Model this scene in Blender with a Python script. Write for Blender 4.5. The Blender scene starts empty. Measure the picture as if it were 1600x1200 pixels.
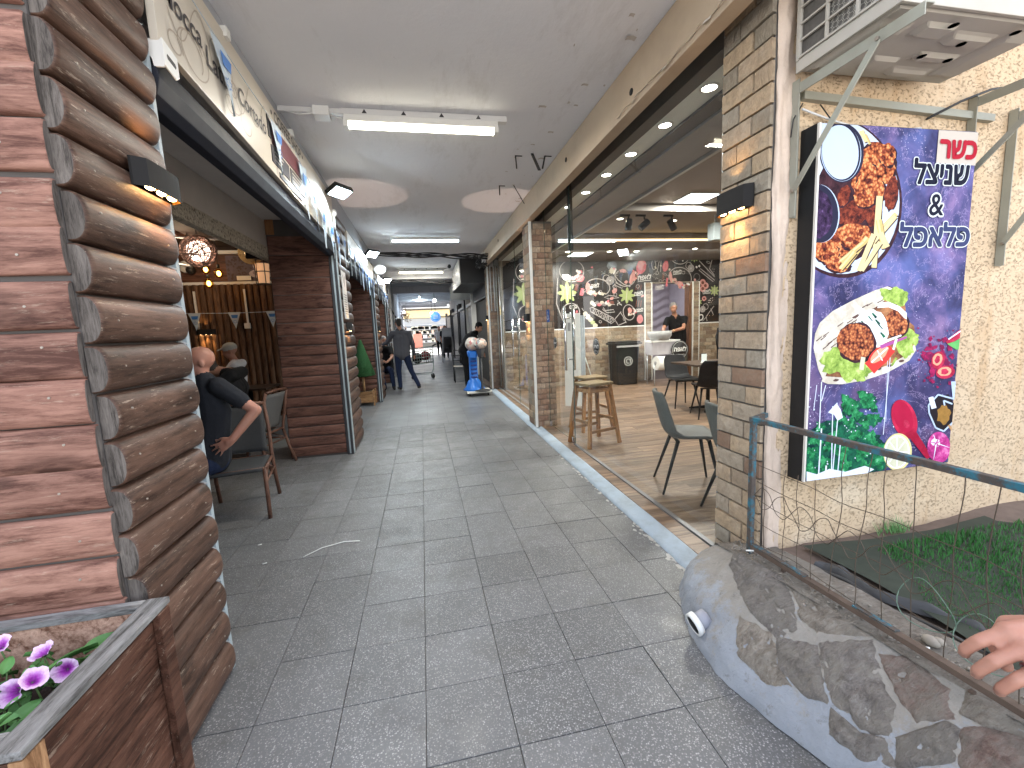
import bpy, bmesh, math, random
import numpy as np
from mathutils import Vector, Matrix, noise as mnoise
R = math.radians
random.seed(7)
sc = bpy.context.scene
COL = sc.collection
# ---------------------------------------------------------------- camera
cam_d = bpy.data.cameras.new('camera')
cam = bpy.data.objects.new('camera', cam_d)
COL.objects.link(cam)
sc.camera = cam
yaw, pitch, roll = 0.199524531, -0.130542098, -0.0449507209
cy, sy, cp, sp, cr, sr = math.cos(yaw), math.sin(yaw), math.cos(pitch), math.sin(pitch), math.cos(roll), math.sin(roll)
fw = Vector((sy*cp, cy*cp, sp)); rt = Vector((cy, -sy, 0)); up = rt.cross(fw)
rt2 = rt*cr + up*sr; up2 = up*cr - rt*sr
cam.matrix_world = Matrix(((rt2.x, up2.x, -fw.x, 0.0), (rt2.y, up2.y, -fw.y, 0.0), (rt2.z, up2.z, -fw.z, 1.5), (0, 0, 0, 1)))
cam_d.sensor_width = 36.0
cam_d.lens = 673.54/1600*36
cam_d.clip_start = 0.02
cam_d.clip_end = 400
# ---------------------------------------------------------------- sky, sun, exposure
SUN_EL, SUN_AZ = 52.0, 50.0        # azimuth measured from +Y towards +X
w = bpy.data.worlds.new('World'); sc.world = w; w.use_nodes = True
nt = w.node_tree
bg = nt.nodes['Background']
sky = nt.nodes.new('ShaderNodeTexSky'); sky.sky_type = 'NISHITA'; sky.sun_disc = False
sky.sun_elevation = R(SUN_EL); sky.sun_rotation = R(SUN_AZ)
sky.air_density = 1.0; sky.dust_density = 2.0
hz = nt.nodes.new('ShaderNodeHueSaturation'); hz.inputs['Saturation'].default_value = .42   # hazy, whitish daylight
nt.links.new(sky.outputs[0], hz.inputs['Color']); nt.links.new(hz.outputs[0], bg.inputs[0]); bg.inputs[1].default_value = 0.15
sl = bpy.data.lights.new('sun', 'SUN'); sl.energy = 3.0; sl.angle = R(0.5); sl.color = (1, .95, .87)
so = bpy.data.objects.new('sun', sl); COL.objects.link(so)
sd = Vector((math.sin(R(SUN_AZ))*math.cos(R(SUN_EL)), math.cos(R(SUN_AZ))*math.cos(R(SUN_EL)), math.sin(R(SUN_EL))))
so.rotation_euler = sd.to_track_quat('Z', 'Y').to_euler(); so.location = (0, -8, 14)
sc.view_settings.view_transform = 'Standard'; sc.view_settings.look = 'None'
sc.view_settings.gamma = 1.0; sc.view_settings.use_curve_mapping = False
sc.view_settings.exposure = 2.5
sc.render.engine = 'CYCLES'
sc.cycles.use_denoising = True
sc.cycles.max_bounces = 8; sc.cycles.diffuse_bounces = 4; sc.cycles.transparent_max_bounces = 16
sc.cycles.sample_clamp_indirect = 6.0
sc.cycles.caustics_reflective = False; sc.cycles.caustics_refractive = False
# ---------------------------------------------------------------- objects and names
BASE = {}
def tag(o, label=None, cat=None, group=None, kind=None):
    if label: o['label'] = label
    if cat: o['category'] = cat
    if group: o['group'] = group
    if kind: o['kind'] = kind
    return o
def thing(name, label, cat, base=(0, 0, 0), rz=0.0, group=None):
    o = bpy.data.objects.new(name, None); COL.objects.link(o)
    o.location = base; o.rotation_euler = (0, 0, rz); o.empty_display_size = .1
    BASE[o.name] = Vector(base)
    return tag(o, label, cat, group)
def link(o, parent=None, local=False):
    COL.objects.link(o)
    if parent is not None:
        o.parent = parent
        if not local and parent.name in BASE:
            o.location = -BASE[parent.name]
    return o
def inst(src, name, parent=None, loc=None, rot=None, scale=None):
    """another object on the same mesh data"""
    o = bpy.data.objects.new(name, src if isinstance(src, bpy.types.Mesh) else src.data)
    COL.objects.link(o); o.parent = parent
    b = BASE.get(parent.name, Vector()) if parent is not None else Vector()
    if loc is not None: o.location = Vector(loc) - b
    if rot is not None: o.rotation_euler = rot
    if scale is not None: o.scale = scale
    return o
def dup(root, loc, rz=None, label=None, group=None):
    r = root.copy(); COL.objects.link(r); r.location = loc
    if rz is not None: r.rotation_euler = (0, 0, rz)
    if label: r['label'] = label
    if group: r['group'] = group
    for ch in list(root.children):
        c = ch.copy(); COL.objects.link(c); c.parent = r
        for g in list(ch.children):
            d = g.copy(); COL.objects.link(d); d.parent = c
    return r
# ---------------------------------------------------------------- mesh builder
class MB:
    def __init__(s): s.bm = bmesh.new()
    def face(s, pts, mi=0):
        try:
            f = s.bm.faces.new([s.bm.verts.new(p) for p in pts]); f.material_index = mi; return f
        except ValueError: return None
    def box(s, x0, x1, y0, y1, z0, z1, mi=0):
        v = [s.bm.verts.new(p) for p in ((x0,y0,z0),(x1,y0,z0),(x1,y1,z0),(x0,y1,z0),(x0,y0,z1),(x1,y0,z1),(x1,y1,z1),(x0,y1,z1))]
        for q in ((3,2,1,0),(4,5,6,7),(0,1,5,4),(1,2,6,5),(2,3,7,6),(3,0,4,7)):
            s.bm.faces.new([v[i] for i in q]).material_index = mi
        return s
    def beam(s, p0, p1, wx, wy, mi=0, up=(0,0,1)):
        """square bar from p0 to p1; wx across, wy along 'up'"""
        p0, p1 = Vector(p0), Vector(p1); d = (p1-p0).normalized(); u = Vector(up)
        if abs(d.dot(u)) > .98: u = Vector((0,1,0))
        a = d.cross(u).normalized(); b = a.cross(d).normalized()
        v = []
        for p in (p0, p1):
            for i, j in ((-1,-1),(1,-1),(1,1),(-1,1)): v.append(s.bm.verts.new(p+a*(i*wx/2)+b*(j*wy/2)))
        for q in ((3,2,1,0),(4,5,6,7),(0,1,5,4),(1,2,6,5),(2,3,7,6),(3,0,4,7)):
            s.bm.faces.new([v[i] for i in q]).material_index = mi
        return s
    def tube(s, pts, r, seg=8, mi=0, closed=False, sm=True):
        pts = [Vector(p) for p in pts]; n = len(pts); rings = []
        rr = r if isinstance(r, (list, tuple)) else [r]*n
        prev = None
        for i, p in enumerate(pts):
            a = pts[i-1] if (i > 0 or closed) else pts[i]
            b = pts[(i+1) % n] if (i < n-1 or closed) else pts[i]
            d = (b-a)
            d = d.normalized() if d.length > 1e-9 else Vector((0,0,1))
            if prev is None:
                u = Vector((0,0,1)) if abs(d.z) < .9 else Vector((1,0,0))
                u = (u - d*u.dot(d)).normalized()
            else:
                u = prev - d*prev.dot(d)
                u = u.normalized() if u.length > 1e-6 else d.orthogonal().normalized()
            prev = u; v = d.cross(u)
            rings.append([s.bm.verts.new(p + (u*math.cos(2*math.pi*k/seg) + v*math.sin(2*math.pi*k/seg))*rr[i]) for k in range(seg)])
        m = n if closed else n-1
        for i in range(m):
            A, B = rings[i], rings[(i+1) % n]
            for k in range(seg):
                f = s.bm.faces.new((A[k], A[(k+1)%seg], B[(k+1)%seg], B[k])); f.material_index = mi; f.smooth = sm
        if not closed:
            for ring, fl in ((rings[0], True), (rings[-1], False)):
                f = s.bm.faces.new(ring[::-1] if fl else ring); f.material_index = mi
        return s
    def cyl(s, p0, p1, r0, r1=None, seg=12, mi=0): return s.tube([p0, p1], [r0, r0 if r1 is None else r1], seg, mi)
    def lathe(s, prof, c=(0,0,0), seg=16, mi=0, axis='z', sm=True):
        rings = []
        for r, z in prof:
            ring = []
            for k in range(seg):
                a = 2*math.pi*k/seg; x, y = r*math.cos(a), r*math.sin(a)
                p = {'z': (x, y, z), 'y': (x, z, y), 'x': (z, x, y)}[axis]
                ring.append(s.bm.verts.new((c[0]+p[0], c[1]+p[1], c[2]+p[2])))
            rings.append(ring)
        for A, B in zip(rings, rings[1:]):
            for k in range(seg):
                f = s.bm.faces.new((A[k], A[(k+1)%seg], B[(k+1)%seg], B[k])); f.material_index = mi; f.smooth = sm
        for ring in (rings[0], rings[-1]):
            if (ring[0].co-ring[seg//2].co).length > 1e-5:
                s.bm.faces.new(ring).material_index = mi
        return s
    def ball(s, c, r, mi=0, sub=2, rot=None):
        rr = r if isinstance(r, (list, tuple)) else (r, r, r)
        m = Matrix.Translation(c) @ (rot.to_matrix().to_4x4() if rot is not None else Matrix()) @ Matrix.Diagonal((*rr, 1))
        g = bmesh.ops.create_icosphere(s.bm, subdivisions=sub, radius=1, matrix=m)
        fs = set(f for v in g['verts'] for f in v.link_faces)
        for f in fs: f.material_index = mi; f.smooth = True
        return s
    def prism(s, poly, f0, f1, mi=0, cap=True):
        """poly: 2D points; f0,f1: functions 2D -> 3D for the two caps"""
        A = [s.bm.verts.new(f0(*p)) for p in poly]; B = [s.bm.verts.new(f1(*p)) for p in poly]; n = len(poly)
        for i in range(n): s.bm.faces.new((A[i], A[(i+1)%n], B[(i+1)%n], B[i])).material_index = mi
        if cap:
            s.bm.faces.new(A[::-1]).material_index = mi; s.bm.faces.new(B).material_index = mi
        return s
    def grid(s, fn, nu, nv, mi=0, sm=True):
        vs = [[s.bm.verts.new(fn(i/nu, j/nv)) for j in range(nv+1)] for i in range(nu+1)]
        for i in range(nu):
            for j in range(nv):
                f = s.bm.faces.new((vs[i][j], vs[i+1][j], vs[i+1][j+1], vs[i][j+1])); f.material_index = mi; f.smooth = sm
        return s
    def mesh(s, name, mats, bevel=0.0, fix=True):
        if fix: bmesh.ops.recalc_face_normals(s.bm, faces=s.bm.faces[:])
        if bevel > 0:
            es = [e for e in s.bm.edges if len(e.link_faces) == 2 and e.calc_face_angle(0) > .6]
            bmesh.ops.bevel(s.bm, geom=es, offset=bevel, segments=2, profile=.7, affect='EDGES')
        m = bpy.data.meshes.new(name); s.bm.to_mesh(m); s.bm.free()
        for x in (mats if isinstance(mats, (list, tuple)) else [mats]): m.materials.append(x)
        return m
    def done(s, name, mats, parent=None, local=False, bevel=0.0, loc=None, kind=None, fix=True, label=None):
        o = bpy.data.objects.new(name, s.mesh(name, mats, bevel, fix))
        link(o, parent, local)
        if loc is not None: o.location = loc
        if kind: o['kind'] = kind
        if label: o['label'] = label
        return o
# ---------------------------------------------------------------- materials
def newmat(name):
    m = bpy.data.materials.new(name); m.use_nodes = True
    return m, m.node_tree.nodes, m.node_tree.links, m.node_tree.nodes['Principled BSDF']
class NG:
    """tiny helper to write node graphs"""
    def __init__(s, name):
        s.m, s.n, s.l, s.p = newmat(name)
    def _in(s, sock, v):
        if v is None: return
        if isinstance(v, bpy.types.NodeSocket): s.l.new(v, sock)
        elif isinstance(v, (tuple, list)) and len(v) == 3 and sock.type == 'RGBA': sock.default_value = (*v, 1)
        else: sock.default_value = v
    def coord(s, scale=(1,1,1), rnd=True, kind='Object'):
        tc = s.n.new('ShaderNodeTexCoord'); out = tc.outputs[kind]
        mp = s.n.new('ShaderNodeMapping'); s.l.new(out, mp.inputs[0]); mp.inputs['Scale'].default_value = scale
        if rnd:
            oi = s.n.new('ShaderNodeObjectInfo')
            mul = s.math('MULTIPLY', oi.outputs['Random'], 37.0)
            s.l.new(mul, mp.inputs['Location'])
        return mp.outputs[0]
    def rand(s): return s.n.new('ShaderNodeObjectInfo').outputs['Random']
    def math(s, op, a, b=None, clamp=False):
        x = s.n.new('ShaderNodeMath'); x.operation = op; x.use_clamp = clamp
        s._in(x.inputs[0], a); s._in(x.inputs[1], b); return x.outputs[0]
    def noise(s, co, scale=5, detail=4, rough=.6, dist=0):
        x = s.n.new('ShaderNodeTexNoise'); s.l.new(co, x.inputs['Vector'])
        x.inputs['Scale'].default_value = scale; x.inputs['Detail'].default_value = detail
        x.inputs['Roughness'].default_value = rough; x.inputs['Distortion'].default_value = dist
        return x.outputs['Fac']
    def vor(s, co, scale=5, out='Distance', feat='F1', rnd=1.0):
        x = s.n.new('ShaderNodeTexVoronoi'); s.l.new(co, x.inputs['Vector']); x.feature = feat
        x.inputs['Scale'].default_value = scale; x.inputs['Randomness'].default_value = rnd
        return x.outputs[out]
    def ramp(s, fac, stops):
        x = s.n.new('ShaderNodeValToRGB'); s.l.new(fac, x.inputs[0]); e = x.color_ramp.elements
        while len(e) < len(stops): e.new(.5)
        for el, (p, c) in zip(e, stops):
            el.position = p; el.color = (*c, 1) if isinstance(c, (tuple, list)) else (c, c, c, 1)
        return x.outputs[0]
    def mix(s, fac, a, b, mode='MIX'):
        x = s.n.new('ShaderNodeMix'); x.data_type = 'RGBA'; x.blend_type = mode
        s._in(x.inputs[0], fac); s._in(x.inputs[6], a); s._in(x.inputs[7], b); return x.outputs[2]
    def hsv(s, c, v=None, h=None, sat=None):
        x = s.n.new('ShaderNodeHueSaturation'); s._in(x.inputs['Color'], c)
        s._in(x.inputs['Value'], v); s._in(x.inputs['Hue'], h); s._in(x.inputs['Saturation'], sat); return x.outputs[0]
    def bump(s, h, strength=.3, dist=.01, prev=None):
        x = s.n.new('ShaderNodeBump'); s._in(x.inputs['Height'], h)
        x.inputs['Strength'].default_value = strength; x.inputs['Distance'].default_value = dist
        if prev is not None: s.l.new(prev, x.inputs['Normal'])
        return x.outputs[0]
    def end(s, color=None, rough=None, normal=None, metal=None, spec=None, **kw):
        p = s.p
        s._in(p.inputs['Base Color'], color); s._in(p.inputs['Roughness'], rough); s._in(p.inputs['Metallic'], metal)
        if spec is not None: p.inputs['Specular IOR Level'].default_value = spec
        if normal is not None: s.l.new(normal, p.inputs['Normal'])
        for k, v in kw.items(): s._in(p.inputs[k], v)
        return s.m
def sc3(c, k): return tuple(min(1, x*k) for x in c)
def mat(name, col, rough=.6, metal=0.0, var=.18, scale=6.0, bump=.0, bscale=80.0, rnd=0.0, spec=.4, stretch=(1,1,1), dirt=0.0, dirtcol=(.05,.045,.04)):
    g = NG(name); co = g.coord(stretch)
    c = g.mix(g.noise(co, scale, 5), sc3(col, 1-var), sc3(col, 1+var))
    if dirt > 0:
        d = g.ramp(g.noise(co, scale*.6, 6, .7), [(.45, 0.0), (.75, 1.0)])
        c = g.mix(g.math('MULTIPLY', d, dirt), c, dirtcol)
    if rnd > 0:
        c = g.hsv(c, v=g.math('ADD', g.math('MULTIPLY', g.rand(), 2*rnd), 1-rnd))
    r = g.math('ADD', g.math('MULTIPLY', g.noise(co, scale*2, 3), .2), rough-.1, True)
    nrm = g.bump(g.noise(co, bscale, 3), bump, .004) if bump > 0 else None
    return g.end(c, r, nrm, metal, spec)
def emit(name, col, strength):
    g = NG(name); g.p.inputs['Base Color'].default_value = (*col, 1)
    g.p.inputs['Emission Color'].default_value = (*col, 1); g.p.inputs['Emission Strength'].default_value = strength
    return g.m
def wood(name, dark, light, axis='x', rough=.55, gs=1.0, bump=.25, rnd=.15, knots=True, scuff=0.0, spec=.18):
    """stained timber, grain along axis"""
    g = NG(name); st = {'x': (.12, 1, 1), 'y': (1, .12, 1), 'z': (1, 1, .12)}[axis]
    co = g.coord(st)
    n1 = g.noise(co, 20*gs, 7, .7, .9); n2 = g.noise(co, 110*gs, 5, .75); n3 = g.noise(g.coord((1,1,1)), 2.2*gs, 3)
    f = g.math('ADD', g.math('MULTIPLY', n1, .65), g.math('MULTIPLY', n2, .35))
    c = g.ramp(f, [(.40, sc3(dark, .65)), (.5, tuple((a+b)/2 for a, b in zip(dark, light))), (.60, light)])
    c = g.mix(g.ramp(n3, [(.35, 0.0), (.75, .45)]), c, sc3(dark, .75))
    if knots:
        kst = {'x': (.45, 1, 1), 'y': (1, .45, 1), 'z': (1, 1, .45)}[axis]
        k = g.math('ADD', g.vor(g.coord(kst), 4.6*gs), g.math('MULTIPLY', g.math('SUBTRACT', g.noise(g.coord(st), 40, 4, .7), .5), .12))
        c = g.mix(g.ramp(k, [(.0, .95), (.07, .9), (.10, .35), (.15, .5), (.20, 0.0)]), c, sc3(dark, .35))
    if scuff > 0:
        s = g.ramp(g.noise(g.coord(st), 70, 6, .8), [(.58, 0.0), (.66, 1.0)])
        c = g.mix(g.math('MULTIPLY', s, scuff), c, (.45, .36, .28))
    c = g.hsv(c, v=g.math('ADD', g.math('MULTIPLY', g.rand(), 2*rnd), 1-rnd))
    r = g.math('ADD', g.math('MULTIPLY', n1, .25), rough-.12, True)
    return g.end(c, r, g.bump(f, bump, .006), 0.0, spec)
def fabric(name, col, rough=.9, var=.2):
    g = NG(name); co = g.coord((1,1,1))
    c = g.mix(g.noise(co, 14, 5), sc3(col, 1-var), sc3(col, 1+var))
    return g.end(c, rough, g.bump(g.noise(co, 30, 4), .35, .012), 0.0, .2)
# ================================================================ SETTING
CEIL = 3.25
# --- materials of the setting
def terrazzo():
    g = NG('terrazzo'); co = g.coord((1,1,1))
    base = g.mix(g.noise(co, 3, 5), (.080,.082,.087), (.142,.144,.149))
    base = g.hsv(base, v=g.math('ADD', g.math('MULTIPLY', g.rand(), .42), .8))
    d = g.vor(co, 150); dc = g.vor(co, 150, 'Color')
    chip = g.ramp(d, [(.36, 1.0), (.54, 0.0)])
    br = g.n.new('ShaderNodeSeparateColor'); g.l.new(dc, br.inputs[0])
    sel = g.ramp(br.outputs[0], [(.12, 0.0), (.34, 1.0)])
    chipc = g.mix(g.math('POWER', br.outputs[1], 1.7), (.12,.12,.125), (.38,.38,.38))
    c = g.mix(g.math('MULTIPLY', chip, sel), base, chipc)
    tc = g.n.new('ShaderNodeNewGeometry'); wp = tc.outputs['Position']
    wear = g.ramp(g.noise(wp, 1.1, 6, .7), [(.42, 0.0), (.72, .6)])
    c = g.mix(wear, c, (.10,.101,.102))
    grime = g.ramp(g.noise(wp, 3.1, 6, .75), [(.52, 0.0), (.70, .55)])
    c = g.mix(grime, c, (.078,.075,.067))
    sc_ = g.ramp(g.noise(wp, 5.5, 8, .8), [(.60, 0.0), (.75, .45)])
    c = g.mix(sc_, c, (.24,.235,.22))
    r = g.ramp(g.noise(co, 7, 5), [(.3, .38), (.75, .62)])
    return g.end(c, r, g.bump(g.noise(co, 160, 3), .12, .002), 0, .45)
M_TILE = terrazzo()
def far_floor():
    g = NG('far_floor'); co = g.coord((1,1,1), False)
    br = g.n.new('ShaderNodeTexBrick'); g.l.new(co, br.inputs['Vector'])
    br.offset = 0; br.inputs['Scale'].default_value = 1; br.inputs['Brick Width'].default_value = .3315; br.inputs['Row Height'].default_value = .3315
    br.inputs['Mortar Size'].default_value = .004
    br.inputs['Color1'].default_value = (.115,.118,.126,1); br.inputs['Color2'].default_value = (.165,.168,.174,1); br.inputs['Mortar'].default_value = (.035,.035,.035,1)
    n = g.noise(co, 90, 2)
    c = g.mix(.35, br.outputs[0], g.mix(n, (.05,.05,.05), (.19,.19,.19)))
    return g.end(c, g.ramp(g.noise(co, 2, 4), [(.3,.3),(.7,.5)]), None, 0, .5)
M_FAR = far_floor()
M_GROUT = mat('grout', (.17,.165,.155), .85, var=.3, scale=30)
M_ASPH = mat('outer_paving', (.46,.44,.41), .85, var=.25, scale=4, bump=.3, bscale=150)
def ceilmat():
    g = NG('ceiling_paint'); co = g.coord((1,1,1), False)
    c = g.mix(g.noise(co, .8, 6, .65), (.70,.71,.75), (.81,.81,.84))
    st = g.ramp(g.noise(g.coord((1.5,.35,1), False), 2.4, 7, .75), [(.53, 0.0), (.72, 1.0)])
    c = g.mix(g.math('MULTIPLY', st, .35), c, (.40,.38,.37))
    cr = g.ramp(g.noise(co, 9, 6, .8), [(.66, 0.0), (.72, 1.0)])
    c = g.mix(g.math('MULTIPLY', cr, .3), c, (.36,.34,.32))
    return g.end(c, .95, g.bump(g.noise(co, 26, 6, .7), .25, .01), 0, .04)
M_CEIL = ceilmat()
M_PLAST = mat('old_plaster', (.50,.46,.43), .85, var=.16, scale=3, bump=.35, bscale=45, dirt=.4, dirtcol=(.26,.22,.19))
M_TAN = mat('tan_paint', (.46,.36,.26), .7, var=.15, scale=2.2, bump=.2, bscale=30, dirt=.5, dirtcol=(.28,.21,.15))
M_DARKIN = mat('dark_render', (.09,.08,.075), .9, var=.25)
def stucco():
    g = NG('ochre_stucco'); co = g.coord((1,1,1), False)
    c = g.mix(g.noise(co, 2, 5), (.58,.42,.27), (.68,.53,.365))
    v = g.noise(g.coord((.8,1,1.2), False), 84, 4, .6, .2); pits = g.ramp(v, [(.32, 1.0), (.39, 0.0)])
    c = g.mix(g.math('MULTIPLY', pits, .6), c, (.33,.22,.125))
    lo = g.noise(g.coord((2.5,1,.5), False), 2.2, 5, .7)
    c = g.mix(g.math('MULTIPLY', g.ramp(lo, [(.54, 0.0), (.72, 1.0)]), .5), c, (.42,.22,.08))
    pale = g.ramp(g.noise(co, 3.5, 4), [(.55, 0.0), (.72, .5)])
    c = g.mix(pale, c, (.78,.66,.5))
    h = g.math('ADD', g.math('MULTIPLY', g.ramp(v, [(.31, 0.0), (.45, 1.0)]), .7), g.math('MULTIPLY', g.noise(co, 14, 3), .5))
    return g.end(c, .92, g.bump(h, .75, .014), 0, .15)
M_STUC = stucco()
def stucco_grey():
    g = NG('rough_beam_stucco'); co = g.coord((1,1,1), False)
    n = g.noise(co, 42, 5, .7)
    c = g.ramp(n, [(.38, (.22,.18,.13)), (.46, (.66,.58,.46)), (.7, (.85,.80,.68))])
    return g.end(c, .95, g.bump(n, 1.0, .05), 0, .1)
M_STUCG = stucco_grey()

# --- ground, floors
mb = MB(); mb.box(-150, 150, -150, 150, -.6, -.03); mb.done('ground', M_ASPH, kind='structure')
mb = MB(); mb.box(-9, 9, -1.7, 27.5, -.5, -.012); fl = mb.done('pavement', M_GROUT, kind='structure')
P = .3315; X0 = .575-2*P*1.0; Y0 = 1.355
XS = [.575 + P*k for k in range(-9, 4)]
tile_vars = []
for k in range(4):
    mb = MB(); e = .0013
    mb.box(e, P-e, e, P-e, -.03, 0)
    tile_vars.append(mb.mesh('floor_tile', M_TILE, bevel=.0025))
rnd = random.Random(3)
def put_tile(x, y):
    inst(rnd.choice(tile_vars), 'floor_tile', fl, (x, y, rnd.uniform(-.0012, .0008)), (R(rnd.uniform(-.12,.12)), R(rnd.uniform(-.12,.12)), R(rnd.uniform(-.15,.15))))
ntile = 0
rows = [Y0 + P*k for k in range(-4, 17)]
shift = {}
for j, y in enumerate(rows):
    for x in XS:
        if x > -1.1 and x < 1.5 and y < 6.7:
            if y < 1.45 and x < -1.3: continue
            put_tile(x, y); ntile += 1
        elif x <= -1.1 and 2.0 < y < 6.0 and x > -2.5:
            put_tile(x, y); ntile += 1
yend = rows[-1] + P
mb = MB(); ee = .002
mb.box(-9, XS[-1]+P+.2, yend+ee, 27.5, -.03, -.001)
mb.box(-9, XS[0]-ee, -1.6, yend, -.03, -.001)
mb.box(XS[0]-ee, 9, -1.6, rows[0]-ee, -.03, -.001)
mb.done('tiled_floor', M_FAR, kind='structure')
mb = MB(); mb.box(-40, 40, 27.5, 41, -.1, -.018); mb.done('street', mat('street_asphalt', (.42,.41,.40), .8), kind='structure')

# --- ceiling with cross beams
mb = MB(); mb.box(-9, 9.2, 1.5, 27, CEIL, CEIL+.35); ce = mb.done('ceiling', M_CEIL, kind='structure')
for y, d, h in ((13.2,.35,.22),(17.5,.35,.25),(21.9,.4,.28),(24.4,.4,.30),(26.3,.5,.34)):
    mb = MB(); mb.box(-1.0, 1.6, y, y+d, CEIL-h, CEIL-.001); mb.done('ceiling_beam', M_CEIL, ce)
mb = MB(); mb.box(-9, 9.2, 1.52, 26.9, CEIL+.36, 8.5); mb.done('shading_storeys', M_PLAST, kind='structure')  # unseen block, added to keep the sun off the near end
# left continuous beam between fascia and ceiling (blue grey)
mb = MB(); mb.box(-1.5, -.96, 2.06, 9.9, 3.0, CEIL-.002); mb.done('side_beam', mat('grey_beam_paint', (.36,.38,.42), .7, var=.1), kind='structure')
# right beam above the glass
bt = MB()
def bf(u, v):
    z = (2.935, CEIL-.002)
    return (1.50 + .004*math.sin(u*9), 1.5+u*8.9, 2.937 + v*(CEIL-.003-2.937))
bt.box(1.50, 1.60, 1.5, 10.4, 2.937, CEIL-.003); bt.box(1.602, 1.80, 1.5, 10.4, 3.20, CEIL-.004)
rb = bt.done('side_beam', M_TAN, kind='structure', bevel=.008)
rng = random.Random(5)
mb = MB()
for y, z in ((4.25, 3.10),(8.1, 3.1),(2.9,3.04)):
    mb.cyl((1.502, y, z), (1.494, y, z), .022, seg=10)
mb.done('cable_hole', mat('hole_black', (.01,.01,.01), .9), rb)
# peeling paint curls and old plugs under the ceiling by the beam
mb = MB()
for k in range(26):
    y = rng.uniform(2.0, 6.2); x = rng.uniform(1.05, 1.46); r = rng.uniform(.006, .02)
    mb.grid(lambda u, v: (x+(u-.5)*r*4*math.cos(k), y+(v-.5)*r*2, CEIL-.004-abs(u-.5)*r*rng.uniform(.4,1.2)), 3, 2)
mb.done('flaking_paint', M_PLAST, ce, kind='stuff')
mb = MB(); prev = None
for k in range(22):
    y = 1.9+k*.055
    mb.grid(lambda u, v: (1.497-.012*v-.006*math.sin(k*2+u), y+u*.0552, 2.972+.0035*math.sin(k*1.7+u*2)+.004*math.sin(k*.5)-(.006+.012*(k % 7 == 3))*v), 2, 2)
mb.done('flaking_paint', mat('flake', (.55,.5,.44), .8), rb, kind='stuff')

# --- stucco wall on the right, plaster corner column
mb = MB(); mb.box(1.80, 9, 1.90, 2.2, -.1, CEIL-.004)
mb.done('stucco_wall', M_STUC, kind='structure')
mb = MB()
def corner(u, v):
    z = -.1 + v*(CEIL+.09); k = .016*mnoise.noise((u*3, z*3, 1.3)) + .008*mnoise.noise((u*7, z*16, 4.3)) + .005*mnoise.noise((u*14, z*40, 2.1))
    if u < .5: a = u*2*math.pi/2; return (1.760-(.030+k*.6)*math.sin(math.pi/2-a+.0) , 1.905-(.018+k)*math.sin(a), z)
    s_ = (u-.5)*2; return (1.760+s_*.07, 1.887-k+.012*s_**2, z)
mb.grid(corner, 16, 110)
mb.done('corner_column', mat('pink_plaster', (.62,.50,.41), .9, var=.16, scale=6, bump=1.0, bscale=55, dirt=.45, dirtcol=(.36,.25,.17)), kind='structure')
# --- kerb strip (painted step), threshold
mb = MB(); n = 60
def kerb(u, v):
    y = 2.02+u*8.25
    x0 = 1.46 + .008*mnoise.noise((y*1.3,0,0)) + (y-2.1)*.009; prof = [(0, .0), (.012, .034), (.095, .040), (.105, .052), (.125, .052)]
    i = round(v*4); return (x0+prof[i][0]+(.0 if i < 2 else 0), y, prof[i][1]-.005)
mb.grid(kerb, n, 4)
mb.done('kerb', mat('kerb_paint', (.36,.43,.50), .6, var=.18, scale=9, bump=.3, bscale=60, dirt=.5, dirtcol=(.2,.2,.19)), kind='structure')
mb = MB()
for k in range(70):
    y = 2.1 + 4*abs(rng.gauss(0, .35)); x = 1.462+(y-2.1)*.009 - abs(rng.gauss(0, .022)) ; r = rng.uniform(.004,.02)*(1.6 if k % 9 == 0 else 1)
    mb.prism([(math.cos(a)*r*rng.uniform(.5,1.1), math.sin(a)*r*1.6*rng.uniform(.5,1.1)) for a in [i*1.05 for i in range(6)]], lambda a, b: (x+a, y+b, -.001), lambda a, b: (x+a, y+b, .0015+r*.05))
mb.done('mortar_crumbs', mat('mortar_crumbs', (.46,.45,.42), .9), kind='stuff')
M_LAM = {}
def laminate():
    g = NG('shop_laminate'); co = g.coord((.35, 4.5, 1))
    n = g.noise(co, 4.5, 6, .65, .8)
    c = g.ramp(n, [(.33, (.07,.040,.024)), (.5, (.165,.105,.068)), (.66, (.27,.19,.13))])
    c = g.hsv(c, v=g.math('ADD', g.math('MULTIPLY', g.rand(), .5), .75))
    return g.end(c, .42, g.bump(n, .1, .003), 0, .5)
M_LAMI = laminate()
mb = MB(); mb.box(1.56, 9, 1.9, 14, -.1, .030); sf = mb.done('shop_floor', mat('screed', (.08,.06,.05)), kind='structure')
pl = []
for L in (1.2, 1.6):
    mb = MB(); mb.box(0, L-.002, 0, .188, -.008, .0); pl.append((L, mb.mesh('floor_plank', M_LAMI, bevel=.0015)))
y = 2.27; r2 = random.Random(11)
while y < 9.85:
    x = 1.745 - r2.uniform(0, .0); first = True
    while x < 7.6:
        L, me = pl[r2.randint(0,1)]
        o = inst(me, 'floor_plank', sf, (x, y, .04))
        if first:
            s = r2.uniform(.35, 1); o.scale = (s, 1, 1); L *= s; first = False
        x += L
    y += .19
# threshold planks between kerb and glass (small parquet pieces laid across)
y = 2.1; k = 0
thr = []
for q in range(2):
    mb = MB(); mb.box(0, .125, 0, .128, -.01, 0); thr.append(mb.mesh('threshold_plank', M_LAMI, bevel=.001))
while y < 10.1:
    o = inst(thr[k % 2], 'threshold_plank', sf, (1.588+(y-2.1)*.009, y, .049)); y += .13; k += 1

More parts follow.
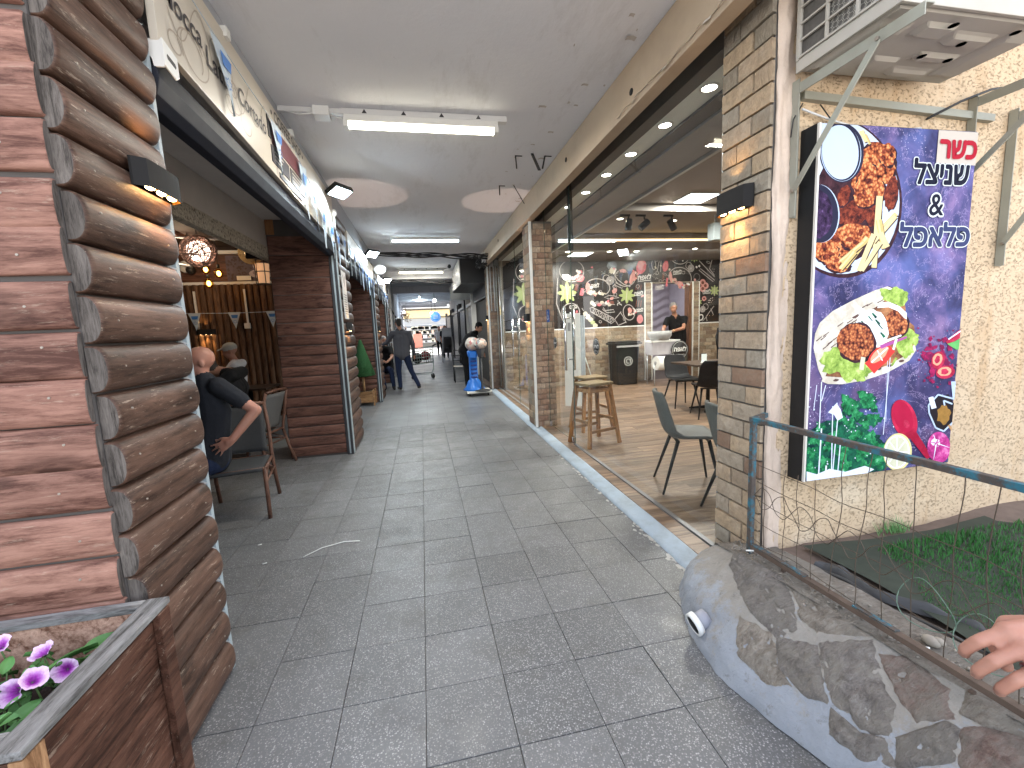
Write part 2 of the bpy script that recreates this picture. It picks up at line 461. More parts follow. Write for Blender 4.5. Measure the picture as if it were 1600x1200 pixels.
# --- outer walls that close the arcade on both sides further on
mb = MB(); mb.box(-1.35, -1.0, 15.4, 26.8, -.1, CEIL-.005); mb.done('arcade_wall', mat('blue_lit_wall', (.52,.55,.62), .8, var=.12, scale=1.5), kind='structure')  # the blue light on this wall is put into its colour
mb = MB(); mb.box(1.75, 2.2, 13.8, 26.8, -.1, CEIL-.005); mb.done('arcade_wall', mat('grey_shop_wall', (.30,.29,.28), .85, var=.2, scale=1.2), kind='structure')
# ================================================================ LEFT SIDE: log pillars
M_LOGF = wood('log_red_stain', (.13,.055,.040), (.36,.195,.148), 'x', .6, .75, .4, .16, True, .35, .15)
M_LOGS = wood('log_brown_stain', (.040,.020,.013), (.132,.074,.052), 'y', .5, .75, .45, .2, True, .5, .25)
M_LOGEND = wood('log_end_grey', (.06,.05,.044), (.17,.148,.132), 'z', .85, 2.0, .3, .15, False)
M_PLANK = wood('plank_brown_stain', (.075,.034,.026), (.205,.102,.076), 'x', .55, .8, .3, .22, True, .15)
M_STRIP = mat('painted_metal_strip', (.34,.40,.43), .55, var=.12, scale=10, dirt=.2)
M_STRIPD = mat('dark_metal_track', (.045,.045,.05), .45, .3)
M_SCREW = mat('screw_zinc', (.30,.26,.22), .5, .6)
M_BLK = mat('black_powder_coat', (.018,.018,.02), .45, var=.1)
M_BULB = emit('warm_lamp_glow', (1, .66, .30), 9)
M_LAMP = mat('lamp_housing_black', (.022,.021,.021), .75, var=.15, spec=.15)
M_REFL = mat('amber_reflector', (.75,.36,.09), .35, .6, var=.05)
M_WHITE = mat('white_plastic', (.75,.75,.73), .45, var=.05)
M_COND = mat('conduit_white', (.66,.66,.66), .5, var=.08)
def log_mesh(L, h, d, axis, seed, mats, n=14):
    """half round log: chord h, bulge d, length L along axis ('x': bulges to -Y, 'y': bulges to +X)"""
    rr = random.Random(seed); mb = MB(); rings = []
    m = max(3, int(L/.09)); pos = [0, .006, .018] + [L*i/m for i in range(1, m)] + [L-.018, L-.006, L]
    for t in pos:
        e = min(t, L-t); s = .90 if e < .001 else (.965 if e < .01 else 1.0)
        wob = 1 + .035*mnoise.noise((t*3.1, seed*3.7, 0)); ring = []
        for k in range(n+1):
            a = math.pi*k/n
            z = h/2 - math.cos(a)*(h/2-.002)*(1 if s == 1 else s+.04); b = d*s*wob*(math.sin(a)**(.4 if axis == 'x' else .62))
            b += .0016*mnoise.noise((t*9, k*.9, seed*2.2))
            ring.append((t, b, z))
        rings.append(ring)
    f = (lambda p: (p[0], -p[1], p[2])) if axis == 'x' else (lambda p: (p[1], p[0], p[2]))
    V_ = [[mb.bm.verts.new(f(p)) for p in r] for r in rings]
    for A, B in zip(V_, V_[1:]):
        for k in range(n):
            q = mb.bm.faces.new((A[k], A[k+1], B[k+1], B[k])); q.smooth = True
    for r in (V_[0], V_[-1]): mb.bm.faces.new(r).material_index = 1
    return mb.mesh('log', mats)
PH = 2.70
pil = thing('log_pillar', 'nearest pillar clad in half round stained logs behind the flower planter', 'pillar', (-1.8, 1.8, 0))
mb = MB(); mb.box(-3.2, -.992, 1.532, 2.03, 0, CEIL-.01); mb.done('core', M_DARKIN, pil)
fm = [log_mesh(2.2, .1436, .026, 'x', s, [M_LOGF, M_LOGEND]) for s in range(5)]
sm_ = [log_mesh(.50, .1485, .056, 'y', 20+s, [M_LOGS, M_LOGEND]) for s in range(5)]
rl = random.Random(21)
for k in range(23):
    inst(fm[rl.randint(0,4)], 'log', pil, (-3.19+rl.uniform(-.006,.006), 1.53, -.02+k*.1433), (0, R(rl.uniform(-.3,.3)), 0))
for k in range(22):
    inst(sm_[rl.randint(0,4)], 'log', pil, (-.990, 1.533+rl.uniform(-.008,.006), .0+k*.1505), (R(rl.uniform(-.35,.35)), 0, 0))
mb = MB(); mb.box(-1.02, -.955, 2.034, 2.058, 0, 2.62); mb.done('edge_strip', M_STRIP, pil, bevel=.002)
mb = MB()
for k in range(20):   # ragged filler between log ends and the strip
    z = .0+k*.1505
    mb.prism([(0,-.02),(.035,-.012),(.012,.0),(.03,.016),(0,.022)], lambda a, b: (-.985+a, 2.0305, z+b), lambda a, b: (-.985+a*.7, 2.036, z+b))
mb.done('filler', mat('filler_white', (.62,.62,.6), .8), pil, kind='stuff')
mb = MB()
for k in range(23):
    for q in range(2):
        x = -1.06-rl.uniform(0, .05) - q*.75; z = -.02+k*.1433+.075+rl.uniform(-.02,.02)
        mb.cyl((x, 1.509, z), (x, 1.5020, z), .0036, seg=8)
for k in range(22):
    for y in (1.60, 1.955):
        z = k*.1505+.08+rl.uniform(-.02,.02)
        mb.cyl((-.945, y, z), (-.932, y+.0, z), .0032, seg=8)
mb.done('screw', M_SCREW, pil, kind='stuff')

def far_pillar(y0, depth, label, seed):
    t = thing('log_pillar', label, 'pillar', (-1.3, y0+.3, 0))
    mb = MB(); mb.box(-1.69, -.99, y0+.03, y0+depth, 0, 3.0); mb.done('core', M_DARKIN, t)
    rr = random.Random(seed); z = .02
    hs = [.125]*12 + [.15, .16, .17, .2, .26, .22]
    for i, h in enumerate(hs):
        if z + h > 2.68: h = 2.68-z
        if h < .05: break
        me = plank_cache.setdefault(round(h, 3), log_mesh(.655, h-.003, .016 if h < .15 else .008, 'x', int(h*1000), [M_PLANK, M_LOGEND], 8))
        inst(me, 'plank', t, (-1.685, y0+.03, z), (0, R(rr.uniform(-.25,.25)), 0)); z += h
    me = plank_cache.setdefault(('s', depth), log_mesh(depth-.09, .1485, .056, 'y', 77, [M_LOGS, M_LOGEND]))
    for k in range(20):
        inst(me, 'log', t, (-.99, y0+.085, k*.1505), (R(rr.uniform(-.4,.4)), 0, 0))
    mb = MB(); mb.box(-1.022, -.995, y0-.002, y0+.028, 0, 2.6); mb.box(-.975, -.945, y0-.004, y0+.028, 0, 2.6)
    mb.box(-.995, -.975, y0+.008, y0+.028, 0, 2.6); mb.done('shutter_track', M_STRIPD, t)
    mb = MB(); mb.box(-.994, -.976, y0+.0, y0+.0078, 0.01, 2.59); mb.box(-.944, -.938, y0, y0+.08, .01, 2.6); mb.done('track_lining', M_STRIP, t)
    return t
plank_cache = {}
far_pillar(5.62, .95, 'second log pillar, plank faced, with the black lamp and paper notice on its corridor side', 1)
far_pillar(9.75, .9, 'third log pillar, behind the green cone tree in a wooden box', 2)
far_pillar(13.3, .9, 'farthest log pillar, beyond the man in the grey shirt', 3)

# up-and-down wall lamps
def wall_lamp(base, ax, label, w=.25, h=.115, n=3, power=4.0, up=False):
    """ax: 'x' = mounted on a wall facing +X, '-x' facing -X, '-y' facing -Y; half-round black housing with bulbs in the lower slot"""
    t = thing('wall_lamp', label, 'lamp', base, {'x': 0, '-x': math.pi, '-y': -math.pi/2}[ax], 'up and down wall lamps')
    mb = MB(); seg = 10
    arc = [(.040*math.sin(math.pi*i/seg)**.12+.008, -w/2+w*i/seg) for i in range(seg+1)]
    poly = [(0, -w/2)] + arc + [(0, w/2)]
    mb.prism(poly, lambda a, b: (a, b, -h/2), lambda a, b: (a, b, h/2), cap=False)
    mb.prism([(p[0]*.93, p[1]*.96) for p in poly], lambda a, b: (a, b, h/2-.004), lambda a, b: (a, b, h/2-.002))
    mb.done('housing', M_LAMP, t, local=True)
    mb = MB(); mb.prism([(p[0]*.93, p[1]*.97) for p in poly], lambda a, b: (a, b, -h/2+.022), lambda a, b: (a, b, -h/2+.024)); mb.prism([(p[0]*.96, p[1]*.985) for p in poly], lambda a, b: (a, b, -h/2+.001), lambda a, b: (a, b, -h/2+.022), cap=False); mb.done('reflector', M_REFL, t, local=True)
    for i in range(n):
        y = (i-(n-1)/2)*w*.27
        mb = MB(); mb.ball((.026, y, -h/2+.008), (.014, .020, .009), sub=2); mb.done('bulb', M_BULB, t, local=True)
    L = bpy.data.lights.new('lamp_light', 'SPOT'); L.energy = power; L.color = (1, .56, .2); L.spot_size = R(110); L.spot_blend = .6; L.shadow_soft_size = .02
    A_ = bpy.data.lights.new('lamp_light', 'SPOT'); A_.energy = power*.3; A_.color = (1, .56, .2); A_.spot_size = R(100); A_.spot_blend = .7; ao = bpy.data.objects.new('lamp_light', A_); COL.objects.link(ao); ao.parent = t; ao.location = (.055, 0, h/2+.015); ao.rotation_euler = (0, R(180), 0)
    lo = bpy.data.objects.new('lamp_light', L); COL.objects.link(lo); lo.parent = t; lo.location = (.05, 0, -h/2-.02); lo.rotation_euler = (0, 0, 0)
    if up:
        L2 = bpy.data.lights.new('lamp_light', 'SPOT'); L2.energy = up; L2.color = (1, .72, .58); L2.spot_size = R(42); L2.spot_blend = .10; L2.shadow_soft_size = .012
        lo2 = bpy.data.objects.new('lamp_light', L2); COL.objects.link(lo2); lo2.parent = t; lo2.location = (.10, 0, h/2+.01); lo2.rotation_euler = (0, R(180+6), 0)
    return t
wall_lamp((-.935, 1.905, 2.09), 'x', 'black lamp glowing orange on the nearest log pillar', .255, .095, 3, 1.5)
wall_lamp((-.935, 5.98, 1.60), 'x', 'black lamp under the paper notice on the second log pillar', .25, .11, 3, 1.2, 4.8)
wall_lamp((-.935, 10.05, 1.6), 'x', 'black lamp on the third log pillar beside the cone tree', .25, .11, 3, 1.6)
# paper notice on the second pillar
t = thing('notice', 'white paper notice taped to the corridor side of the second log pillar', 'notice', (-.93, 6.0, 1.75))
mb = MB(); mb.box(-.932, -.926, 5.80, 6.10, 1.70, 2.30); mb.done('sheet', mat('notice_paper', (.62,.60,.58), .6, var=.06), t)
mb = MB()
for i in range(9): mb.box(-.9257, -.9252, 5.84, 6.06-.02*(i % 3), 2.0-.03*i, 2.012-.03*i)
mb.prism([(5.86,2.25),(5.95,2.1),(6.05,2.25),(6.02,2.25),(5.95,2.15),(5.89,2.25)], lambda a, b: (-.9257, a, b), lambda a, b: (-.9252, a, b))
mb.done('print', mat('notice_print', (.25,.24,.25), .7), t)

# ---------------------------------------------------------------- roller shutter boxes and shop signs
M_SHUT = mat('shutter_box_navy', (.016,.018,.027), .6, 0, var=.15, spec=.2)
def shutter_box(y0, y1, label, zb=2.44):
    t = thing('shutter_box', label, 'shutter box', (-1.1, (y0+y1)/2, zb))
    poly = [(-.965, zb+.19), (-.945, zb+.16), (-.935, zb+.09), (-.95, zb+.03), (-.985, zb), (-1.04, zb), (-1.065, zb+.03), (-1.065, zb+.19)]
    mb = MB(); mb.prism(poly, lambda a, b: (a, y0, b), lambda a, b: (a, y1, b)); mb.done('cover', M_SHUT, t, bevel=.006)
    return t
shutter_box(2.062, 5.6, 'long navy shutter box over the open cafe front')
shutter_box(6.6, 9.72, 'navy shutter box over the second cafe opening', 2.42)
shutter_box(10.68, 13.28, 'navy shutter box beyond the third log pillar', 2.42)
# soffit behind the near box and the rough beam of the cafe
mb = MB(); mb.box(-2.0, -1.07, 2.06, 9.0, 2.86, 3.2); mb.done('cafe_soffit', mat('soffit_grey', (.62,.58,.55), .8), kind='structure')
mb = MB(); mb.box(-1.76, -1.70, 2.3, 8.98, 2.555, 2.855); mb.done('cafe_beam', mat('beam_paint', (.60,.55,.50), .8, var=.12), kind='structure')
mb = MB(); mb.box(-1.765, -1.695, 2.3, 8.98, 2.415, 2.553); mb.done('cafe_beam_stucco', M_STUCG, kind='structure')

# shop sign fascia with curls and lettering
def signmat():
    g = NG('sign_cream_vinyl'); co = g.coord((1,1,1), False)
    c = g.mix(g.noise(co, 1.5, 3), (.50,.45,.38), (.60,.55,.47))
    return g.end(c, .38, None, 0, .45)
M_SIGN = signmat()
M_CURL = mat('sign_curl_brown', (.36,.30,.24), .45, var=.05)
M_LET = mat('sign_letter_dark', (.035,.03,.035), .45)
M_MAR = mat('sign_maroon', (.11,.03,.035), .45)
FONT_CACHE = {}
def text_polys(body, size=1.0, offset=0.0, shear=0.0, bold=False):
    key = (body, offset, shear)
    if key not in FONT_CACHE:
        c = bpy.data.curves.new('tmp_text', 'FONT'); c.body = body; c.offset = offset; c.shear = shear; c.resolution_u = 4; c.align_x = 'CENTER'
        o = bpy.data.objects.new('tmp_text', c); COL.objects.link(o)
        bpy.context.view_layer.update()
        m = bpy.data.meshes.new_from_object(o.evaluated_get(bpy.context.evaluated_depsgraph_get()))
        vs = [v.co.to_2d() for v in m.vertices]; fs = [list(p.vertices) for p in m.polygons]
        bpy.data.objects.remove(o); bpy.data.curves.remove(c); bpy.data.meshes.remove(m)
        FONT_CACHE[key] = (vs, fs)
    return FONT_CACHE[key]
def put_text(mb, body, f, size, mi=0, offset=0.0, shear=0.0, sx=1.0):
    """f maps (u, v) metres on the surface to 3D"""
    vs, fs = text_polys(body, 1, offset, shear)
    V_ = [mb.bm.verts.new(f(v.x*size*sx, v.y*size)) for v in vs]
    for q in fs:
        try: mb.bm.faces.new([V_[i] for i in q]).material_index = mi
        except ValueError: pass
    return mb
def ribbon(mb, pts, wd, f, mi=0, closed=False):
    """flat line of width wd along 2D pts"""
    n = len(pts); L = []; Rr = []
    for i, p in enumerate(pts):
        a = pts[(i-1) % n] if (closed or i > 0) else p; b = pts[(i+1) % n] if (closed or i < n-1) else p
        dx, dy = b[0]-a[0], b[1]-a[1]; l = math.hypot(dx, dy) or 1
        w_ = wd[i] if isinstance(wd, list) else wd
        nx, ny = -dy/l*w_/2, dx/l*w_/2
        L.append(mb.bm.verts.new(f(p[0]+nx, p[1]+ny))); Rr.append(mb.bm.verts.new(f(p[0]-nx, p[1]-ny)))
    for i in range(n if closed else n-1):
        j = (i+1) % n; mb.bm.faces.new((L[i], Rr[i], Rr[j], L[j])).material_index = mi
    return mb
def disc(mb, c, rx, ry, f, mi=0, n=20, a0=0, a1=2*math.pi, rot=0, jag=0, rr=None):
    pts = []
    for i in range(n):
        a = a0 + (a1-a0)*i/(n if a1-a0 > 6.2 else n-1); k = 1 + (rr.uniform(-jag, jag) if rr else 0)
        x, y = rx*k*math.cos(a), ry*k*math.sin(a)
        pts.append((c[0]+x*math.cos(rot)-y*math.sin(rot), c[1]+x*math.sin(rot)+y*math.cos(rot)))
    mb.face([f(*p) for p in pts], mi); return pts
def sign_board(y0, y1, zb0, zb1, zt, label, words, seed, logo=None):
    t = thing('shop_sign', label, 'shop sign', (-.95, (y0+y1)/2, 2.6))
    X = -.918
    mb = MB(); mb.prism([(y0, zb0), (y1, zb1), (y1, zt-.02), (y0, zt)], lambda a, b: (X-.03, a, b), lambda a, b: (X, a, b)); mb.done('board', M_SIGN, t, bevel=.003)
    rr = random.Random(seed); L = y1-y0; mb = MB()
    fx = lambda e: (lambda u, v: (X+e, u, v))
    for i in range(int(L*5.5)):
        u, v = rr.uniform(y0+.1, y1-.1), rr.uniform(zb0+.05, zt-.1); r0 = rr.uniform(.03, .13); tn = rr.uniform(.8, 2.3); sgn = rr.choice((-1, 1)); a0 = rr.uniform(0, 6)
        pts = [(u + r0*(1-.3*k/24)*math.cos(a0+sgn*tn*2*math.pi*k/24*.6)*1.3, v + r0*(1-.3*k/24)*math.sin(a0+sgn*tn*2*math.pi*k/24*.6)) for k in range(25)]
        pts = [(min(max(p[0], y0+.01), y1-.01), min(max(p[1], max(zb0, zb1)+.012), zt-.03)) for p in pts]
        ribbon(mb, pts, .007, fx(.0012+i*.00002))
    for i in range(int(L*1.6)):
        u = y0+.1+(L-.5)*i/(L*1.6); ph = rr.uniform(0, 6)
        pts = [(u+.02*k, (zb0+zt)/2+.12*math.sin(ph+k*.3)) for k in range(20)]
        pts = [(min(p[0], y1-.01), min(max(p[1], zb0+.02), zt-.05)) for p in pts]
        ribbon(mb, pts, .006, fx(.0022+i*.00002))
    mb.done('curl_print', M_CURL, t, kind='stuff')
    for (wd, u, v, sz, sh) in words:
        mb = MB(); put_text(mb, wd, lambda a, b: (X+.0042, u+a, v+b), sz, 0, .012, sh); mb.done('lettering', M_LET, t)
    if logo:
        u, v = logo; mb = MB()
        mb.prism([(u-.40, v-.07), (u+.42, v-.07), (u+.38, v+.07), (u-.36, v+.07)], lambda a, b: (X+.001, a, b), lambda a, b: (X+.006, a, b), 0)
        mb.prism([(u-.44, v-.20), (u-.04, v-.20), (u-.04, v-.09), (u-.44, v-.09)], lambda a, b: (X+.001, a, b), lambda a, b: (X+.006, a, b), 1)
        mb.prism([(u+.0, v-.20), (u+.4, v-.20), (u+.44, v-.09), (u+.0, v-.09)], lambda a, b: (X+.001, a, b), lambda a, b: (X+.006, a, b), 1)
        mb.prism([(u-.47, v-.05), (u-.42, v-.05), (u-.39, v+.06), (u-.47, v+.09)], lambda a, b: (X+.001, a, b), lambda a, b: (X+.006, a, b), 1)
        mb.prism([(u-.3, v-.26), (u+.3, v-.26), (u+.3, v-.225), (u-.3, v-.225)], lambda a, b: (X+.001, a, b), lambda a, b: (X+.006, a, b), 1)
        mb.done('logo', [M_MAR, M_LET], t)
        mb = MB()
        for i in range(3): mb.box(X+.0065, X+.007, u-.38, u-.38+.2-.03*i, v-.12-.028*i, v-.112-.028*i); mb.box(X+.0065, X+.007, u+.04, u+.3-.05*i, v-.12-.028*i, v-.112-.028*i)
        mb.done('logo_print', M_SIGN, t, kind='stuff')
        mb = MB(); put_text(mb, '• COFFEE SHOP •', lambda a, b: (X+.0042, u+.05+a, v+.115+b), .112, 0, .01); mb.done('lettering', M_LET, t)
    return t
sign_board(2.06, 5.55, 2.665, 2.575, 3.125, 'long cream coffee shop sign with brown curls above the nearest opening',
           [('Mocca', 2.06+.22, 2.86, .13, .1), ('Latte', 2.62, 2.81, .14, .1), ('Cortado', 3.08, 2.83, .13, .1)], 4, (3.82, 2.90))
sign_board(6.5, 9.7, 2.60, 2.60, 2.93, 'narrower cream sign over the second cafe opening', [('coffee', 7.3, 2.72, .14, 0), ('espresso', 8.6, 2.72, .14, 0)], 9)
sign_board(10.6, 13.2, 2.60, 2.60, 2.9, 'far cream sign above the third cafe opening', [('coffee', 11.9, 2.7, .14, 0)], 15)
# steel bracket at the start of the sign
t = thing('sign_bracket', 'white slotted steel bracket at the near end of the coffee sign', 'bracket', (-.93, 2.1, 2.6))
mb = MB(); poly = [(2.06, 2.575), (2.14, 2.56), (2.165, 2.58), (2.165, 2.655), (2.06, 2.675)]
mb.prism(poly, lambda a, b: (-.912, a, b), lambda a, b: (-.906, a, b)); mb.box(-.97, -.912, 2.062, 2.07, 2.57, 2.67); mb.done('plate', M_WHITE, t, bevel=.002)
mb = MB(); mb.prism([(2.085,2.610),(2.14,2.602),(2.146,2.612),(2.14,2.622),(2.085,2.63),(2.08,2.62)], lambda a, b: (-.9062, a, b), lambda a, b: (-.9055, a, b)); mb.done('slot', M_BLK, t)

# ---------------------------------------------------------------- pennant strings (white and blue)
M_PEN = mat('pennant_white', (.44,.52,.60), .6, var=.06)
M_PENB = mat('pennant_blue', (.04,.17,.5), .6)
def pennant(parent, u, ztop, wd, ht, f, lean=0.0, blue=True, sag=0.0):
    mb = MB()
    P3 = [(u, ztop), (u+wd, ztop-sag), (u+wd*.5+lean, ztop-ht)]
    n = 5
    def g(a, b):
        x = P3[0][0]+(P3[1][0]-P3[0][0])*a; z = P3[0][1]+(P3[1][1]-P3[0][1])*a
        x = x+(P3[2][0]-x)*b; z = z+(P3[2][1]-z)*b
        return f(x, z, .006*math.sin(a*5+b*3+u*7))
    mb.grid(g, 4, 5)
    o = mb.done('pennant', M_PEN, parent)
    if blue:
        mb = MB()
        h2 = lambda a, b: f(a, b, .009)
        cx, cz = u+wd*.5+lean*.3, ztop-ht*.30
        mb.prism([(cx-wd*.28, cz+ht*.14), (cx+wd*.28, cz+ht*.14), (cx+wd*.2, cz-ht*.05), (cx-wd*.2, cz-ht*.05)], lambda a, b: f(a, b, .008), lambda a, b: f(a, b, .0095))
        st = [(cx+(.14 if i % 2 else .24)*wd*.8*math.sin(i*math.pi/6), cz-ht*.27+(.10 if i % 2 else .17)*wd*.8*math.cos(i*math.pi/6)) for i in range(12)]
        ribbon(mb, st, .006, h2, closed=True)
        mb.done('print', M_PENB, o, local=True)
    return o
def bunting(y0, z0, y1, z1, n, label, wd=.23, ht=.36, xoff=-.895, seed=0, sag=.05, skip=0):
    t = thing('bunting', label, 'bunting', (xoff, y0, z0), 0, None); rr = random.Random(seed)
    fz = lambda s: z0+(z1-z0)*s - sag*4*s*(1-s)
    mb = MB(); mb.tube([(xoff, y0+(y1-y0)*i/20, fz(i/20)) for i in range(21)], .0025, 5); mb.done('cord', M_PEN, t)
    f = lambda u, z, e: (xoff+e+.003, u, z)
    for i in range(n):
        s = (i+.5)/n; u = y0+(y1-y0)*s-wd/2
        pennant(t, u, fz(s), wd, ht*rr.uniform(.9,1.05), f, rr.uniform(-.05,.09), True, rr.uniform(-.01,.03))
    return t
bunting(2.2, 3.02, 3.9, 2.98, 2, 'blue and white pennant string across the near half of the coffee sign', .22, .34, seed=1, sag=.03)
bunting(3.95, 2.98, 5.75, 2.70, 5, 'crowded blue and white pennant string at the far half of the coffee sign', .22, .40, seed=2)
bunting(5.8, 2.78, 9.6, 2.62, 9, 'pennant string hanging over the second cafe opening', .24, .42, seed=3)
bunting(9.7, 2.75, 13.2, 2.6, 8, 'pennant string over the third cafe opening', .24, .42, seed=5)

# ---------------------------------------------------------------- flower planter
M_PLW = wood('planter_brown', (.042,.017,.010), (.138,.066,.044), 'y', .55, .8, .3, .15, True, .35)
M_PLWX = wood('planter_brown_x', (.042,.017,.010), (.138,.066,.044), 'x', .5, .8, .2, .12, True, .1)
M_RIM = wood('planter_rim_grey', (.09,.085,.08), (.27,.265,.26), 'y', .8, 1.2, .4, .1, False)
M_RIMX = wood('planter_rim_grey_x', (.09,.085,.08), (.27,.265,.26), 'x', .8, 1.2, .4, .1, False)
M_PLIN = wood('planter_inside', (.20,.09,.055), (.55,.36,.27), 'y', .75, .8, .3, .1, False, .5)
t = thing('planter', 'brown wooden flower planter box with weathered grey rim', 'planter', (-1.4, 1.2, 0))
zt = .675; xr = -.868; yf = 1.485; yn = .985
rr = random.Random(8); z = .02
for i in range(5):
    h = [.15, .13, .12, .13, .105][i]
    mb = MB(); mb.box(xr-.03, xr-.004-rr.uniform(0,.004), yn, yf, z, z+h-.003); mb.done('side_board', M_PLW, t, bevel=.003)
    mb = MB(); mb.box(-2.3, xr-.03, yn, yn+.028, z, z+h-.003); mb.done('side_board', M_PLWX, t, bevel=.003)
    z += h
mb = MB(); mb.box(xr-.004, xr+.018, yf-.06, yf-.005, 0, zt-.005); mb.done('post', M_PLW, t, bevel=.004)
mb = MB(); mb.box(xr-.03, xr-.002, yn-.004, yn+.05, 0, zt-.02); mb.done('post', wood('planter_split', (.20,.09,.04), (.5,.3,.16), 'z', .6, 1, .5, .1, False), t, bevel=.004)
mb = MB(); mb.box(-2.3, xr-.03, yf-.025, yf, .02, zt-.005); mb.done('back_board', M_PLIN, t)
mb = MB(); mb.box(xr-.055, xr-.032, yn+.03, yf-.027, .02, zt-.005); mb.done('inner_board', M_PLIN, t)
mb = MB(); mb.box(xr-.052, xr+.012, yn-.02, yf+.012, zt-.004, zt+.016); mb.done('rim', M_RIM, t, bevel=.004)
mb = MB(); mb.box(-2.3, xr-.054, yf-.03, yf+.012, zt-.004, zt+.015); mb.done('rim', M_RIMX, t, bevel=.004)
mb = MB(); mb.box(-2.3, xr-.054, yn-.02, yn+.045, zt-.004, zt+.015); mb.done('rim', M_RIMX, t, bevel=.004)
mb = MB(); mb.grid(lambda u, v: (-2.3+u*(xr-.06+2.3), yn+.03+v*(yf-.06-yn), .50+.02*mnoise.noise((u*14, v*6, 0))), 40, 16); mb.done('soil', mat('potting_soil', (.035,.025,.02), .95, var=.4, scale=30, bump=.6), t)
# petunias
M_LEAF = mat('petunia_leaf', (.10,.24,.07), .5, var=.35, scale=12, rnd=.2)
M_STEM = mat('petunia_stem', (.09,.16,.05), .6)
def petal_mat():
    g = NG('petunia_petal'); co = g.coord((1,1,1), False)
    s = g.n.new('ShaderNodeSeparateXYZ'); g.l.new(co, s.inputs[0])
    r = g.math('POWER', g.math('ADD', g.math('MULTIPLY', s.outputs[0], s.outputs[0]), g.math('MULTIPLY', s.outputs[1], s.outputs[1])), .5)
    r = g.math('ADD', g.math('DIVIDE', r, .034), g.math('MULTIPLY', g.math('SUBTRACT', g.noise(co, 120, 3), .5), .5))
    c = g.ramp(r, [(.12, (.14,.02,.16)), (.34, (.30,.03,.34)), (.56, (.45,.17,.48)), (.85, (.68,.50,.68))])
    return g.end(c, .55, g.bump(g.noise(co, 90, 3), .3, .002), 0, .3)
M_PET = petal_mat()
def flower_mesh(seed):
    rr = random.Random(seed); mb = MB(); n = 40; ph = rr.uniform(0, 6)
    def f(u, v):
        a = u*2*math.pi; lob = 1+.10*abs(math.cos(2.5*a+ph))-.05; r = .034*v*lob
        z = .014*v**1.5 - .016*(1-v)**2 + .004*v*math.sin(5*a+ph) + .0025*v*math.sin(13*a+ph)
        return (r*math.cos(a), r*math.sin(a), z)
    mb.grid(f, n, 7); mb.tube([(0,0,-.05),(0,0,-.03),(0,0,-.014)], [.003,.004,.006], 8, 1)
    return mb.mesh('flower', [M_PET, M_STEM])
FM = [flower_mesh(i) for i in range(3)]
def leaf_mesh(seed, L=.05):
    rr = random.Random(seed); mb = MB()
    mb.grid(lambda u, v: ((v-.5)*L*.62*math.sin(math.pi*min(1, u*.92+.06))**.7, u*L, -.012*u*u*rr.choice((1,)) + .010*abs(v-.5)*2-.004), 6, 4)
    return mb.mesh('leaf', M_LEAF)
LM = [leaf_mesh(i, L) for i, L in enumerate((.042, .052, .062))]
t = thing('petunia', 'purple and white petunias growing in the wooden planter', 'flowers', (-1.05, 1.25, .5))
rr = random.Random(12)
fl_pos = [(-1.085, 1.335, .665, 25, -30), (-1.055, 1.205, .655, 55, -10), (-1.02, 1.215, .672, 40, 60), (-.995, 1.275, .645, 60, 20), (-1.20, 1.36, .69, 35, 0), (-1.3, 1.2, .67, 30, 40), (-1.45, 1.3, .68, 30, -20)]
for i, (x, y, z, tilt, az) in enumerate(fl_pos):
    inst(FM[i % 3], 'flower', t, (x, y, z), (R(tilt), 0, R(az)), (.80 if i != 1 else .9,)*3)
nl = 0
for i in range(290):
    x = rr.uniform(-1.6, -.955); y = rr.uniform(1.05, 1.40)
    k = rr.random()**.7; z = .535+.13*k*(1-.5*((y-1.22)/.2)**2) - (.02 if x > -1.0 else 0)
    inst(LM[rr.randint(0,2)], 'leaf', t, (x, y, z), (R(rr.uniform(-25,55)), R(rr.uniform(-25,25)), R(rr.uniform(0,360))), (rr.uniform(.8,1.25),)*3)
mb = MB()
for i in range(50):
    x = rr.uniform(-1.7, -1.0); y = rr.uniform(1.08, 1.38); mb.tube([(x, y, .50), (x+rr.uniform(-.02,.02), y+rr.uniform(-.02,.02), .56), (x+rr.uniform(-.04,.04), y+rr.uniform(-.04,.04), .63)], .002, 5)
for (x, y, z, a, b) in fl_pos: mb.tube([(x+.01, y+.02, .5), (x, y+.01, z-.06), (x, y, z-.012)], .0022, 5)
mb.done('stem', M_STEM, t, kind='stuff')
# cone tree
t = thing('cone_tree', 'green felt cone tree in a small wooden box beside the third pillar', 'potted tree', (-1.28, 9.55, 0))
g_ = mat('cone_green', (.022,.085,.026), .9, var=.35, scale=40, bump=.8, bscale=120)
mb = MB(); mb.lathe([(0.001, 1.40), (.03, 1.36), (.255, .64), (.23, .62), (0.001, .62)], (-1.28, 9.55, 0), 18); mb.done('crown', g_, t)
rr = random.Random(4); mb = MB()
for i in range(1400):
    h = rr.random()**.6; a = rr.uniform(0, 6.283); r = .26*h; z = 1.38-.75*h; px, py = -1.28+r*math.cos(a), 9.55+r*math.sin(a)
    dx, dy = math.cos(a)*.022, math.sin(a)*.022
    mb.face([(px-dy*.4, py+dx*.4, z), (px+dy*.4, py-dx*.4, z), (px+dx, py+dy, z+rr.uniform(-.012,.022))])
mb.done('needles', g_, t, kind='stuff')
mb = MB(); mb.cyl((-1.28, 9.55, .28), (-1.28, 9.55, .63), .025); mb.done('trunk', wood('pale_pine', (.24,.13,.06), (.5,.32,.17), 'z', .6, 1, .2, .1), t)
pb = wood('pale_pine_x', (.20,.10,.045), (.44,.26,.13), 'x', .6, 1, .2, .1)
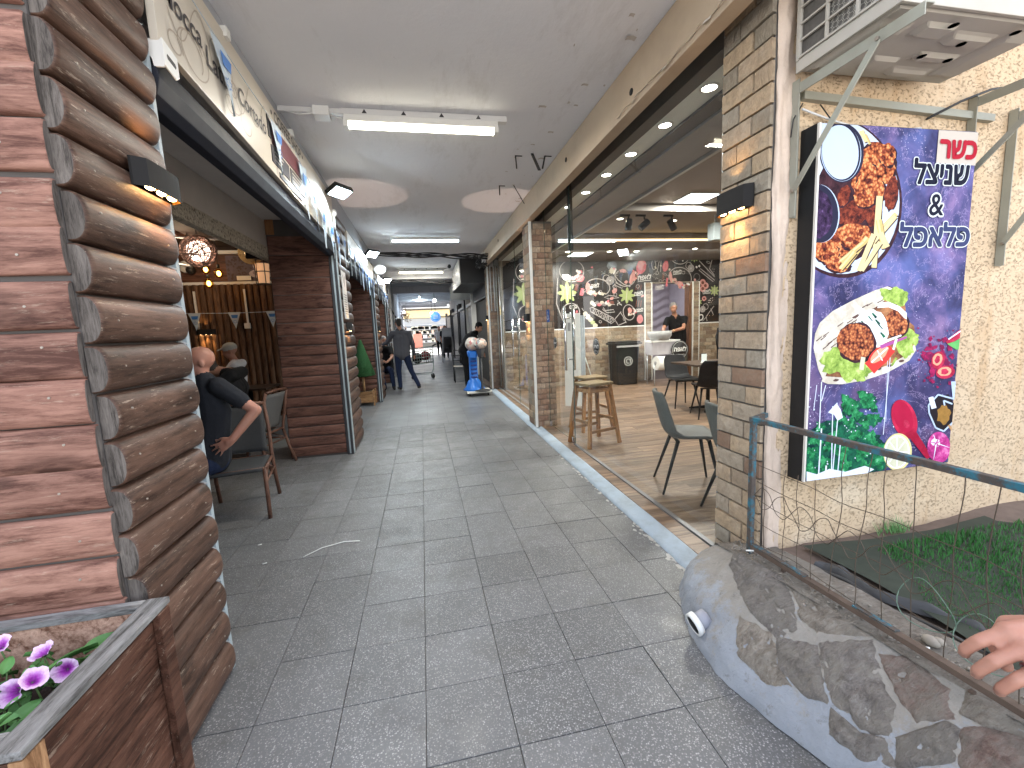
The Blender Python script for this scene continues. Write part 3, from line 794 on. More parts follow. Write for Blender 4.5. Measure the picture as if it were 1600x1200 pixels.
for i in range(3):
    mb = MB(); mb.box(-1.46, -1.10, 9.36, 9.38, .07+.078*i, .145+.078*i); mb.done('slat', pb, t); mb = MB(); mb.box(-1.12, -1.10, 9.385, 9.71, .07+.078*i, .145+.078*i); mb.done('slat', pb, t)
for x in (-1.475, -1.09):
    mb = MB(); mb.box(x, x+.03, 9.35, 9.40, 0, .32); mb.done('leg', pb, t); mb = MB(); mb.box(x, x+.03, 9.7, 9.74, 0, .32); mb.done('leg', pb, t)
mb = MB(); mb.box(-1.445, -1.125, 9.38, 9.7, .2, .28); mb.done('filling', mat('pot_fill', (.05,.035,.025), .9), t)
# ================================================================ RIGHT SIDE
def brickmat(name, cols, bumpy=.8, gs=1.0):
    g = NG(name); co = g.coord((1,1,1))
    x = g.n.new('ShaderNodeValToRGB'); g.l.new(g.rand(), x.inputs[0]); x.color_ramp.interpolation = 'CONSTANT'
    e = x.color_ramp.elements
    while len(e) < len(cols): e.new(.5)
    for i, (el, c) in enumerate(zip(e, cols)): el.position = i/len(cols); el.color = (*c, 1)
    n = g.noise(co, 28*gs, 6, .7, .5); n2 = g.noise(co, 9*gs, 4)
    c = g.mix(g.ramp(n, [(.34, .55), (.62, 0.0)]), x.outputs[0], sc3(cols[-1], .55))
    c = g.mix(g.ramp(n2, [(.5, 0.0), (.75, .3)]), c, (.52,.46,.38))
    return g.end(c, .88, g.bump(g.math('ADD', n, g.math('MULTIPLY', g.noise(g.coord((1,1,.35)), 40*gs, 4), .6)), bumpy, .014), 0, .2)
M_BRK = brickmat('cladding_brick', [(.46,.345,.235),(.40,.335,.26),(.35,.31,.25),(.48,.36,.24),(.31,.265,.205),(.26,.165,.115),(.43,.345,.255),(.35,.27,.195)])
M_BRKR = brickmat('reddish_brick', [(.34,.22,.155),(.40,.28,.20),(.27,.17,.125),(.33,.245,.185),(.42,.33,.25),(.24,.17,.135)], .6)
M_BRKI = brickmat('inside_brick', [(.33,.24,.16),(.40,.31,.22),(.26,.19,.13),(.36,.30,.22),(.29,.24,.18),(.21,.15,.11)], .6)
M_MORT = mat('mortar_dark', (.16,.145,.13), .9, var=.2, scale=30, bump=.4, bscale=150)
def brick_meshes(L, H, D, m, n=4, rough=.006, seed=0):
    out = []
    for s in range(n):
        mb = MB()
        def f(u, v):
            e = min(u, 1-u, v, 1-v); d = D + (rough*mnoise.noise((u*4+s*9, v*3, seed)) + rough*.6*mnoise.noise((u*9, v*7+s*5, seed)))*(0 if e < .01 else 1) - (.003 if e < .01 else 0)
            return (u*L, -d, v*H)
        mb.grid(f, 6, 3, sm=True)
        # sides
        for a, b in (((0,0),(1,0)), ((1,0),(1,1)), ((1,1),(0,1)), ((0,1),(0,0))):
            A, B = f(*a), f(*b); mb.face([A, (A[0], 0, A[2]), (B[0], 0, B[2]), B])
        out.append(mb.mesh('brick', m))
    return out
BR_L = brick_meshes(.212, .094, .024, M_BRK, 6, .011, 1)
def courses(parent, width, z0, z1, course, joint, origin, rot, meshes, L, seed, half=True, tight=None, maxn=9999):
    """running-bond courses on a face; origin = lower corner, rot about Z"""
    rr = random.Random(seed); ca, sa = math.cos(rot), math.sin(rot); z = z0; row = 0; cnt = 0
    while z + course*.6 < z1:
        u = -rr.uniform(.25, .75)*L if half else 0
        if half and row % 2: u -= L*.5; u = u if u > -L else u+L
        while u < width-.012:
            a = max(0, u); b = min(width, u+L-joint)
            if b-a > .02 and cnt < maxn:
                me = meshes[rr.randint(0, len(meshes)-1)]
                h = min(course-joint, z1-z)
                o = inst(me, 'brick', parent, (origin[0]+a*ca, origin[1]+a*sa, z), (0, 0, rot), ((b-a)/BRICKDIM[id(meshes)][0], 1, h/BRICKDIM[id(meshes)][1]))
                cnt += 1
            u += L
        z += course; row += 1
    return cnt
BRICKDIM = {id(BR_L): (.212, .094)}
# near brick pilaster facing the corridor: X = 1.72 plane, Y 1.955..2.262
pl_ = thing('brick_pilaster', 'nearest pilaster clad in tan and grey split bricks, beside the food sign', 'pilaster', (1.85, 2.1, 0))
mb = MB(); mb.box(1.728, 2.0, 1.915, 2.262, 0, CEIL-.006); mb.done('mortar_bed', M_MORT, pl_)
# bricks face -X : local -Y -> world -X needs rotation of -90 deg
def pil_row(parent, x, ya, yb, z, h, cuts, meshes, rr):
    y = ya
    for c in cuts:
        w_ = (yb-ya)*c-.011
        o = inst(meshes[rr.randint(0, len(meshes)-1)], 'brick', parent, (x, y+w_+.004, z), (0, 0, -math.pi/2), (w_/.212, rr.uniform(.8, 1.15), h/.094))
        y += (yb-ya)*c
rr = random.Random(31); z = .05; k = 0
while z < CEIL-.09:
    cuts = [(.36,.64), (.62,.38), (.34,.66), (.66,.34)][k % 4]
    pil_row(pl_, 1.728, 1.908, 2.258, z, .087, cuts, BR_L, rr); z += .0985; k += 1
wall_lamp((1.70, 2.118, 2.115), '-x', 'black lamp glowing orange on the nearest brick pilaster', .255, .115, 3, 1.3)
# two further brick pillars with white corner trims
BR_S = brick_meshes(.15, .07, .016, M_BRKR, 4, .004, 2); BRICKDIM[id(BR_S)] = (.15, .07)
BR_G = brick_meshes(.19, .085, .016, M_BRK, 4, .005, 3); BRICKDIM[id(BR_G)] = (.19, .085)
M_TRIM = mat('white_corner_trim', (.72,.72,.70), .5, var=.06)
def brick_pillar(x0, y0, y1, label, seed, x1=1.86):
    t = thing('brick_pillar', label, 'pillar', (x0+.15, y0+.2, 0))
    mb = MB(); mb.box(x0, x1, y0, y1, 0, 2.93); mb.done('mortar_bed', M_MORT, t)
    courses(t, x1-x0-.02, .05, 2.9, .0795, .007, (x0+.018, y0), 0.0, BR_S, .157, seed)
    courses(t, y1-y0-.02, .05, 2.9, .0955, .007, (x0, y1), -math.pi/2, BR_G, .197, seed+1)
    mb = MB(); mb.box(x0-.019, x0+.014, y0-.019, y0+.014, .04, 2.93); mb.done('corner_trim', M_TRIM, t)
    return t
brick_pillar(1.555, 5.97, 6.38, 'middle brick pillar with a white corner trim, right of the glass door', 41)
brick_pillar(1.60, 10.25, 10.62, 'far brick pillar with white conduits at the end of the glass shop front', 43)
wall_lamp((1.535, 6.2, 1.63), '-x', 'black lamp on the middle brick pillar', .25, .11, 3, 1.2, 4.8)
wall_lamp((1.58, 10.43, 1.75), '-x', 'black lamp on the far brick pillar', .25, .11, 3, 1.2)
t = thing('conduit', 'white electric conduits running down the far brick pillar', 'conduit', (1.6, 10.2, 1))
for x, z0 in ((1.66, 1.9), (1.74, 1.9), (1.80, .1)):
    mb = MB(); mb.tube([(x, 10.215, z0), (x, 10.215, 2.93)], .012, 8); mb.done('pipe', M_COND, t)

# ---------------------------------------------------------------- glass shop front
def glassmat(name, tint):
    g = NG(name); n = g.n; l = g.l
    tr = n.new('ShaderNodeBsdfTransparent'); tr.inputs[0].default_value = (*tint, 1)
    gl = n.new('ShaderNodeBsdfGlossy'); gl.inputs['Roughness'].default_value = .0; gl.inputs['Color'].default_value = (1,1,1,1)
    fr = n.new('ShaderNodeFresnel'); fr.inputs['IOR'].default_value = 1.5
    mx = n.new('ShaderNodeMixShader'); geo = n.new('ShaderNodeNewGeometry'); l.new(g.math('MULTIPLY', g.math('MULTIPLY', fr.outputs[0], g.math('SUBTRACT', 1.0, geo.outputs['Backfacing'])), .75, True), mx.inputs[0]); l.new(tr.outputs[0], mx.inputs[1]); l.new(gl.outputs[0], mx.inputs[2])
    l.new(mx.outputs[0], n['Material Output'].inputs['Surface'])
    return g.m
M_GLASS = glassmat('clear_glass', (.955,.975,.965))
M_GEDGE = mat('glass_edge_green', (.05,.09,.08), .2, var=.1)
M_ALU = mat('brushed_aluminium', (.50,.52,.54), .35, .7, var=.08)
M_CHROME = mat('chrome', (.75,.75,.76), .12, 1.0, var=.03)
def pane(name, label, y0, y1, z0, z1, x=1.735, th=.010, parent=None):
    mb = MB(); mb.box(x, x+th, y0, y1, z0, z1)
    for f in mb.bm.faces:
        if abs(f.calc_center_median().x - (x+th/2)) < .004: f.material_index = 1
    return mb.done(name, [M_GLASS, M_GEDGE], parent)
t = thing('glass_front', 'wide fixed glass pane of the shop front, nearest the brick pilaster', 'shop window', (1.74, 3.6, 0))
pane('pane', '', 2.268, 4.872, .055, 3.18, parent=t)
mb = MB(); mb.box(1.722, 1.758, 2.262, 4.88, .044, .060); mb.done('bottom_rail', mat('dull_grey_rail', (.20,.20,.21), .45, .4), t)
mb = MB(); mb.box(1.722, 1.75, 2.2625, 2.2675, .05, 3.18); mb.done('edge_rail', M_ALU, t)
t = thing('glass_door', 'glass door with long steel handles beside the middle brick pillar', 'door', (1.74, 5.4, 0))
pane('pane', '', 4.885, 5.93, .075, 2.35, x=1.742, parent=t)
pane('transom', '', 4.885, 5.93, 2.36, 3.18, x=1.742, parent=t)
for y in (4.95, 5.9):
    mb = MB(); mb.box(1.725, 1.77, y-.03, y+.03, .055, .13); mb.done('patch_fitting', M_CHROME, t, bevel=.003)
mb = MB(); mb.box(1.72, 1.78, 4.876, 4.89, 2.35, 3.18); mb.done('black_bar', M_BLK, t)
for x in (1.69, 1.80):
    mb = MB(); mb.tube([(x, 4.99, .95), (x, 4.99, 1.72)], .015, 10); mb.tube([(1.745, 4.99, 1.08), (x, 4.99, 1.08)], .008, 8); mb.tube([(1.745, 4.99, 1.58), (x, 4.99, 1.58)], .008, 8)
    mb.done('handle', M_CHROME, t)
t = thing('glass_front', 'far glass shop front between the middle and far brick pillars, with a vertical handle', 'shop window', (1.78, 8.2, 0))
pane('pane', '', 6.39, 7.95, .055, 3.18, x=1.755, parent=t); pane('pane', '', 7.96, 10.24, .055, 3.18, x=1.755, parent=t)
for x in (1.70, 1.82):
    mb = MB(); mb.tube([(x, 8.1, .95), (x, 8.1, 1.65)], .015, 8); mb.tube([(1.76, 8.1, 1.1), (x, 8.1, 1.1)], .008, 6); mb.tube([(1.76, 8.1, 1.5), (x, 8.1, 1.5)], .008, 6); mb.done('handle', M_CHROME, t)
mb = MB(); mb.box(1.745, 1.78, 6.385, 10.24, .044, .062); mb.done('bottom_rail', M_ALU, t)
# stickers on the glass
M_STB = mat('sticker_blue', (.03,.12,.42), .5, var=.05)
t = thing('sticker', 'blue wheelchair access sticker on the glass door edge', 'sticker', (1.736, 5.86, 1.62))
mb = MB(); mb.box(1.7385, 1.7415, 5.80, 5.92, 1.55, 1.72); mb.done('sheet', M_STB, t)
mb = MB(); f = lambda u, v: (1.7379, 5.86-u, 1.635+v)
disc(mb, (-.005, .052), .012, .012, f); ribbon(mb, [(-.005, .036), (-.002, .0), (.028, 0), (.038, -.038), (.05,-.034)], .010, f); ribbon(mb, [(.03*math.cos(a)-.004, .03*math.sin(a)-.022) for a in [2.0+i*.35 for i in range(13)]], .009, f)
mb.done('symbol', M_WHITE, t)
def round_sticker(y, z, label, r=.09, x=1.7335):
    t = thing('sticker', label, 'sticker', (x, y, z)); mb = MB(); mb.lathe([(.001, 0), (r, 0), (r, .0015), (.001, .0015)], (x-.0016, y, z), 24, axis='x'); mb.done('disc', M_BLK, t)
    mb = MB(); f = lambda u, v: (x-.0022, y-u, z+v); put_text(mb, 'לאפה'[::-1], lambda a, b: f(a*-1 if False else -a*-1, b-.02), r*.62, 0, .02)
    ribbon(mb, [(r*.86*math.cos(i*math.pi/20), r*.86*math.sin(i*math.pi/20)) for i in range(40)], .003, f, closed=True); put_text(mb, 'STREET FOOD', lambda a, b: f(a, b-r*.6), r*.16, 0, .01); mb.done('print', M_WHITE, t)
round_sticker(5.56, 1.27, 'black round shop sticker on the glass door, left of the handles', .075, 1.7405)
round_sticker(4.15, 1.27, 'black round shop sticker on the fixed pane above the wooden stool', .085, 1.7335)

# ---------------------------------------------------------------- lit food sign
SX, SZ, SW, SH, SY = 1.878, .643, .958, 1.735, 1.80
t = thing('food_sign', 'large lit lightbox sign with fried chicken, pita and purple background on the ochre wall', 'sign', (2.36, 1.85, .64))
mb = MB(); mb.box(SX-.004, SX+SW+.004, SY+.004, 1.898, SZ-.004, SZ+SH+.004); mb.done('box_body', mat('lightbox_black', (.012,.012,.013), .6, var=.3, scale=12), t, bevel=.003)
def litprint(name, build, e=.028, rough=.35):
    g = NG(name); c = build(g)
    g.l.new(c, g.p.inputs['Emission Color']); g.p.inputs['Emission Strength'].default_value = e
    return g.end(c, .6, None, 0, .06)
def bgprint(g):
    co = g.coord((1,1,1), False)
    n = g.noise(co, 3.2, 6, .65, .5); n2 = g.noise(co, 1.6, 4, .6, .3)
    c = g.ramp(n, [(.30, (.012,.010,.06)), (.43, (.030,.033,.17)), (.53, (.095,.065,.26)), (.66, (.26,.14,.37)), (.8, (.46,.30,.58))])
    s = g.n.new('ShaderNodeSeparateXYZ'); g.l.new(co, s.inputs[0])
    low = g.math('ADD', g.math('MULTIPLY', g.math('SUBTRACT', 1.65, s.outputs[2]), 1.0), g.math('MULTIPLY', g.math('SUBTRACT', n2, .5), 1.4))
    c = g.mix(g.math('MULTIPLY', g.ramp(low, [(.1, 0.0), (.75, 1.0)]), .74), c, (.022,.012,.075))
    red = g.math('MULTIPLY', g.ramp(g.noise(co, 4.2, 5, .7, .7), [(.50, 0.0), (.62, 1.0)]), g.ramp(g.math('SUBTRACT', s.outputs[0], g.math('MULTIPLY', g.math('ABSOLUTE', g.math('SUBTRACT', s.outputs[2], 1.28)), .8)), [(.0, 0.0), (.01, 0.0)]))
    bl = g.math('MULTIPLY', g.ramp(g.noise(co, 2.7, 3), [(.5, 0.0), (.65, 1.0)]), .55)
    c = g.mix(bl, c, (.05,.11,.48))
    sp = g.vor(co, 62); sp2 = g.noise(co, 7, 3)
    c = g.mix(g.math('MULTIPLY', g.ramp(sp, [(.10, 1.0), (.16, 0.0)]), g.ramp(sp2, [(.48, 0.0), (.6, .8)])), c, (.62,.58,.85))
    fil = g.math('ABSOLUTE', g.math('SUBTRACT', g.noise(co, 5, 6, .7, .6), .5))
    c = g.mix(g.ramp(fil, [(.0, .35), (.012, 0.0)]), c, (.6,.42,.8))
    return g.hsv(c, sat=.80, v=.92)
M_SBG = litprint('sign_print_purple', bgprint)
def flat(col, var=.2, sc_=25):
    def b(g):
        co = g.coord((1,1,1), False)
        return g.mix(g.noise(co, sc_, 5, .7), sc3(col, 1-var), sc3(col, 1+var))
    return b
def rampm(stops, sc_=30, det=6, rough=.7, dist=.4):
    def b(g): return g.ramp(g.noise(g.coord((1,1,1), False), sc_, det, rough, dist), stops)
    return b
def crumb(stops):
    def b(g):
        co = g.coord((1,1,1), False); f = g.math('ADD', g.math('SUBTRACT', .82, g.math('MULTIPLY', g.vor(co, 70), .62)), g.math('MULTIPLY', g.math('SUBTRACT', g.noise(co, 18, 6, .75), .5), 1.3)); return g.ramp(f, stops)
    return b
SM = {k: litprint('sign_print_'+k, f) for k, f in {
 'plate': flat((.50,.57,.72), .1, 4), 'rim': flat((.02,.02,.045), .4, 10), 'sauce': flat((.47,.57,.76), .05, 3), 'berry': rampm([(.4,(.012,.006,.02)),(.6,(.06,.03,.09)),(.75,(.22,.13,.3))], 34),
 'chicken': crumb([(.18,(.03,.007,.006)),(.36,(.22,.045,.02)),(.52,(.46,.125,.045)),(.75,(.74,.36,.14))]), 'darkchicken': rampm([(.38,(.03,.007,.008)),(.55,(.20,.035,.02)),(.75,(.45,.13,.06))], 36),
 'shadow': rampm([(.4,(.02,.008,.014)),(.7,(.08,.03,.04))], 20), 'fries': flat((.56,.42,.17), .3, 18), 'fries_pale': flat((.68,.56,.30), .2, 14),
 'pita': rampm([(.4,(.50,.45,.37)),(.7,(.76,.73,.68))], 14), 'char': flat((.10,.055,.05), .4), 'falafel': crumb([(.2,(.02,.006,.008)),(.4,(.19,.045,.025)),(.58,(.44,.13,.05)),(.8,(.70,.32,.13))]), 'cream': flat((.80,.85,.88), .1, 8),
 'lettuce': rampm([(.35,(.10,.19,.03)),(.55,(.34,.48,.10)),(.75,(.66,.75,.32))], 22), 'tomato': flat((.72,.045,.04), .25, 14), 'tomato_seed': flat((.88,.34,.22), .25, 20), 'onionstrip': flat((.38,.08,.30), .3), 'inner': rampm([(.4,(.12,.05,.03)),(.65,(.48,.22,.10))], 14),
 'parsley': rampm([(.35,(.004,.04,.02)),(.48,(.012,.15,.055)),(.62,(.05,.34,.13)),(.76,(.28,.62,.42))], 26), 'parsley_dark': rampm([(.4,(.005,.03,.03)),(.65,(.015,.16,.08))], 18), 'drip': flat((.66,.72,.88), .15), 'spoon': rampm([(.4,(.30,.008,.035)),(.7,(.62,.03,.09))], 6), 'spoon_in': flat((.40,.01,.05), .3, 8),
 'lemon': flat((.58,.57,.42), .25, 24), 'lemon_rim': flat((.66,.60,.30), .15), 'onion': rampm([(.38,(.22,.012,.10)),(.55,(.52,.05,.26)),(.72,(.78,.32,.56))], 16), 'dark': flat((.016,.012,.016), .5), 'amber': flat((.30,.16,.04), .6, 30), 'wire': flat((.45,.55,.72), .2), 'red': rampm([(.4,(.30,.01,.04)),(.7,(.66,.05,.12))], 12), 'powder': rampm([(.45,(.16,.008,.06)),(.7,(.50,.02,.12))], 26), 'green': flat((.12,.4,.12), .3),
 'label': flat((.50,.45,.40), .08, 6), 'kosher': flat((.36,.012,.03), .1), 'navy': flat((.006,.007,.022), .2), 'slate': flat((.035,.045,.12), .3), 'glow': flat((.62,.67,.67), .05), 'wood': flat((.45,.26,.12), .2)}.items()}
HM = None
def solve_h(src, dst):
    A = []
    for (x, y), (u, v) in zip(src, dst):
        A.append([x, y, 1, 0, 0, 0, -u*x, -u*y, u]); A.append([0, 0, 0, x, y, 1, -v*x, -v*y, v])
    n = 8
    for i in range(n):
        p = max(range(i, n), key=lambda r: abs(A[r][i])); A[i], A[p] = A[p], A[i]
        d = A[i][i]; A[i] = [a/d for a in A[i]]
        for r in range(n):
            if r != i: k = A[r][i]; A[r] = [a-k*b for a, b in zip(A[r], A[i])]
    h = [A[i][8] for i in range(8)]
    return lambda x, y: ((h[0]*x+h[1]*y+h[2])/(h[6]*x+h[7]*y+1), (h[3]*x+h[4]*y+h[5])/(h[6]*x+h[7]*y+1))
HS = solve_h([(160,25),(655,52),(560,1080),(110,1152)], [(0, SH), (SW, SH), (SW, 0), (0, 0)])   # drawing units -> metres on the panel
def clip(poly, w, h):
    for ax, lim, sg in ((0, .0005, 1), (0, w-.0005, -1), (1, .0005, 1), (1, h-.0005, -1)):
        out = []
        for i, p in enumerate(poly):
            q = poly[i-1]; a, b = sg*(q[ax]-lim), sg*(p[ax]-lim)
            if (a < 0) != (b < 0):
                s = a/(a-b); out.append((q[0]+(p[0]-q[0])*s, q[1]+(p[1]-q[1])*s))
            if b >= 0: out.append(p)
        poly = out
        if not poly: return []
    return poly
LAY = [0]
sp_mb = MB(); SMK = list(SM.keys())
mb = MB(); mb.face([(SX, SY, SZ), (SX+SW, SY, SZ), (SX+SW, SY, SZ+SH), (SX, SY, SZ+SH)]); face = mb.done('sign_face', M_SBG, t)
mb = MB(); mb.box(SX-.006, SX+.004, SY-.006, SY+.006, SZ, SZ+SH); mb.done('edge_trim', mat('trim_pale', (.7,.66,.6), .5), t)
def S(poly, m, raw=False):
    """printed patch on the sign; poly in drawing units"""
    pts = poly if raw else [HS(*p) for p in poly]
    pts = clip(pts, SW, SH)
    if len(pts) < 3: return
    LAY[0] += 1; e = .0008+LAY[0]*.0000055
    f = sp_mb.face([(SX+u, SY-e, SZ+v) for u, v in pts], SMK.index(m))
def ell(cx, cy, rx, ry, rot=0, n=28, jag=0, seed=0, a0=0, a1=360):
    rr = random.Random(seed); out = []
    full = a1-a0 >= 360
    for i in range(n):
        a = R(a0+(a1-a0)*i/(n if full else n-1)); k = 1+rr.uniform(-jag, jag); x, y = rx*k*math.cos(a), ry*k*math.sin(a); c, s = math.cos(R(rot)), math.sin(R(rot))
        out.append((cx+x*c-y*s, cy+x*s+y*c))
    return out
def strip(x0, y0, x1, y1, w0, w1=None):
    w1 = w0 if w1 is None else w1; dx, dy = x1-x0, y1-y0; l = math.hypot(dx, dy); nx, ny = -dy/l/2, dx/l/2
    return [(x0+nx*w0, y0+ny*w0), (x1+nx*w1, y1+ny*w1), (x1-nx*w1, y1-ny*w1), (x0-nx*w0, y0-ny*w0)]
# plate of fried chicken
S(ell(222, 262, 196, 252, -6, 44), 'shadow'); S(ell(218, 258, 192, 244, -6, 44), 'plate'); S(ell(200, 255, 160, 205, -6, 40), 'plate')
S(ell(240, 330, 120, 130, 0, 30, .05, 1), 'shadow'); S(ell(262, 230, 105, 130, 0, 30, .06, 2), 'shadow')
for i, (x, y, rx, ry, ro, m) in enumerate([(345,150,50,66,-25,'chicken'),(300,200,42,56,10,'chicken'),(318,232,50,46,20,'chicken'),(385,245,20,52,8,'darkchicken'),(262,310,56,38,-20,'darkchicken'),(325,305,20,45,5,'darkchicken'),(236,255,18,34,20,'darkchicken'),(245,395,76,46,-22,'chicken'),(180,430,40,36,20,'chicken'),(275,385,50,36,-30,'chicken'),(372,125,26,36,0,'chicken'),(300,260,34,30,0,'chicken'),(215,470,40,24,10,'chicken')]):
    S(ell(x+2, y+5, rx*1.06, ry*1.05, ro, 26, .10, i), 'shadow'); S(ell(x, y, rx, ry, ro, 30, .09, i+30), m)
    for q in range(5):
        a = q*1.3+i; S(ell(x+rx*.5*math.cos(a), y+ry*.5*math.sin(a), rx*.26, ry*.22, a*40, 12, .2, i*7+q), m if q % 2 else 'darkchicken')
# sauce bowls
S(ell(228, 118, 70, 96, -4, 36), 'rim'); S(ell(226, 112, 74, 88, -4, 36, 0, 0, 180, 360), 'rim'); S(ell(226, 118, 64, 92, -4, 36), 'wire'); S(ell(226, 116, 62, 93, -4, 36), 'rim'); S(ell(224, 118, 58, 86, -4, 36), 'sauce'); S(ell(222, 114, 52, 78, -4, 30), 'sauce')
S(ell(160, 312, 62, 92, -3, 36), 'wire'); S(ell(158, 312, 60, 92, -3, 36), 'rim'); S(ell(152, 312, 48, 78, -3, 30, .03, 3), 'berry')
for i, p in enumerate([((348,255),(330,480),20,16),((400,310),(345,365),14,11),((398,318),(330,400),13,10),((345,330),(362,420),20,18),((350,370),(372,415),18,16),((310,385),(240,480),18,14),((330,375),(282,490),17,14),((300,400),(225,462),16,13),((350,400),(292,490),15,12),((270,430),(225,485),18,15),((290,50),(306,85),16,10),((302,62),(318,92),10,8)]):
    (a, b), (c, d), w0, w1 = p; S(strip(a+2, b+3, c+2, d+3, w0, w1), 'shadow'); S(strip(a, b, c, d, w0, w1), 'fries' if i % 2 else 'fries_pale'); S(strip(a-3, b, c-3, d, w0*.35, w1*.35), 'fries_pale')
# pita
S([(150,690),(165,660),(200,625),(260,590),(330,555),(375,537),(400,545),(425,580),(432,640),(452,665),(462,700),(455,745),(425,775),(370,805),(300,830),(230,845),(180,845),(160,815),(145,750)], 'shadow')
S([(145,690),(160,655),(200,618),(260,585),(330,552),(372,538),(392,545),(360,585),(300,630),(250,680),(215,735),(190,790),(172,838),(155,800),(140,735)], 'pita')
S([(392,545),(412,560),(428,600),(430,640),(455,660),(460,700),(450,735),(410,765),(340,800),(255,830),(175,838),(190,790),(215,735),(250,680),(300,630),(360,585)], 'inner')
for i in range(34):
    rr = random.Random(i+5); s = rr.random(); q = rr.uniform(.08, .85); x = 155+(370-155)*s; y = 690-(690-548)*s + q*(95-60*s); S(strip(x-9, y+6*(1-s)+3, x+9, y-6, 3.5, 2), 'char')
S([(165,838),(172,822),(230,825),(300,812),(370,785),(430,752),(457,715),(461,735),(440,768),(370,808),(300,832),(230,846),(185,846)], 'pita')
for i in range(7): S(ell(210+i*34, 834-i*7-(i*i)*.6, 9, 4, -15, 8, .3, i), 'char')
for i, (x, y, rx, ry) in enumerate([(395,570,34,28),(420,580,14,26),(210,765,34,52),(240,790,46,30),(290,790,30,34),(440,690,20,40),(422,720,24,44),(285,810,22,28),(370,560,24,14)]): S(ell(x, y, rx, ry, i*25, 22, .22, i+3), 'lettuce'); S(ell(x+3, y-3, rx*.5, ry*.5, i*25, 14, .25, i+9), 'lettuce')
for x, y, r_ in ((398,652,36),):
    S(ell(x+4, y+5, r_*1.08, r_*1.2, 0, 24, .05, 4), 'shadow'); S(ell(x, y, r_, r_*1.15, 0, 26, .06, 5), 'falafel')
S([(345,590),(375,586),(410,600),(432,620),(432,640),(424,636),(405,615),(375,603),(340,606)], 'cream')
S(ell(322, 660, 50, 48, 0, 26, .05, 7), 'cream'); S(ell(345, 690, 28, 42, 20, 20, .05, 8), 'cream')
for i, (x, y) in enumerate([(296,655),(330,630),(350,665),(356,690),(318,640),(340,650)]): S(strip(x-6, y-8, x+7, y+7, 5, 9 if i % 2 else 3), 'parsley_dark')
S(ell(276, 716, 62, 64, 0, 30, .05, 10), 'shadow'); S(ell(272, 712, 57, 58, 0, 32, .05, 11), 'falafel'); S(ell(262, 690, 34, 26, -20, 20, .12, 13), 'falafel')
S(strip(315,795,385,730,44,30), 'tomato'); S(ell(348, 758, 44, 26, -42, 24), 'tomato'); S(ell(346, 752, 36, 15, -42, 20, .06, 2), 'tomato_seed'); S(strip(322,776,372,730,4), 'cream'); S(strip(340,738,356,770,3), 'cream')
S(strip(350,728,432,695,12,6), 'onionstrip'); S(strip(350,716,415,690,9,5), 'cream'); S(strip(390,735,400,700,7), 'cream'); S(strip(296,760,290,800,14), 'lemon'); S(strip(400,760,385,785,7), 'lettuce')
# parsley bunch, drips
S([(118,1150),(118,1000),(180,960),(260,960),(330,1000),(370,1060),(360,1110),(118,1155)], 'parsley_dark')
rr = random.Random(2)
def leaf_p(x, y, s, ro, m):
    pts = []
    for i in range(26):
        a = 2*math.pi*i/26; k = s*(.72+.24*math.cos(3*a)+.13*math.cos(9*a+1)); pts.append((x+k*math.cos(a+ro), y+k*math.sin(a+ro)))
    S(pts, m)
for i, (x, y, s) in enumerate([(245,900,34),(262,925,38),(300,885,34),(318,905,30),(330,950,26),(225,950,26),(300,960,34),(270,1000,36),(320,1010,30),(345,1040,32),(150,1020,34),(135,1060,30),(190,1040,32),(230,1060,36),(290,1060,34),(340,1085,32),(175,1090,34),(130,1110,30),(240,1100,30),(300,1100,30),(205,1005,24),(160,980,22),(255,965,26),(280,940,22),(360,1075,22)]):
    leaf_p(x+4, y+5, s*.95, i, 'parsley_dark'); leaf_p(x, y, s*.82, i*.9, 'parsley'); leaf_p(x-3, y-3, s*.4, i*.5, 'parsley')
for x0, y0, x1, y1, w_ in ((165,840,158,985,3),(165,985,155,1145,4),(178,850,165,900,2.5),(200,915,196,1140,3),(215,960,200,1120,3),(380,760,358,1000,2),(372,770,366,960,1.5),(150,850,140,930,2),(225,1020,215,1130,3),(180,1100,176,1148,5)): S(strip(x0, y0, x1, y1, w_), 'drip')
S([(185,935),(212,905),(225,925),(232,950),(215,960),(205,942)], 'drip')
for i in range(60):
    S(ell(rr.uniform(120,420), rr.uniform(850,1120), rr.uniform(1,3), rr.uniform(1,3), 0, 6), 'drip')
S([(118,1155),(118,1120),(150,1128),(190,1110),(240,1118),(300,1098),(330,1108),(300,1125)], 'drip')
# spoon, lemon, onion, jar, chillies
rr = random.Random(44)
for i in range(150):
    a = rr.uniform(0, 6.28); q = abs(rr.gauss(0, .55)); r_ = rr.uniform(2, 16)*max(.25, 1-q*.6); S(ell(527+75*q*math.cos(a)+8*math.sin(a*3), 765+92*q*math.sin(a), r_, r_*rr.uniform(.5,1.4), rr.uniform(0,180), 9, .3, i), 'powder')
S(ell(423, 950, 38, 62, -18, 30), 'spoon'); S(strip(440,985,500,1068,30,18), 'spoon'); S(ell(419, 942, 29, 50, -18, 26), 'spoon_in'); S(ell(430, 965, 9, 14, -18, 12), 'red')
S(ell(402, 1052, 44, 58, 8, 32), 'lemon_rim'); S(ell(400, 1052, 39, 52, 8, 30), 'cream'); S(ell(400, 1052, 35, 47, 8, 30, .03, 5), 'lemon')
for i in range(8): a = i*.785; S(strip(400, 1052, 400+34*math.cos(a), 1052+46*math.sin(a), 2, 3), 'cream')
S(ell(530, 1035, 36, 48, 0, 30), 'onion'); S(ell(522, 1022, 14, 14, 0, 12, .3, 4), 'drip')
for i in range(9): a = i*.7; S(strip(522, 1022, 530+33*math.cos(a), 1035+44*math.sin(a), 4, 1), 'drip' if i % 3 == 0 else 'onion')
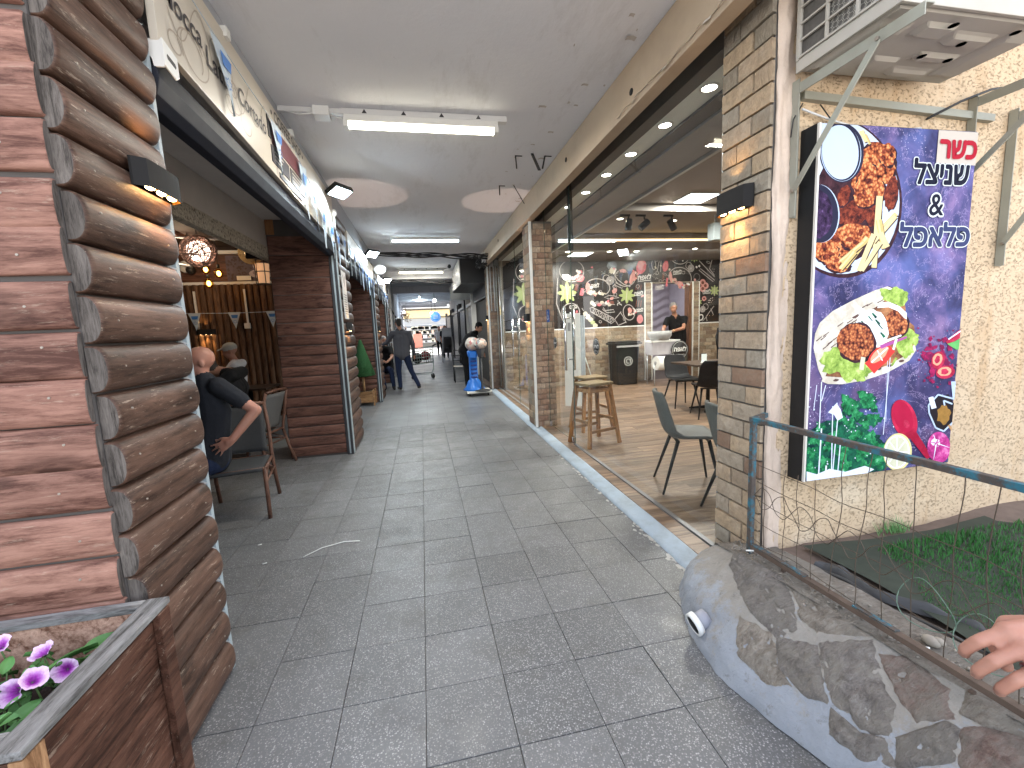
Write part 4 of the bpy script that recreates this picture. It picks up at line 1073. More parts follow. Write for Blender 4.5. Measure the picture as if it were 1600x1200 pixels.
S([(520,880),(560,870),(578,900),(575,960),(540,985),(510,960),(500,910)], 'dark'); S(ell(545, 935, 20, 30, 10, 18, .2, 3), 'amber')
for q in (((498,905),(528,872)),((528,872),(580,885)),((498,905),(500,930)),((500,930),(520,975)),((520,975),(545,985)),((545,985),(575,955)),((548,905),(545,890)),((545,890),(572,900))): S(strip(*q[0], *q[1], 5), 'wire')
S(strip(505,880,515,915,16), 'drip'); S(strip(575,830,580,885,14,14), 'wire'); S(strip(560,965,585,1000,7,9), 'wood')
S([(552,708),(575,685),(605,662),(605,690),(580,705),(560,718)], 'red'); S([(556,714),(580,706),(604,692),(602,728),(585,732)], 'green'); S(strip(560,700,600,672,4), 'drip')
for x, y, rx, ry, ro in ((528,765,20,28,20),(550,802,30,20,-10)): S(ell(x, y, rx, ry, ro, 24), 'red'); S(ell(x-2, y-2, rx*.72, ry*.7, ro, 20, .06, 3), 'tomato_seed'); S(ell(x-2, y-2, rx*.4, ry*.4, ro, 12, .2, 5), 'red')
S([(532,47),(655,54),(648,158),(523,150)], 'label')
pr = sp_mb.done('food_print', [SM[k] for k in SMK], t, fix=False)
# lettering of the sign
def sign_word(body, cx, cy, size, m, glow=True, sx=1.0, off=.012):
    u, v = HS(cx, cy); k = 0
    if glow:
        mb = MB()
        for q in range(16):
            dx, dz = .0105*math.cos(q*math.pi/8), .0105*math.sin(q*math.pi/8)
            put_text(mb, body, lambda a, b: (SX+u+a+dx, SY-.0062-.00002*q, SZ+v+b+dz), size, 0, 0, 0, sx)
        mb.done('letter_glow', SM['glow'], t, fix=False)
    mb = MB()
    for q in range(8):
        dx, dz = off*math.cos(q*math.pi/4), off*math.sin(q*math.pi/4)
        put_text(mb, body, lambda a, b: (SX+u+a+dx, SY-.0070-.00002*q, SZ+v+b+dz), size, 0, 0, 0, sx)
    mb.done('lettering', SM[m], t, fix=False)
sign_word('כשר'[::-1], 590, 135, .135, 'kosher', False, 1.0, .006)
sign_word('שניצל'[::-1], 537, 216, .150, 'navy', True, .98, .0055)
sign_word('&', 519, 314, .15, 'navy', True, 1.0, .002)
sign_word('פלאפל'[::-1], 517, 410, .150, 'slate', True, 1.08, .0055)

# ---------------------------------------------------------------- air conditioner on brackets
M_AC = mat('ac_cream_paint', (.44,.41,.36), .55, var=.08, scale=5, dirt=.4, dirtcol=(.36,.30,.24))
M_ACD = mat('ac_coil_dark', (.12,.11,.10), .7, .3, var=.4, scale=60)
M_BRKT = mat('bracket_grey_green', (.31,.31,.26), .55, var=.12, scale=8, dirt=.3, dirtcol=(.2,.15,.1))
ax0, ax1, ay0, ay1, az = 1.775, 2.62, 1.385, 1.84, 2.60
t = thing('air_conditioner', 'cream outdoor air conditioner unit seen from below above the food sign', 'air conditioner', (2.2, 1.55, az))
mb = MB(); mb.box(ax0+.012, ax1, ay0+.01, ay1-.01, az+.03, az+.56); mb.done('casing', M_AC, t, bevel=.01)
mb = MB()   # base pan with pressed ribs
def pan(u, v):
    x = ax0+.006+u*(ax1-ax0-.012); y = ay0+.004+v*(ay1-ay0-.008)
    e = min(u*(ax1-ax0), (1-u)*(ax1-ax0), v*(ay1-ay0), (1-v)*(ay1-ay0))
    z = az + (.012 if e < .02 else 0.0)
    q = 0
    for (cx, cy, rx, ry, h) in ((.12,.55,.09,.36,-.016),(.36,.24,.10,.09,-.014),(.36,.72,.09,.10,-.014),(.62,.3,.14,.07,-.016),(.62,.56,.14,.06,-.016),(.62,.82,.14,.06,-.014),(.87,.5,.08,.36,-.016)):
        dx, dy = abs(u-cx)/rx, abs(v-cy)/ry
        if max(dx, dy) < 1: q = h*min(1, (1-max(dx, dy))*4)
    return (x, y, z+q)
mb.grid(pan, 70, 34, sm=False); mb.done('base_pan', M_AC, t)
mb = MB(); mb.box(ax0+.004, ax1+.002, ay0-.002, ay0+.012, az+.001, az+.07); mb.box(ax0-.001, ax0+.012, ay0-.002, ay1, az+.002, az+.052); mb.done('base_skirt', M_AC, t, bevel=.003)
mb = MB()
for x, y in ((1.88,1.62),(2.1,1.44),(2.28,1.53),(2.42,1.44),(2.2,1.62),(2.36,1.63)): mb.lathe([(.018,.0),(.001,.0)], (x, y, az-.0175), 10)
mb.done('drain_hole', M_BLK, t, kind='stuff')
mb = MB(); mb.box(ax0+.0075, ax0+.0125, ay0+.03, ay1-.025, az+.07, az+.54); mb.done('coil', M_ACD, t)
mb = MB()   # hexagonal guard wires over the coil
for i in range(12):
    for j in range(24):
        cy_, cz_ = ay0+.035+i*.0235, az+.075+j*.0205+(.010 if i % 2 else 0)
        if cy_ > ay1-.03: continue
        ribbon(mb, [(cy_+.012*math.cos(a), cz_+.0115*math.sin(a)) for a in [k*math.pi/3 for k in range(6)]], .0022, lambda a, b: (ax0+.0055, a, b), closed=True)
mb.done('hex_guard', mat('guard_wire', (.42,.40,.35), .5), t, kind='stuff')
gr = MB()
for i in range(4): y = ay0+.03+i*(ay1-ay0-.05)/3; gr.box(ax0-.008, ax0+.003, y-.006, y+.006, az+.055, az+.55)
for j in range(8): z = az+.06+j*.068; gr.box(ax0-.009, ax0+.002, ay0+.03, ay1-.02, z-.004, z+.004)
gr.done('side_grille', M_AC, t, bevel=.0015)
mb = MB(); mb.box(ax0-.006, ax0+.012, ay1-.02, ay1-.002, az+.05, az+.56); mb.box(ax0-.006, ax0+.012, ay0, ay0+.03, az+.05, az+.56); mb.done('corner_post', M_AC, t, bevel=.003)
mb = MB()
for k in range(14): mb.tube([(2.2+(.05+.016*k)*math.cos(a), ay0-.006, az+.33+(.05+.016*k)*math.sin(a)) for a in [q*math.pi/20 for q in range(40)]], .0028, 5, closed=True)
mb.done('fan_guard', M_AC, t)
def ac_bracket(x, label, y_wall=1.896, L=.56, zt=2.575, drop=.60):
    t = thing('wall_bracket', label, 'bracket', (x, 1.8, 2.2), 0, 'steel wall brackets')
    mb = MB(); mb.box(x-.022, x+.022, y_wall-.005, y_wall, zt-drop, zt+.02); mb.box(x-.022, x-.017, y_wall-.04, y_wall-.005, zt-drop, zt+.02); mb.done('upright', M_BRKT, t)
    mb = MB(); mb.box(x-.022, x+.022, y_wall-L, y_wall-.042, zt-.005, zt); mb.box(x-.022, x-.017, y_wall-L, y_wall-.042, zt-.045, zt-.005); mb.done('arm', M_BRKT, t)
    mb = MB(); mb.beam((x-.026, y_wall-.03, zt-drop+.12), (x-.026, y_wall-L*.72, zt-.03), .006, .028); mb.done('strut', M_BRKT, t)
    mb = MB()
    for (y, z) in ((y_wall-L*.72, zt-.03), (y_wall-.03, zt-drop+.12)): mb.cyl((x-.036, y, z), (x-.028, y, z), .008, seg=6)
    mb.done('bolt', M_SCREW, t)
    return t
ac_bracket(1.835, 'grey steel bracket under the left end of the air conditioner')
ac_bracket(2.93, 'grey steel bracket whose upright is hidden behind the food sign', drop=.5)
ac_bracket(3.22, 'tall grey steel bracket right of the food sign, under the second unit', zt=2.52, drop=.80, L=.6)
mb = MB(); mb.beam((1.86, 1.885, 2.535), (3.06, 1.885, 2.49), .03, .035); tag(mb.done('wall_rail', M_BRKT), 'grey steel rail on the ochre wall between the air conditioner brackets', 'rail')
t = thing('cable', 'loose thin cables hanging on the wall above the food sign', 'cable', (2.2, 1.88, 2.5))
mb = MB(); mb.tube([(1.85+.06*i, 1.872, 2.47-.045*math.sin(i*.25)-.004*i) for i in range(13)], .005, 6); mb.done('strand', M_COND, t)
mb = MB(); mb.tube([(2.6, 1.87, 2.46), (2.8, 1.86, 2.55), (3.0, 1.86, 2.62), (3.3, 1.85, 2.66)], .006, 6); mb.tube([(1.96,1.88,2.5),(2.0,1.86,2.43),(2.01,1.86,2.38)], .003, 5); mb.tube([(1.86,1.88,2.5),(1.8,1.87,2.42),(1.79,1.87,2.34)], .003, 5); mb.done('strand', M_BLK, t)

# ---------------------------------------------------------------- stone retaining wall and garden bed
WB = [(2.125, 1.50), (2.10, 1.40), (2.03, 1.315), (1.90, 1.235), (1.72, 1.165), (1.475, 1.118), (1.24, 1.165), (1.02, 1.235), (.6, 1.35), (.0, 1.48), (-1.0, 1.6)]   # foot line (Y, X)
WT = [(2.10, 1.60), (2.06, 1.57), (2.0, 1.545), (1.92, 1.53), (1.80, 1.515), (1.475, 1.53), (1.24, 1.555), (1.02, 1.585), (.6, 1.66), (.0, 1.76), (-1.0, 1.9)]
def lerp_line(tab, u):
    s = u*(len(tab)-1); i = min(int(s), len(tab)-2); f = s-i; f2 = f
    return (tab[i][0]+(tab[i+1][0]-tab[i][0])*f2, tab[i][1]+(tab[i+1][1]-tab[i][1])*f2)
def wall_top(u): return .20+.10*min(1, u*2.2) - (.17*(1-u/.09)**2 if u < .09 else 0)
def wall_pt(u, v, off=0.0):
    (yb, xb), (ytp, xt) = lerp_line(WB, u), lerp_line(WT, u)
    s = v; bulge = .055*math.sin(math.pi*min(1, v))
    x = xb+(xt-xb)*s - bulge - off*.8; y = yb+(ytp-yb)*s; z = wall_top(u)*(s**.85) + bulge*.35 + off*.6
    n = .020*mnoise.noise((x*7, y*7, z*7)) + .007*mnoise.noise((x*25, y*25, z*25)) + .003*mnoise.noise((x*60, y*60, z*60))
    return (x-n, y, max(-.01, z+n*.5)+.002)
def wallmat():
    g = NG('blue_grey_render'); co = g.coord((1,1,1), False)
    c = g.mix(g.noise(co, 4, 6, .65), (.21,.225,.255), (.36,.385,.425))
    sz = g.n.new('ShaderNodeSeparateXYZ'); g.l.new(co, sz.inputs[0])
    m = g.ramp(g.math('ADD', g.noise(co, 6, 6, .75), g.math('MULTIPLY', g.math('SUBTRACT', sz.outputs[2], .13), 1.1)), [(.50, 0.0), (.62, 1.0)])
    c = g.mix(g.math('MULTIPLY', m, .85), c, g.mix(g.noise(co, 18, 5, .7), (.18,.16,.135), (.36,.33,.285)))
    m2 = g.ramp(g.noise(co, 16, 6, .8), [(.57, 0.0), (.66, 1.0)])
    c = g.mix(g.math('MULTIPLY', m2, .55), c, (.13,.125,.12))
    w_ = g.ramp(g.noise(co, 35, 4, .7), [(.68, 0.0), (.74, .5)]); c = g.mix(w_, c, (.46,.47,.48))
    return g.end(c, .75, g.bump(g.noise(co, 30, 6, .75), .55, .02), 0, .35)
M_REN = wallmat()
def stonemat(name, a, b, c_):
    g = NG(name); co = g.coord((1,1,1)); n = g.noise(co, 11, 8, .72, .6); n2 = g.noise(g.coord((1,2.2,1)), 26, 5, .75, .4)
    c = g.ramp(g.math('ADD', g.math('MULTIPLY', n, .6), g.math('MULTIPLY', n2, .4)), [(.36, a), (.5, b), (.64, c_)])
    c = g.mix(g.ramp(g.noise(co, 60, 3, .7), [(.64, 0.0), (.72, .5)]), c, (.6,.56,.5))
    wn = g.noise(g.coord((1.2,4.5,2.5)), 16, 8, .8, .5); c = g.mix(g.ramp(wn, [(.42, .5), (.52, 0.0)]), c, a)
    dust = g.ramp(g.noise(g.coord((1,1,1), False), 8, 8, .75), [(.40, 0.0), (.60, .85)]); c = g.mix(dust, c, (.34,.31,.27))
    c = g.hsv(c, v=g.math('ADD', g.math('MULTIPLY', g.rand(), .25), .95))
    return g.end(c, .9, g.bump(g.math('ADD', g.math('ADD', n, n2), wn), 1.0, .03), 0, .2)
M_ST = [stonemat('stone_grey', (.14,.122,.115), (.30,.27,.25), (.47,.44,.41)), stonemat('stone_red', (.17,.11,.095), (.35,.245,.21), (.50,.41,.37)), stonemat('stone_tan', (.17,.145,.12), (.37,.32,.27), (.52,.475,.42))]
t = thing('stone_wall', 'low sloping garden wall of flat stones set in blue grey render below the fence', 'garden wall', (1.5, 1.4, 0))
mb = MB(); mb.grid(lambda u, v: wall_pt(u, v), 130, 26)
mb.done('render', M_REN, t)
# flat irregular stones bedded in the render: outlines along the wall (u) and up its face (v)
def stone(poly, seed, m):
    rr = random.Random(seed); cu = sum(p[0] for p in poly)/len(poly); cv = sum(p[1] for p in poly)/len(poly); n = len(poly); poly = [(cu+(p[0]-cu)*1.2, cv+(p[1]-cv)*1.2) for p in poly]
    def f(a, b):
        q = a*n; i0 = int(q) % n; fr = q-int(q); p, r = poly[i0], poly[(i0+1) % n]
        x, y = p[0]+(r[0]-p[0])*fr, p[1]+(r[1]-p[1])*fr
        jg = 1+.07*mnoise.noise((x*60, y*8, seed)); uu, vv = cu+(x-cu)*b*jg, cv+(y-cv)*b*jg
        vv = min(max(vv, .02), 1.03); e = (1-b**6)
        h = .015*e - .006 + (.014*mnoise.noise((uu*60+seed, vv*7, seed)) + .008*mnoise.noise((uu*170, vv*22, seed)) + .004*mnoise.noise((uu*400, vv*60, seed)))*(1-b**4)
        return wall_pt(uu, vv, h)
    mb = MB(); mb.grid(lambda a, b: f(a % 1.0, b), 36, 10, sm=True)
    bmesh.ops.remove_doubles(mb.bm, verts=mb.bm.verts[:], dist=.0003)
    return mb.done('stone', m, t)
for i, (mi, poly) in enumerate([(0, [(.357,1.0),(.433,1.02),(.473,1.0),(.553,.755),(.543,.592),(.493,.633),(.443,.735)]), (0, [(.548,.571),(.598,.694),(.659,.388),(.634,.327),(.583,.388)]),
    (0, [(.598,.735),(.639,.939),(.704,.653),(.714,.449),(.699,.387),(.664,.428)]), (1, [(.659,.90),(.684,1.0),(.719,.939),(.730,.796),(.722,.633),(.702,.735)]), (2, [(.478,1.03),(.533,1.03),(.620,1.02),(.622,.969),(.583,.816),(.556,.806)]),
    (2, [(.726,1.0),(.754,1.0),(.759,.92),(.744,.85),(.734,.85)]), (0, [(.722,.47),(.732,.735),(.739,.735),(.747,.54),(.731,.30)]), (1, [(.742,.75),(.744,.837),(.759,.898),(.785,.86),(.785,.612),(.762,.43),(.751,.571)]), (0, [(.669,.368),(.704,.337),(.716,.408),(.727,.286),(.714,.184),(.685,.2)]),
    (2, [(.49,.52),(.54,.56),(.575,.40),(.61,.33),(.58,.22),(.53,.26)]), (0, [(.79,.9),(.83,.95),(.86,.7),(.84,.45),(.80,.5)]), (1, [(.80,.4),(.84,.42),(.86,.2),(.82,.1)]), (2, [(.87,.95),(.93,.95),(.95,.6),(.90,.4),(.87,.6)])]):
    stone(poly, 50+i, M_ST[mi])
# top ledge of the wall with mortar and flat stones
mb = MB()
def ledge(u, v):
    y, x = lerp_line(WT, u); z = wall_top(u)
    return (x-.01+v*.30, y, z+.004+.012*mnoise.noise((x*6+v*3, y*8, 3))+.005*mnoise.noise((x*30+v*9, y*30, 1)) - .03*v)
mb.grid(ledge, 110, 12); mb.done('ledge', M_ST[2], t)
# pipe stub poking out of the render
mb = MB(); mb.tube([(1.22, 1.655, .105), (1.165, 1.655, .085)], .042, 16); mb.done('pipe', mat('pipe_grey', (.30,.31,.36), .5, var=.15), t)
mb = MB(); mb.lathe([(.052, 0), (.052, -.028), (.040, -.028), (.040, 0)], (0, 0, 0), 18); o = mb.done('pipe_collar', M_WHITE, t); 
o.matrix_local = Matrix.Translation(Vector((1.172, 1.655, .090)) - BASE[t.name]) @ Vector((1.22-1.165, 0, .02)).to_track_quat('Z', 'Y').to_matrix().to_4x4()
mb = MB(); mb.lathe([(.001, 0), (.040, 0)], (0,0,0), 16); o = mb.done('pipe_mouth', M_BLK, t)
o.matrix_local = Matrix.Translation(Vector((1.147, 1.655, .081)) - BASE[t.name]) @ Vector((1.22-1.165, 0, .02)).to_track_quat('Z', 'Y').to_matrix().to_4x4()
# garden bed: soil and artificial grass
mb = MB(); mb.grid(lambda u, v: (1.62+u*7, 1.90-v*4.0, .23+.03*mnoise.noise((u*14, v*9, 2))+.012*mnoise.noise((u*60, v*40, 2))+(.05*max(0, (u*7-1.1))**.8*(1-v*5) if (u*7 > 1.1 and v < .2) else 0)), 90, 60); mb.done('garden_soil', mat('garden_soil', (.17,.125,.10), .95, var=.45, scale=14, bump=.9, bscale=60), kind='structure')
M_GR = mat('artificial_grass', (.05,.19,.042), .7, var=.45, scale=5, rnd=0)
rr = random.Random(6); mb = MB()
for i in range(15000):
    x = 2.0+abs(rr.gauss(0, .9)); y = rr.uniform(.3, 1.72)
    if x > 3.9 or x < 1.98 + .45*max(0, (y-1.15)) + .05*math.sin(y*9): continue
    z = .262+.02*mnoise.noise((x*2, y*2, 1)); a = rr.uniform(0, 6.28); w_, h = .0035, rr.uniform(.014, .032); dx, dy = math.cos(a)*w_, math.sin(a)*w_; lx, ly = rr.uniform(-.012,.012), rr.uniform(-.012,.012)
    mb.face([(x-dx, y-dy, z-.01), (x+dx, y+dy, z-.01), (x+lx, y+ly, z+h)])
tag(mb.done('grass', M_GR), 'dark green artificial grass in the garden bed', 'grass', kind='stuff')
mb = MB(); mb.grid(lambda u, v: (1.98-.05+u*2.1+.03*math.sin(v*7), 1.84-v*1.6-.05*math.sin(u*5), .262+.012*mnoise.noise((u*6, v*6, 5))), 40, 30)
tag(mb.done('turf_mat', mat('turf_backing', (.040,.048,.034), .9, var=.4, scale=20)), 'dark green turf mat lying on the garden soil', 'mat')
t = thing('edging_strip', 'crumpled black plastic edging along the grass behind the fence', 'garden edging', (2.0, 1.5, .26))
mb = MB(); mb.grid(lambda u, v: (1.83+.10*u+.055*v+.02*math.sin(u*11)+(.12*u*u), 1.68-.62*u+.02*math.sin(u*7), .245+.035*math.sin(math.pi*v)+.022*mnoise.noise((u*9, v*3, 7))), 40, 8); mb.done('sheet', mat('black_plastic_sheet', (.06,.06,.062), .55, var=.3, scale=20), t)
mb = MB(); mb.tube([(1.80+.16*s+.02*math.sin(s*9), 1.64-.78*s, .258+.012*math.sin(s*14)) for s in [i/20 for i in range(17)]], .008, 8); mb.done('hose', mat('hose_dark', (.06,.058,.055), .5, var=.3), t)
# litter and pebbles
M_PEB = mat('pebble', (.28,.25,.21), .8, var=.3, scale=30, rnd=.2)
mb = MB()
for i in range(260):
    u = rr.uniform(.18, .75); v = abs(rr.gauss(0, .35))+.06; y, x = lerp_line(WT, u); r = rr.uniform(.002, .009)
    mb.ball((x+v*.3, y+rr.uniform(-.02,.02), wall_top(u)-.03*min(v,1)+.006), (r, r*rr.uniform(.6,1.2), r*.7), sub=1)
tag(mb.done('gravel', M_PEB), 'small gravel and crumbs on the ledge of the garden wall', 'gravel', kind='stuff')
for (u, v, L, a, lab) in ((.395, .12, .05, .35, 'cigarette butt on the wall ledge beside the bottom rail'), (.67, .10, .06, .5, 'white cigarette butt on the wall ledge near the hand')):
    y, x = lerp_line(WT, u); mb = MB(); mb.tube([(x+v*.3, y, wall_top(u)+.024), (x+v*.3+L*math.cos(a), y-L*math.sin(a), wall_top(u)+.024)], .0042, 8); tag(mb.done('cigarette_butt', M_WHITE), lab, 'litter')
mb = MB(); mb.ball((1.73, 1.10, .305), (.022,.03,.018), sub=2); mb.ball((1.745, 1.085, .31), (.016,.02,.014), sub=2); tag(mb.done('stone_lump', M_PEB), 'pale stone lump on the ledge just left of the hand', 'stone')
# weed
mb = MB()
for i in range(90):
    a = rr.uniform(0, 6.28); b = rr.uniform(.02,.09); x, y = 2.56+rr.gauss(0,.05), 1.84+rr.uniform(-.03,.03)
    mb.face([(x, y, .25), (x+.006, y, .25), (x+b*math.cos(a)*.6, y+b*math.sin(a)*.3, .26+b)])
tag(mb.done('weed', M_LEAF), 'small green weed at the foot of the ochre wall', 'weed')

# ---------------------------------------------------------------- blue fence with wire mesh
def fencemat():
    g = NG('peeling_blue_paint'); co = g.coord((1,1,1), False)
    c = g.mix(g.noise(co, 12, 4), (.016,.105,.155), (.045,.20,.27))
    m = g.ramp(g.noise(co, 16, 7, .75), [(.41, 0.0), (.52, 1.0)])
    c = g.mix(g.math('MULTIPLY', m, .92), c, g.mix(g.noise(co, 60, 4), (.045,.032,.026), (.13,.085,.06)))
    return g.end(c, .6, g.bump(g.noise(co, 50, 5), .5, .006), 0, .4)
M_FEN = fencemat()
M_FENR = mat('rusty_steel', (.12,.085,.065), .75, .2, var=.4, scale=18, bump=.5, bscale=90)
M_WIRE = mat('mesh_wire_rust', (.10,.075,.055), .7, .3, var=.3, scale=20)
fx = lambda y: 1.6 + .0*(1.83-y)
t = thing('fence', 'peeling blue steel fence with a wire mesh on the garden wall', 'fence', (1.6, 1.83, .28))
mb = MB(); mb.box(1.588, 1.613, 1.823, 1.848, .27, 1.0); mb.done('post', M_FEN, t, bevel=.003)
mb = MB(); mb.beam((1.60, 1.852, .988), (1.60, .0, 1.005), .026, .024); mb.done('top_rail', M_FEN, t, bevel=.003)
mb = MB(); mb.beam((1.616, 1.84, .990), (1.715, 1.885, .992), .024, .024); mb.done('return_bar', M_FEN, t, bevel=.002)
mb = MB(); mb.beam((1.60, 1.818, .318), (1.60, .0, .375), .03, .022); mb.done('bottom_rail', M_FENR, t, bevel=.003)
mb = MB(); mb.beam((1.60, 1.816, .3325), (1.60, 1.50, .3425), .026, .006); mb.beam((1.60, 1.28, .3495), (1.60, 1.12, .354), .022, .006); mb.done('blue_paint_remains', M_FEN, t, kind='stuff')
for y in (1.62, .9, .3):
    mb = MB(); mb.beam((1.60, y, .20), (1.60, y, .315), .014, .014); mb.done('foot', M_FENR, t)
mb = MB(); mb.beam((1.60, -.03, .26), (1.60, -.03, 1.01), .03, .03); mb.done('post', M_FEN, t)
# wires
def wob(y, z, s): return (1.606+.012*math.sin(y*9+z*4+s)+.010*mnoise.noise((y*5, z*5, s)), y+.018*mnoise.noise((y*4, z*6, s+3)), z+.012*mnoise.noise((y*6, z*3, s+7)))
for i, z in enumerate((.40, .50, .60, .69, .775)):
    mb = MB(); mb.tube([wob(1.82-1.8*k/40, z-(.03+.05*(k/40))*(1-(z-.4)), i*.5) for k in range(41)], .0016, 5); mb.done('wire', M_WIRE, t)
for i in range(19):
    y = 1.76-i*.096; top = .785 if i < 4 else .985
    mb = MB(); mb.tube([wob(y-.03*math.sin(i*1.7)*k/14, .33+(top-.33)*k/14, 4.0) for k in range(15)], .0016, 5); mb.done('wire', M_WIRE, t)
for ph in (0, math.pi):
    mb = MB(); mb.tube([(1.606+.005*math.sin(k), 1.82-1.8*k/150, .60+.055*math.sin(k*.335+ph)-.05*k/150) for k in range(151)], .0017, 5); mb.done('curly_wire', M_WIRE, t)
for i in range(6):
    c_ = (1.612, 1.05-.17*i, .50-.02*i); mb = MB(); mb.tube([(c_[0]+.02*math.sin(a*2), c_[1]+.085*math.cos(a), c_[2]+.085*math.sin(a)) for a in [k*math.pi/14 for k in range(29)]], .0017, 5); mb.done('curly_wire', mat('wire_green', (.13,.2,.15), .6) if i == 0 else bpy.data.materials['wire_green'], t)
# ================================================================ GLASS SHOP INTERIOR
YB = 9.9; FL = .04
M_SHC = mat('shop_ceiling', (.29,.265,.245), .8, var=.05)
M_SHG = mat('shop_soffit_grey', (.34,.34,.345), .7, var=.1)
M_PALE = mat('soffit_pale_strip', (.80,.86,.85), .5, var=.06)
mb = MB(); mb.box(1.86, 9.0, 2.25, 13.9, 3.13, 3.2); mb.done('shop_ceiling', M_SHC, kind='structure')
mb = MB(); mb.box(1.77, 1.875, 2.27, 9.85, 3.0, 3.19); mb.box(2.06, 2.20, 2.27, 9.85, 2.98, 3.125); mb.done('shop_soffit', mat('soffit_dark', (.16,.16,.165), .6), kind='structure')
mb = MB(); mb.box(2.202, 2.60, 2.27, 9.85, 2.96, 3.124); mb.done('shop_soffit', M_SHG, kind='structure')
mb = MB(); mb.box(1.877, 2.058, 2.27, 9.85, 3.0, 3.124); sps = mb.done('shop_soffit', M_PALE, kind='structure')
mb = MB(); mb.box(2.602, 2.64, 2.27, 9.85, 2.93, 2.97); tag(mb.done('ceiling_rail', M_ALU), 'long aluminium rail under the soffit inside the glass shop', 'rail')
mb = MB(); mb.box(2.2, 8.9, 7.6, 9.88, 2.96, 3.12); mb.done('shop_soffit', mat('back_soffit', (.20,.185,.175), .7, var=.08), kind='structure')
mb = MB(); mb.box(2.6, 8.8, 5.75, 5.95, 3.03, 3.12); mb.done('shop_soffit', M_SHC, kind='structure')
mb = MB(); mb.box(2.0, 9.0, 2.20, 2.255, 0, 3.05); mb.done('shop_wall', M_SHC, kind='structure')
mb = MB(); mb.box(8.9, 9.0, 2.26, 13.9, 0, 3.05); mb.done('shop_wall', mat('shop_side_wall', (.34,.28,.22), .8), kind='structure')
# square LED panels and downlights
M_LED = emit('led_panel_glow', (.92, .97, 1), 2.5)
M_DOWN = emit('downlight_glow', (1, .95, .85), 4)
def led_panel(x, y, z, label, s=.28, p=45):
    t = thing('led_panel', label, 'ceiling light', (x, y, z), 0, 'square led panels'); mb = MB(); mb.box(-s-.015, s+.015, -s-.015, s+.015, -.018, -.002); mb.done('frame', M_WHITE, t, local=True)
    mb = MB(); mb.box(-s, s, -s, s, -.021, -.0185); mb.done('diffuser', M_LED, t, local=True)
    L = bpy.data.lights.new('panel_light', 'AREA'); L.energy = p; L.size = .55; L.color = (1,.95,.87); o = bpy.data.objects.new('panel_light', L); COL.objects.link(o); o.parent = t; o.location = (0, 0, -.03)
led_panel(3.75, 5.45, 3.13, 'bright square led panel in the shop ceiling, nearest the street', .2, 28)
led_panel(3.35, 8.8, 2.96, 'square led panel in the shop soffit near the mural', .2, 18)
led_panel(6.6, 5.4, 3.13, 'square led panel deep in the glass shop', .28, 40)
ORD = ['first', 'second', 'third', 'fourth', 'fifth', 'sixth', 'seventh', 'eighth', 'ninth', 'topmost']
def downlight(x, y, z, label, ax='z'):
    t = thing('downlight', label, 'ceiling light', (x, y, z), 0, 'round downlights'); mb = MB(); mb.lathe([(.062, 0), (.062, -.006), (.048, -.008), (.048, -.001)], (0,0,0), 18); mb.done('ring', M_WHITE, t, local=True)
    mb = MB(); mb.lathe([(.047, -.004), (.001, -.004)], (0,0,0), 18); mb.done('bulb', M_DOWN, t, local=True)
for q, y in enumerate((2.71, 3.24, 3.80, 4.33, 4.9, 5.5)): downlight(1.955, y, 3.0, ORD[q] + ' round downlight of the pale soffit strip behind the glass, counted from the brick pilaster')
for i, x in enumerate((3.0, 3.9, 4.5, 5.1, 5.7, 6.4, 7.1)): downlight(x, 8.3 + (.25 if i < 3 else 0), 2.96, ORD[i] + ' round downlight of the soffit before the mural, counted from the glass')
for i, (x, y) in enumerate(((3.2, 6.6), (4.2, 6.7), (5.2, 6.8))): downlight(x, y, 3.13, ORD[i] + ' round downlight in the middle of the shop ceiling, counted from the glass')
L = bpy.data.lights.new('soffit_light', 'AREA'); L.shape = 'RECTANGLE'; L.size = 4.5; L.size_y = .3; L.energy = 24; L.color = (1, .92, .8); lo = bpy.data.objects.new('soffit_light', L); COL.objects.link(lo); lo.location = (5.0, 8.35, 2.93); lo.rotation_euler = (R(25), 0, 0)
# warm cove glow strip
mb = MB(); mb.box(2.6, 8.8, 7.585, 7.597, 2.985, 3.01); tag(mb.done('light_strip', emit('cove_glow', (1, .66, .3), 1.2)), 'warm light strip along the shop soffit edge', 'light strip')
# track spots
def track_spot(x, y, label, aim):
    t = thing('track_spotlight', label, 'spotlight', (x, y, 3.13), 0, 'black track spotlights')
    mb = MB(); mb.box(-.14, .02, -.012, .012, -.03, 0); mb.done('track_head', M_BLK, t, local=True)
    mb = MB(); mb.tube([(0,0,-.03), (0,0,-.06), (.02,0,-.075), (.02,0,-.10)], .012, 8); mb.done('arm', M_BLK, t, local=True)
    d = Vector(aim).normalized(); p = Vector((0, 0, -.15)); mb = MB(); mb.tube([p-d*.085, p-d*.08, p+d*.085], [.042, .050, .052], 14); mb.done('can', M_BLK, t, local=True)
track_spot(3.22, 6.35, 'leftmost black track spotlight pointing down', (-.1,.1,-1)); track_spot(3.48, 6.35, 'middle black track spotlight turned sideways', (-.75,.2,-.65)); track_spot(3.95, 6.35, 'rightmost black track spotlight turned to the right', (.6,.2,-.8))
# hanging grey heater / speaker on ceiling near the glass pane (grey duct box)
t = thing('ceiling_speaker', 'pale grey box with arm under the shop ceiling, right of the spotlights', 'ceiling box', (4.62, 6.2, 3.13)); mb = MB(); mb.box(-.02, .02, -.02, .02, -.16, 0); mb.done('arm', M_ALU, t, local=True); mb = MB(); mb.box(-.09, .09, -.08, .08, -.42, -.16); mb.done('body', mat('speaker_grey', (.33,.37,.38), .5), t, local=True, bevel=.01)
mb = MB(); mb.box(4.9, 5.15, 6.0, 6.25, .04, 3.05); mb.done('shop_column', M_PALE, kind='structure') if False else mb.bm.free()
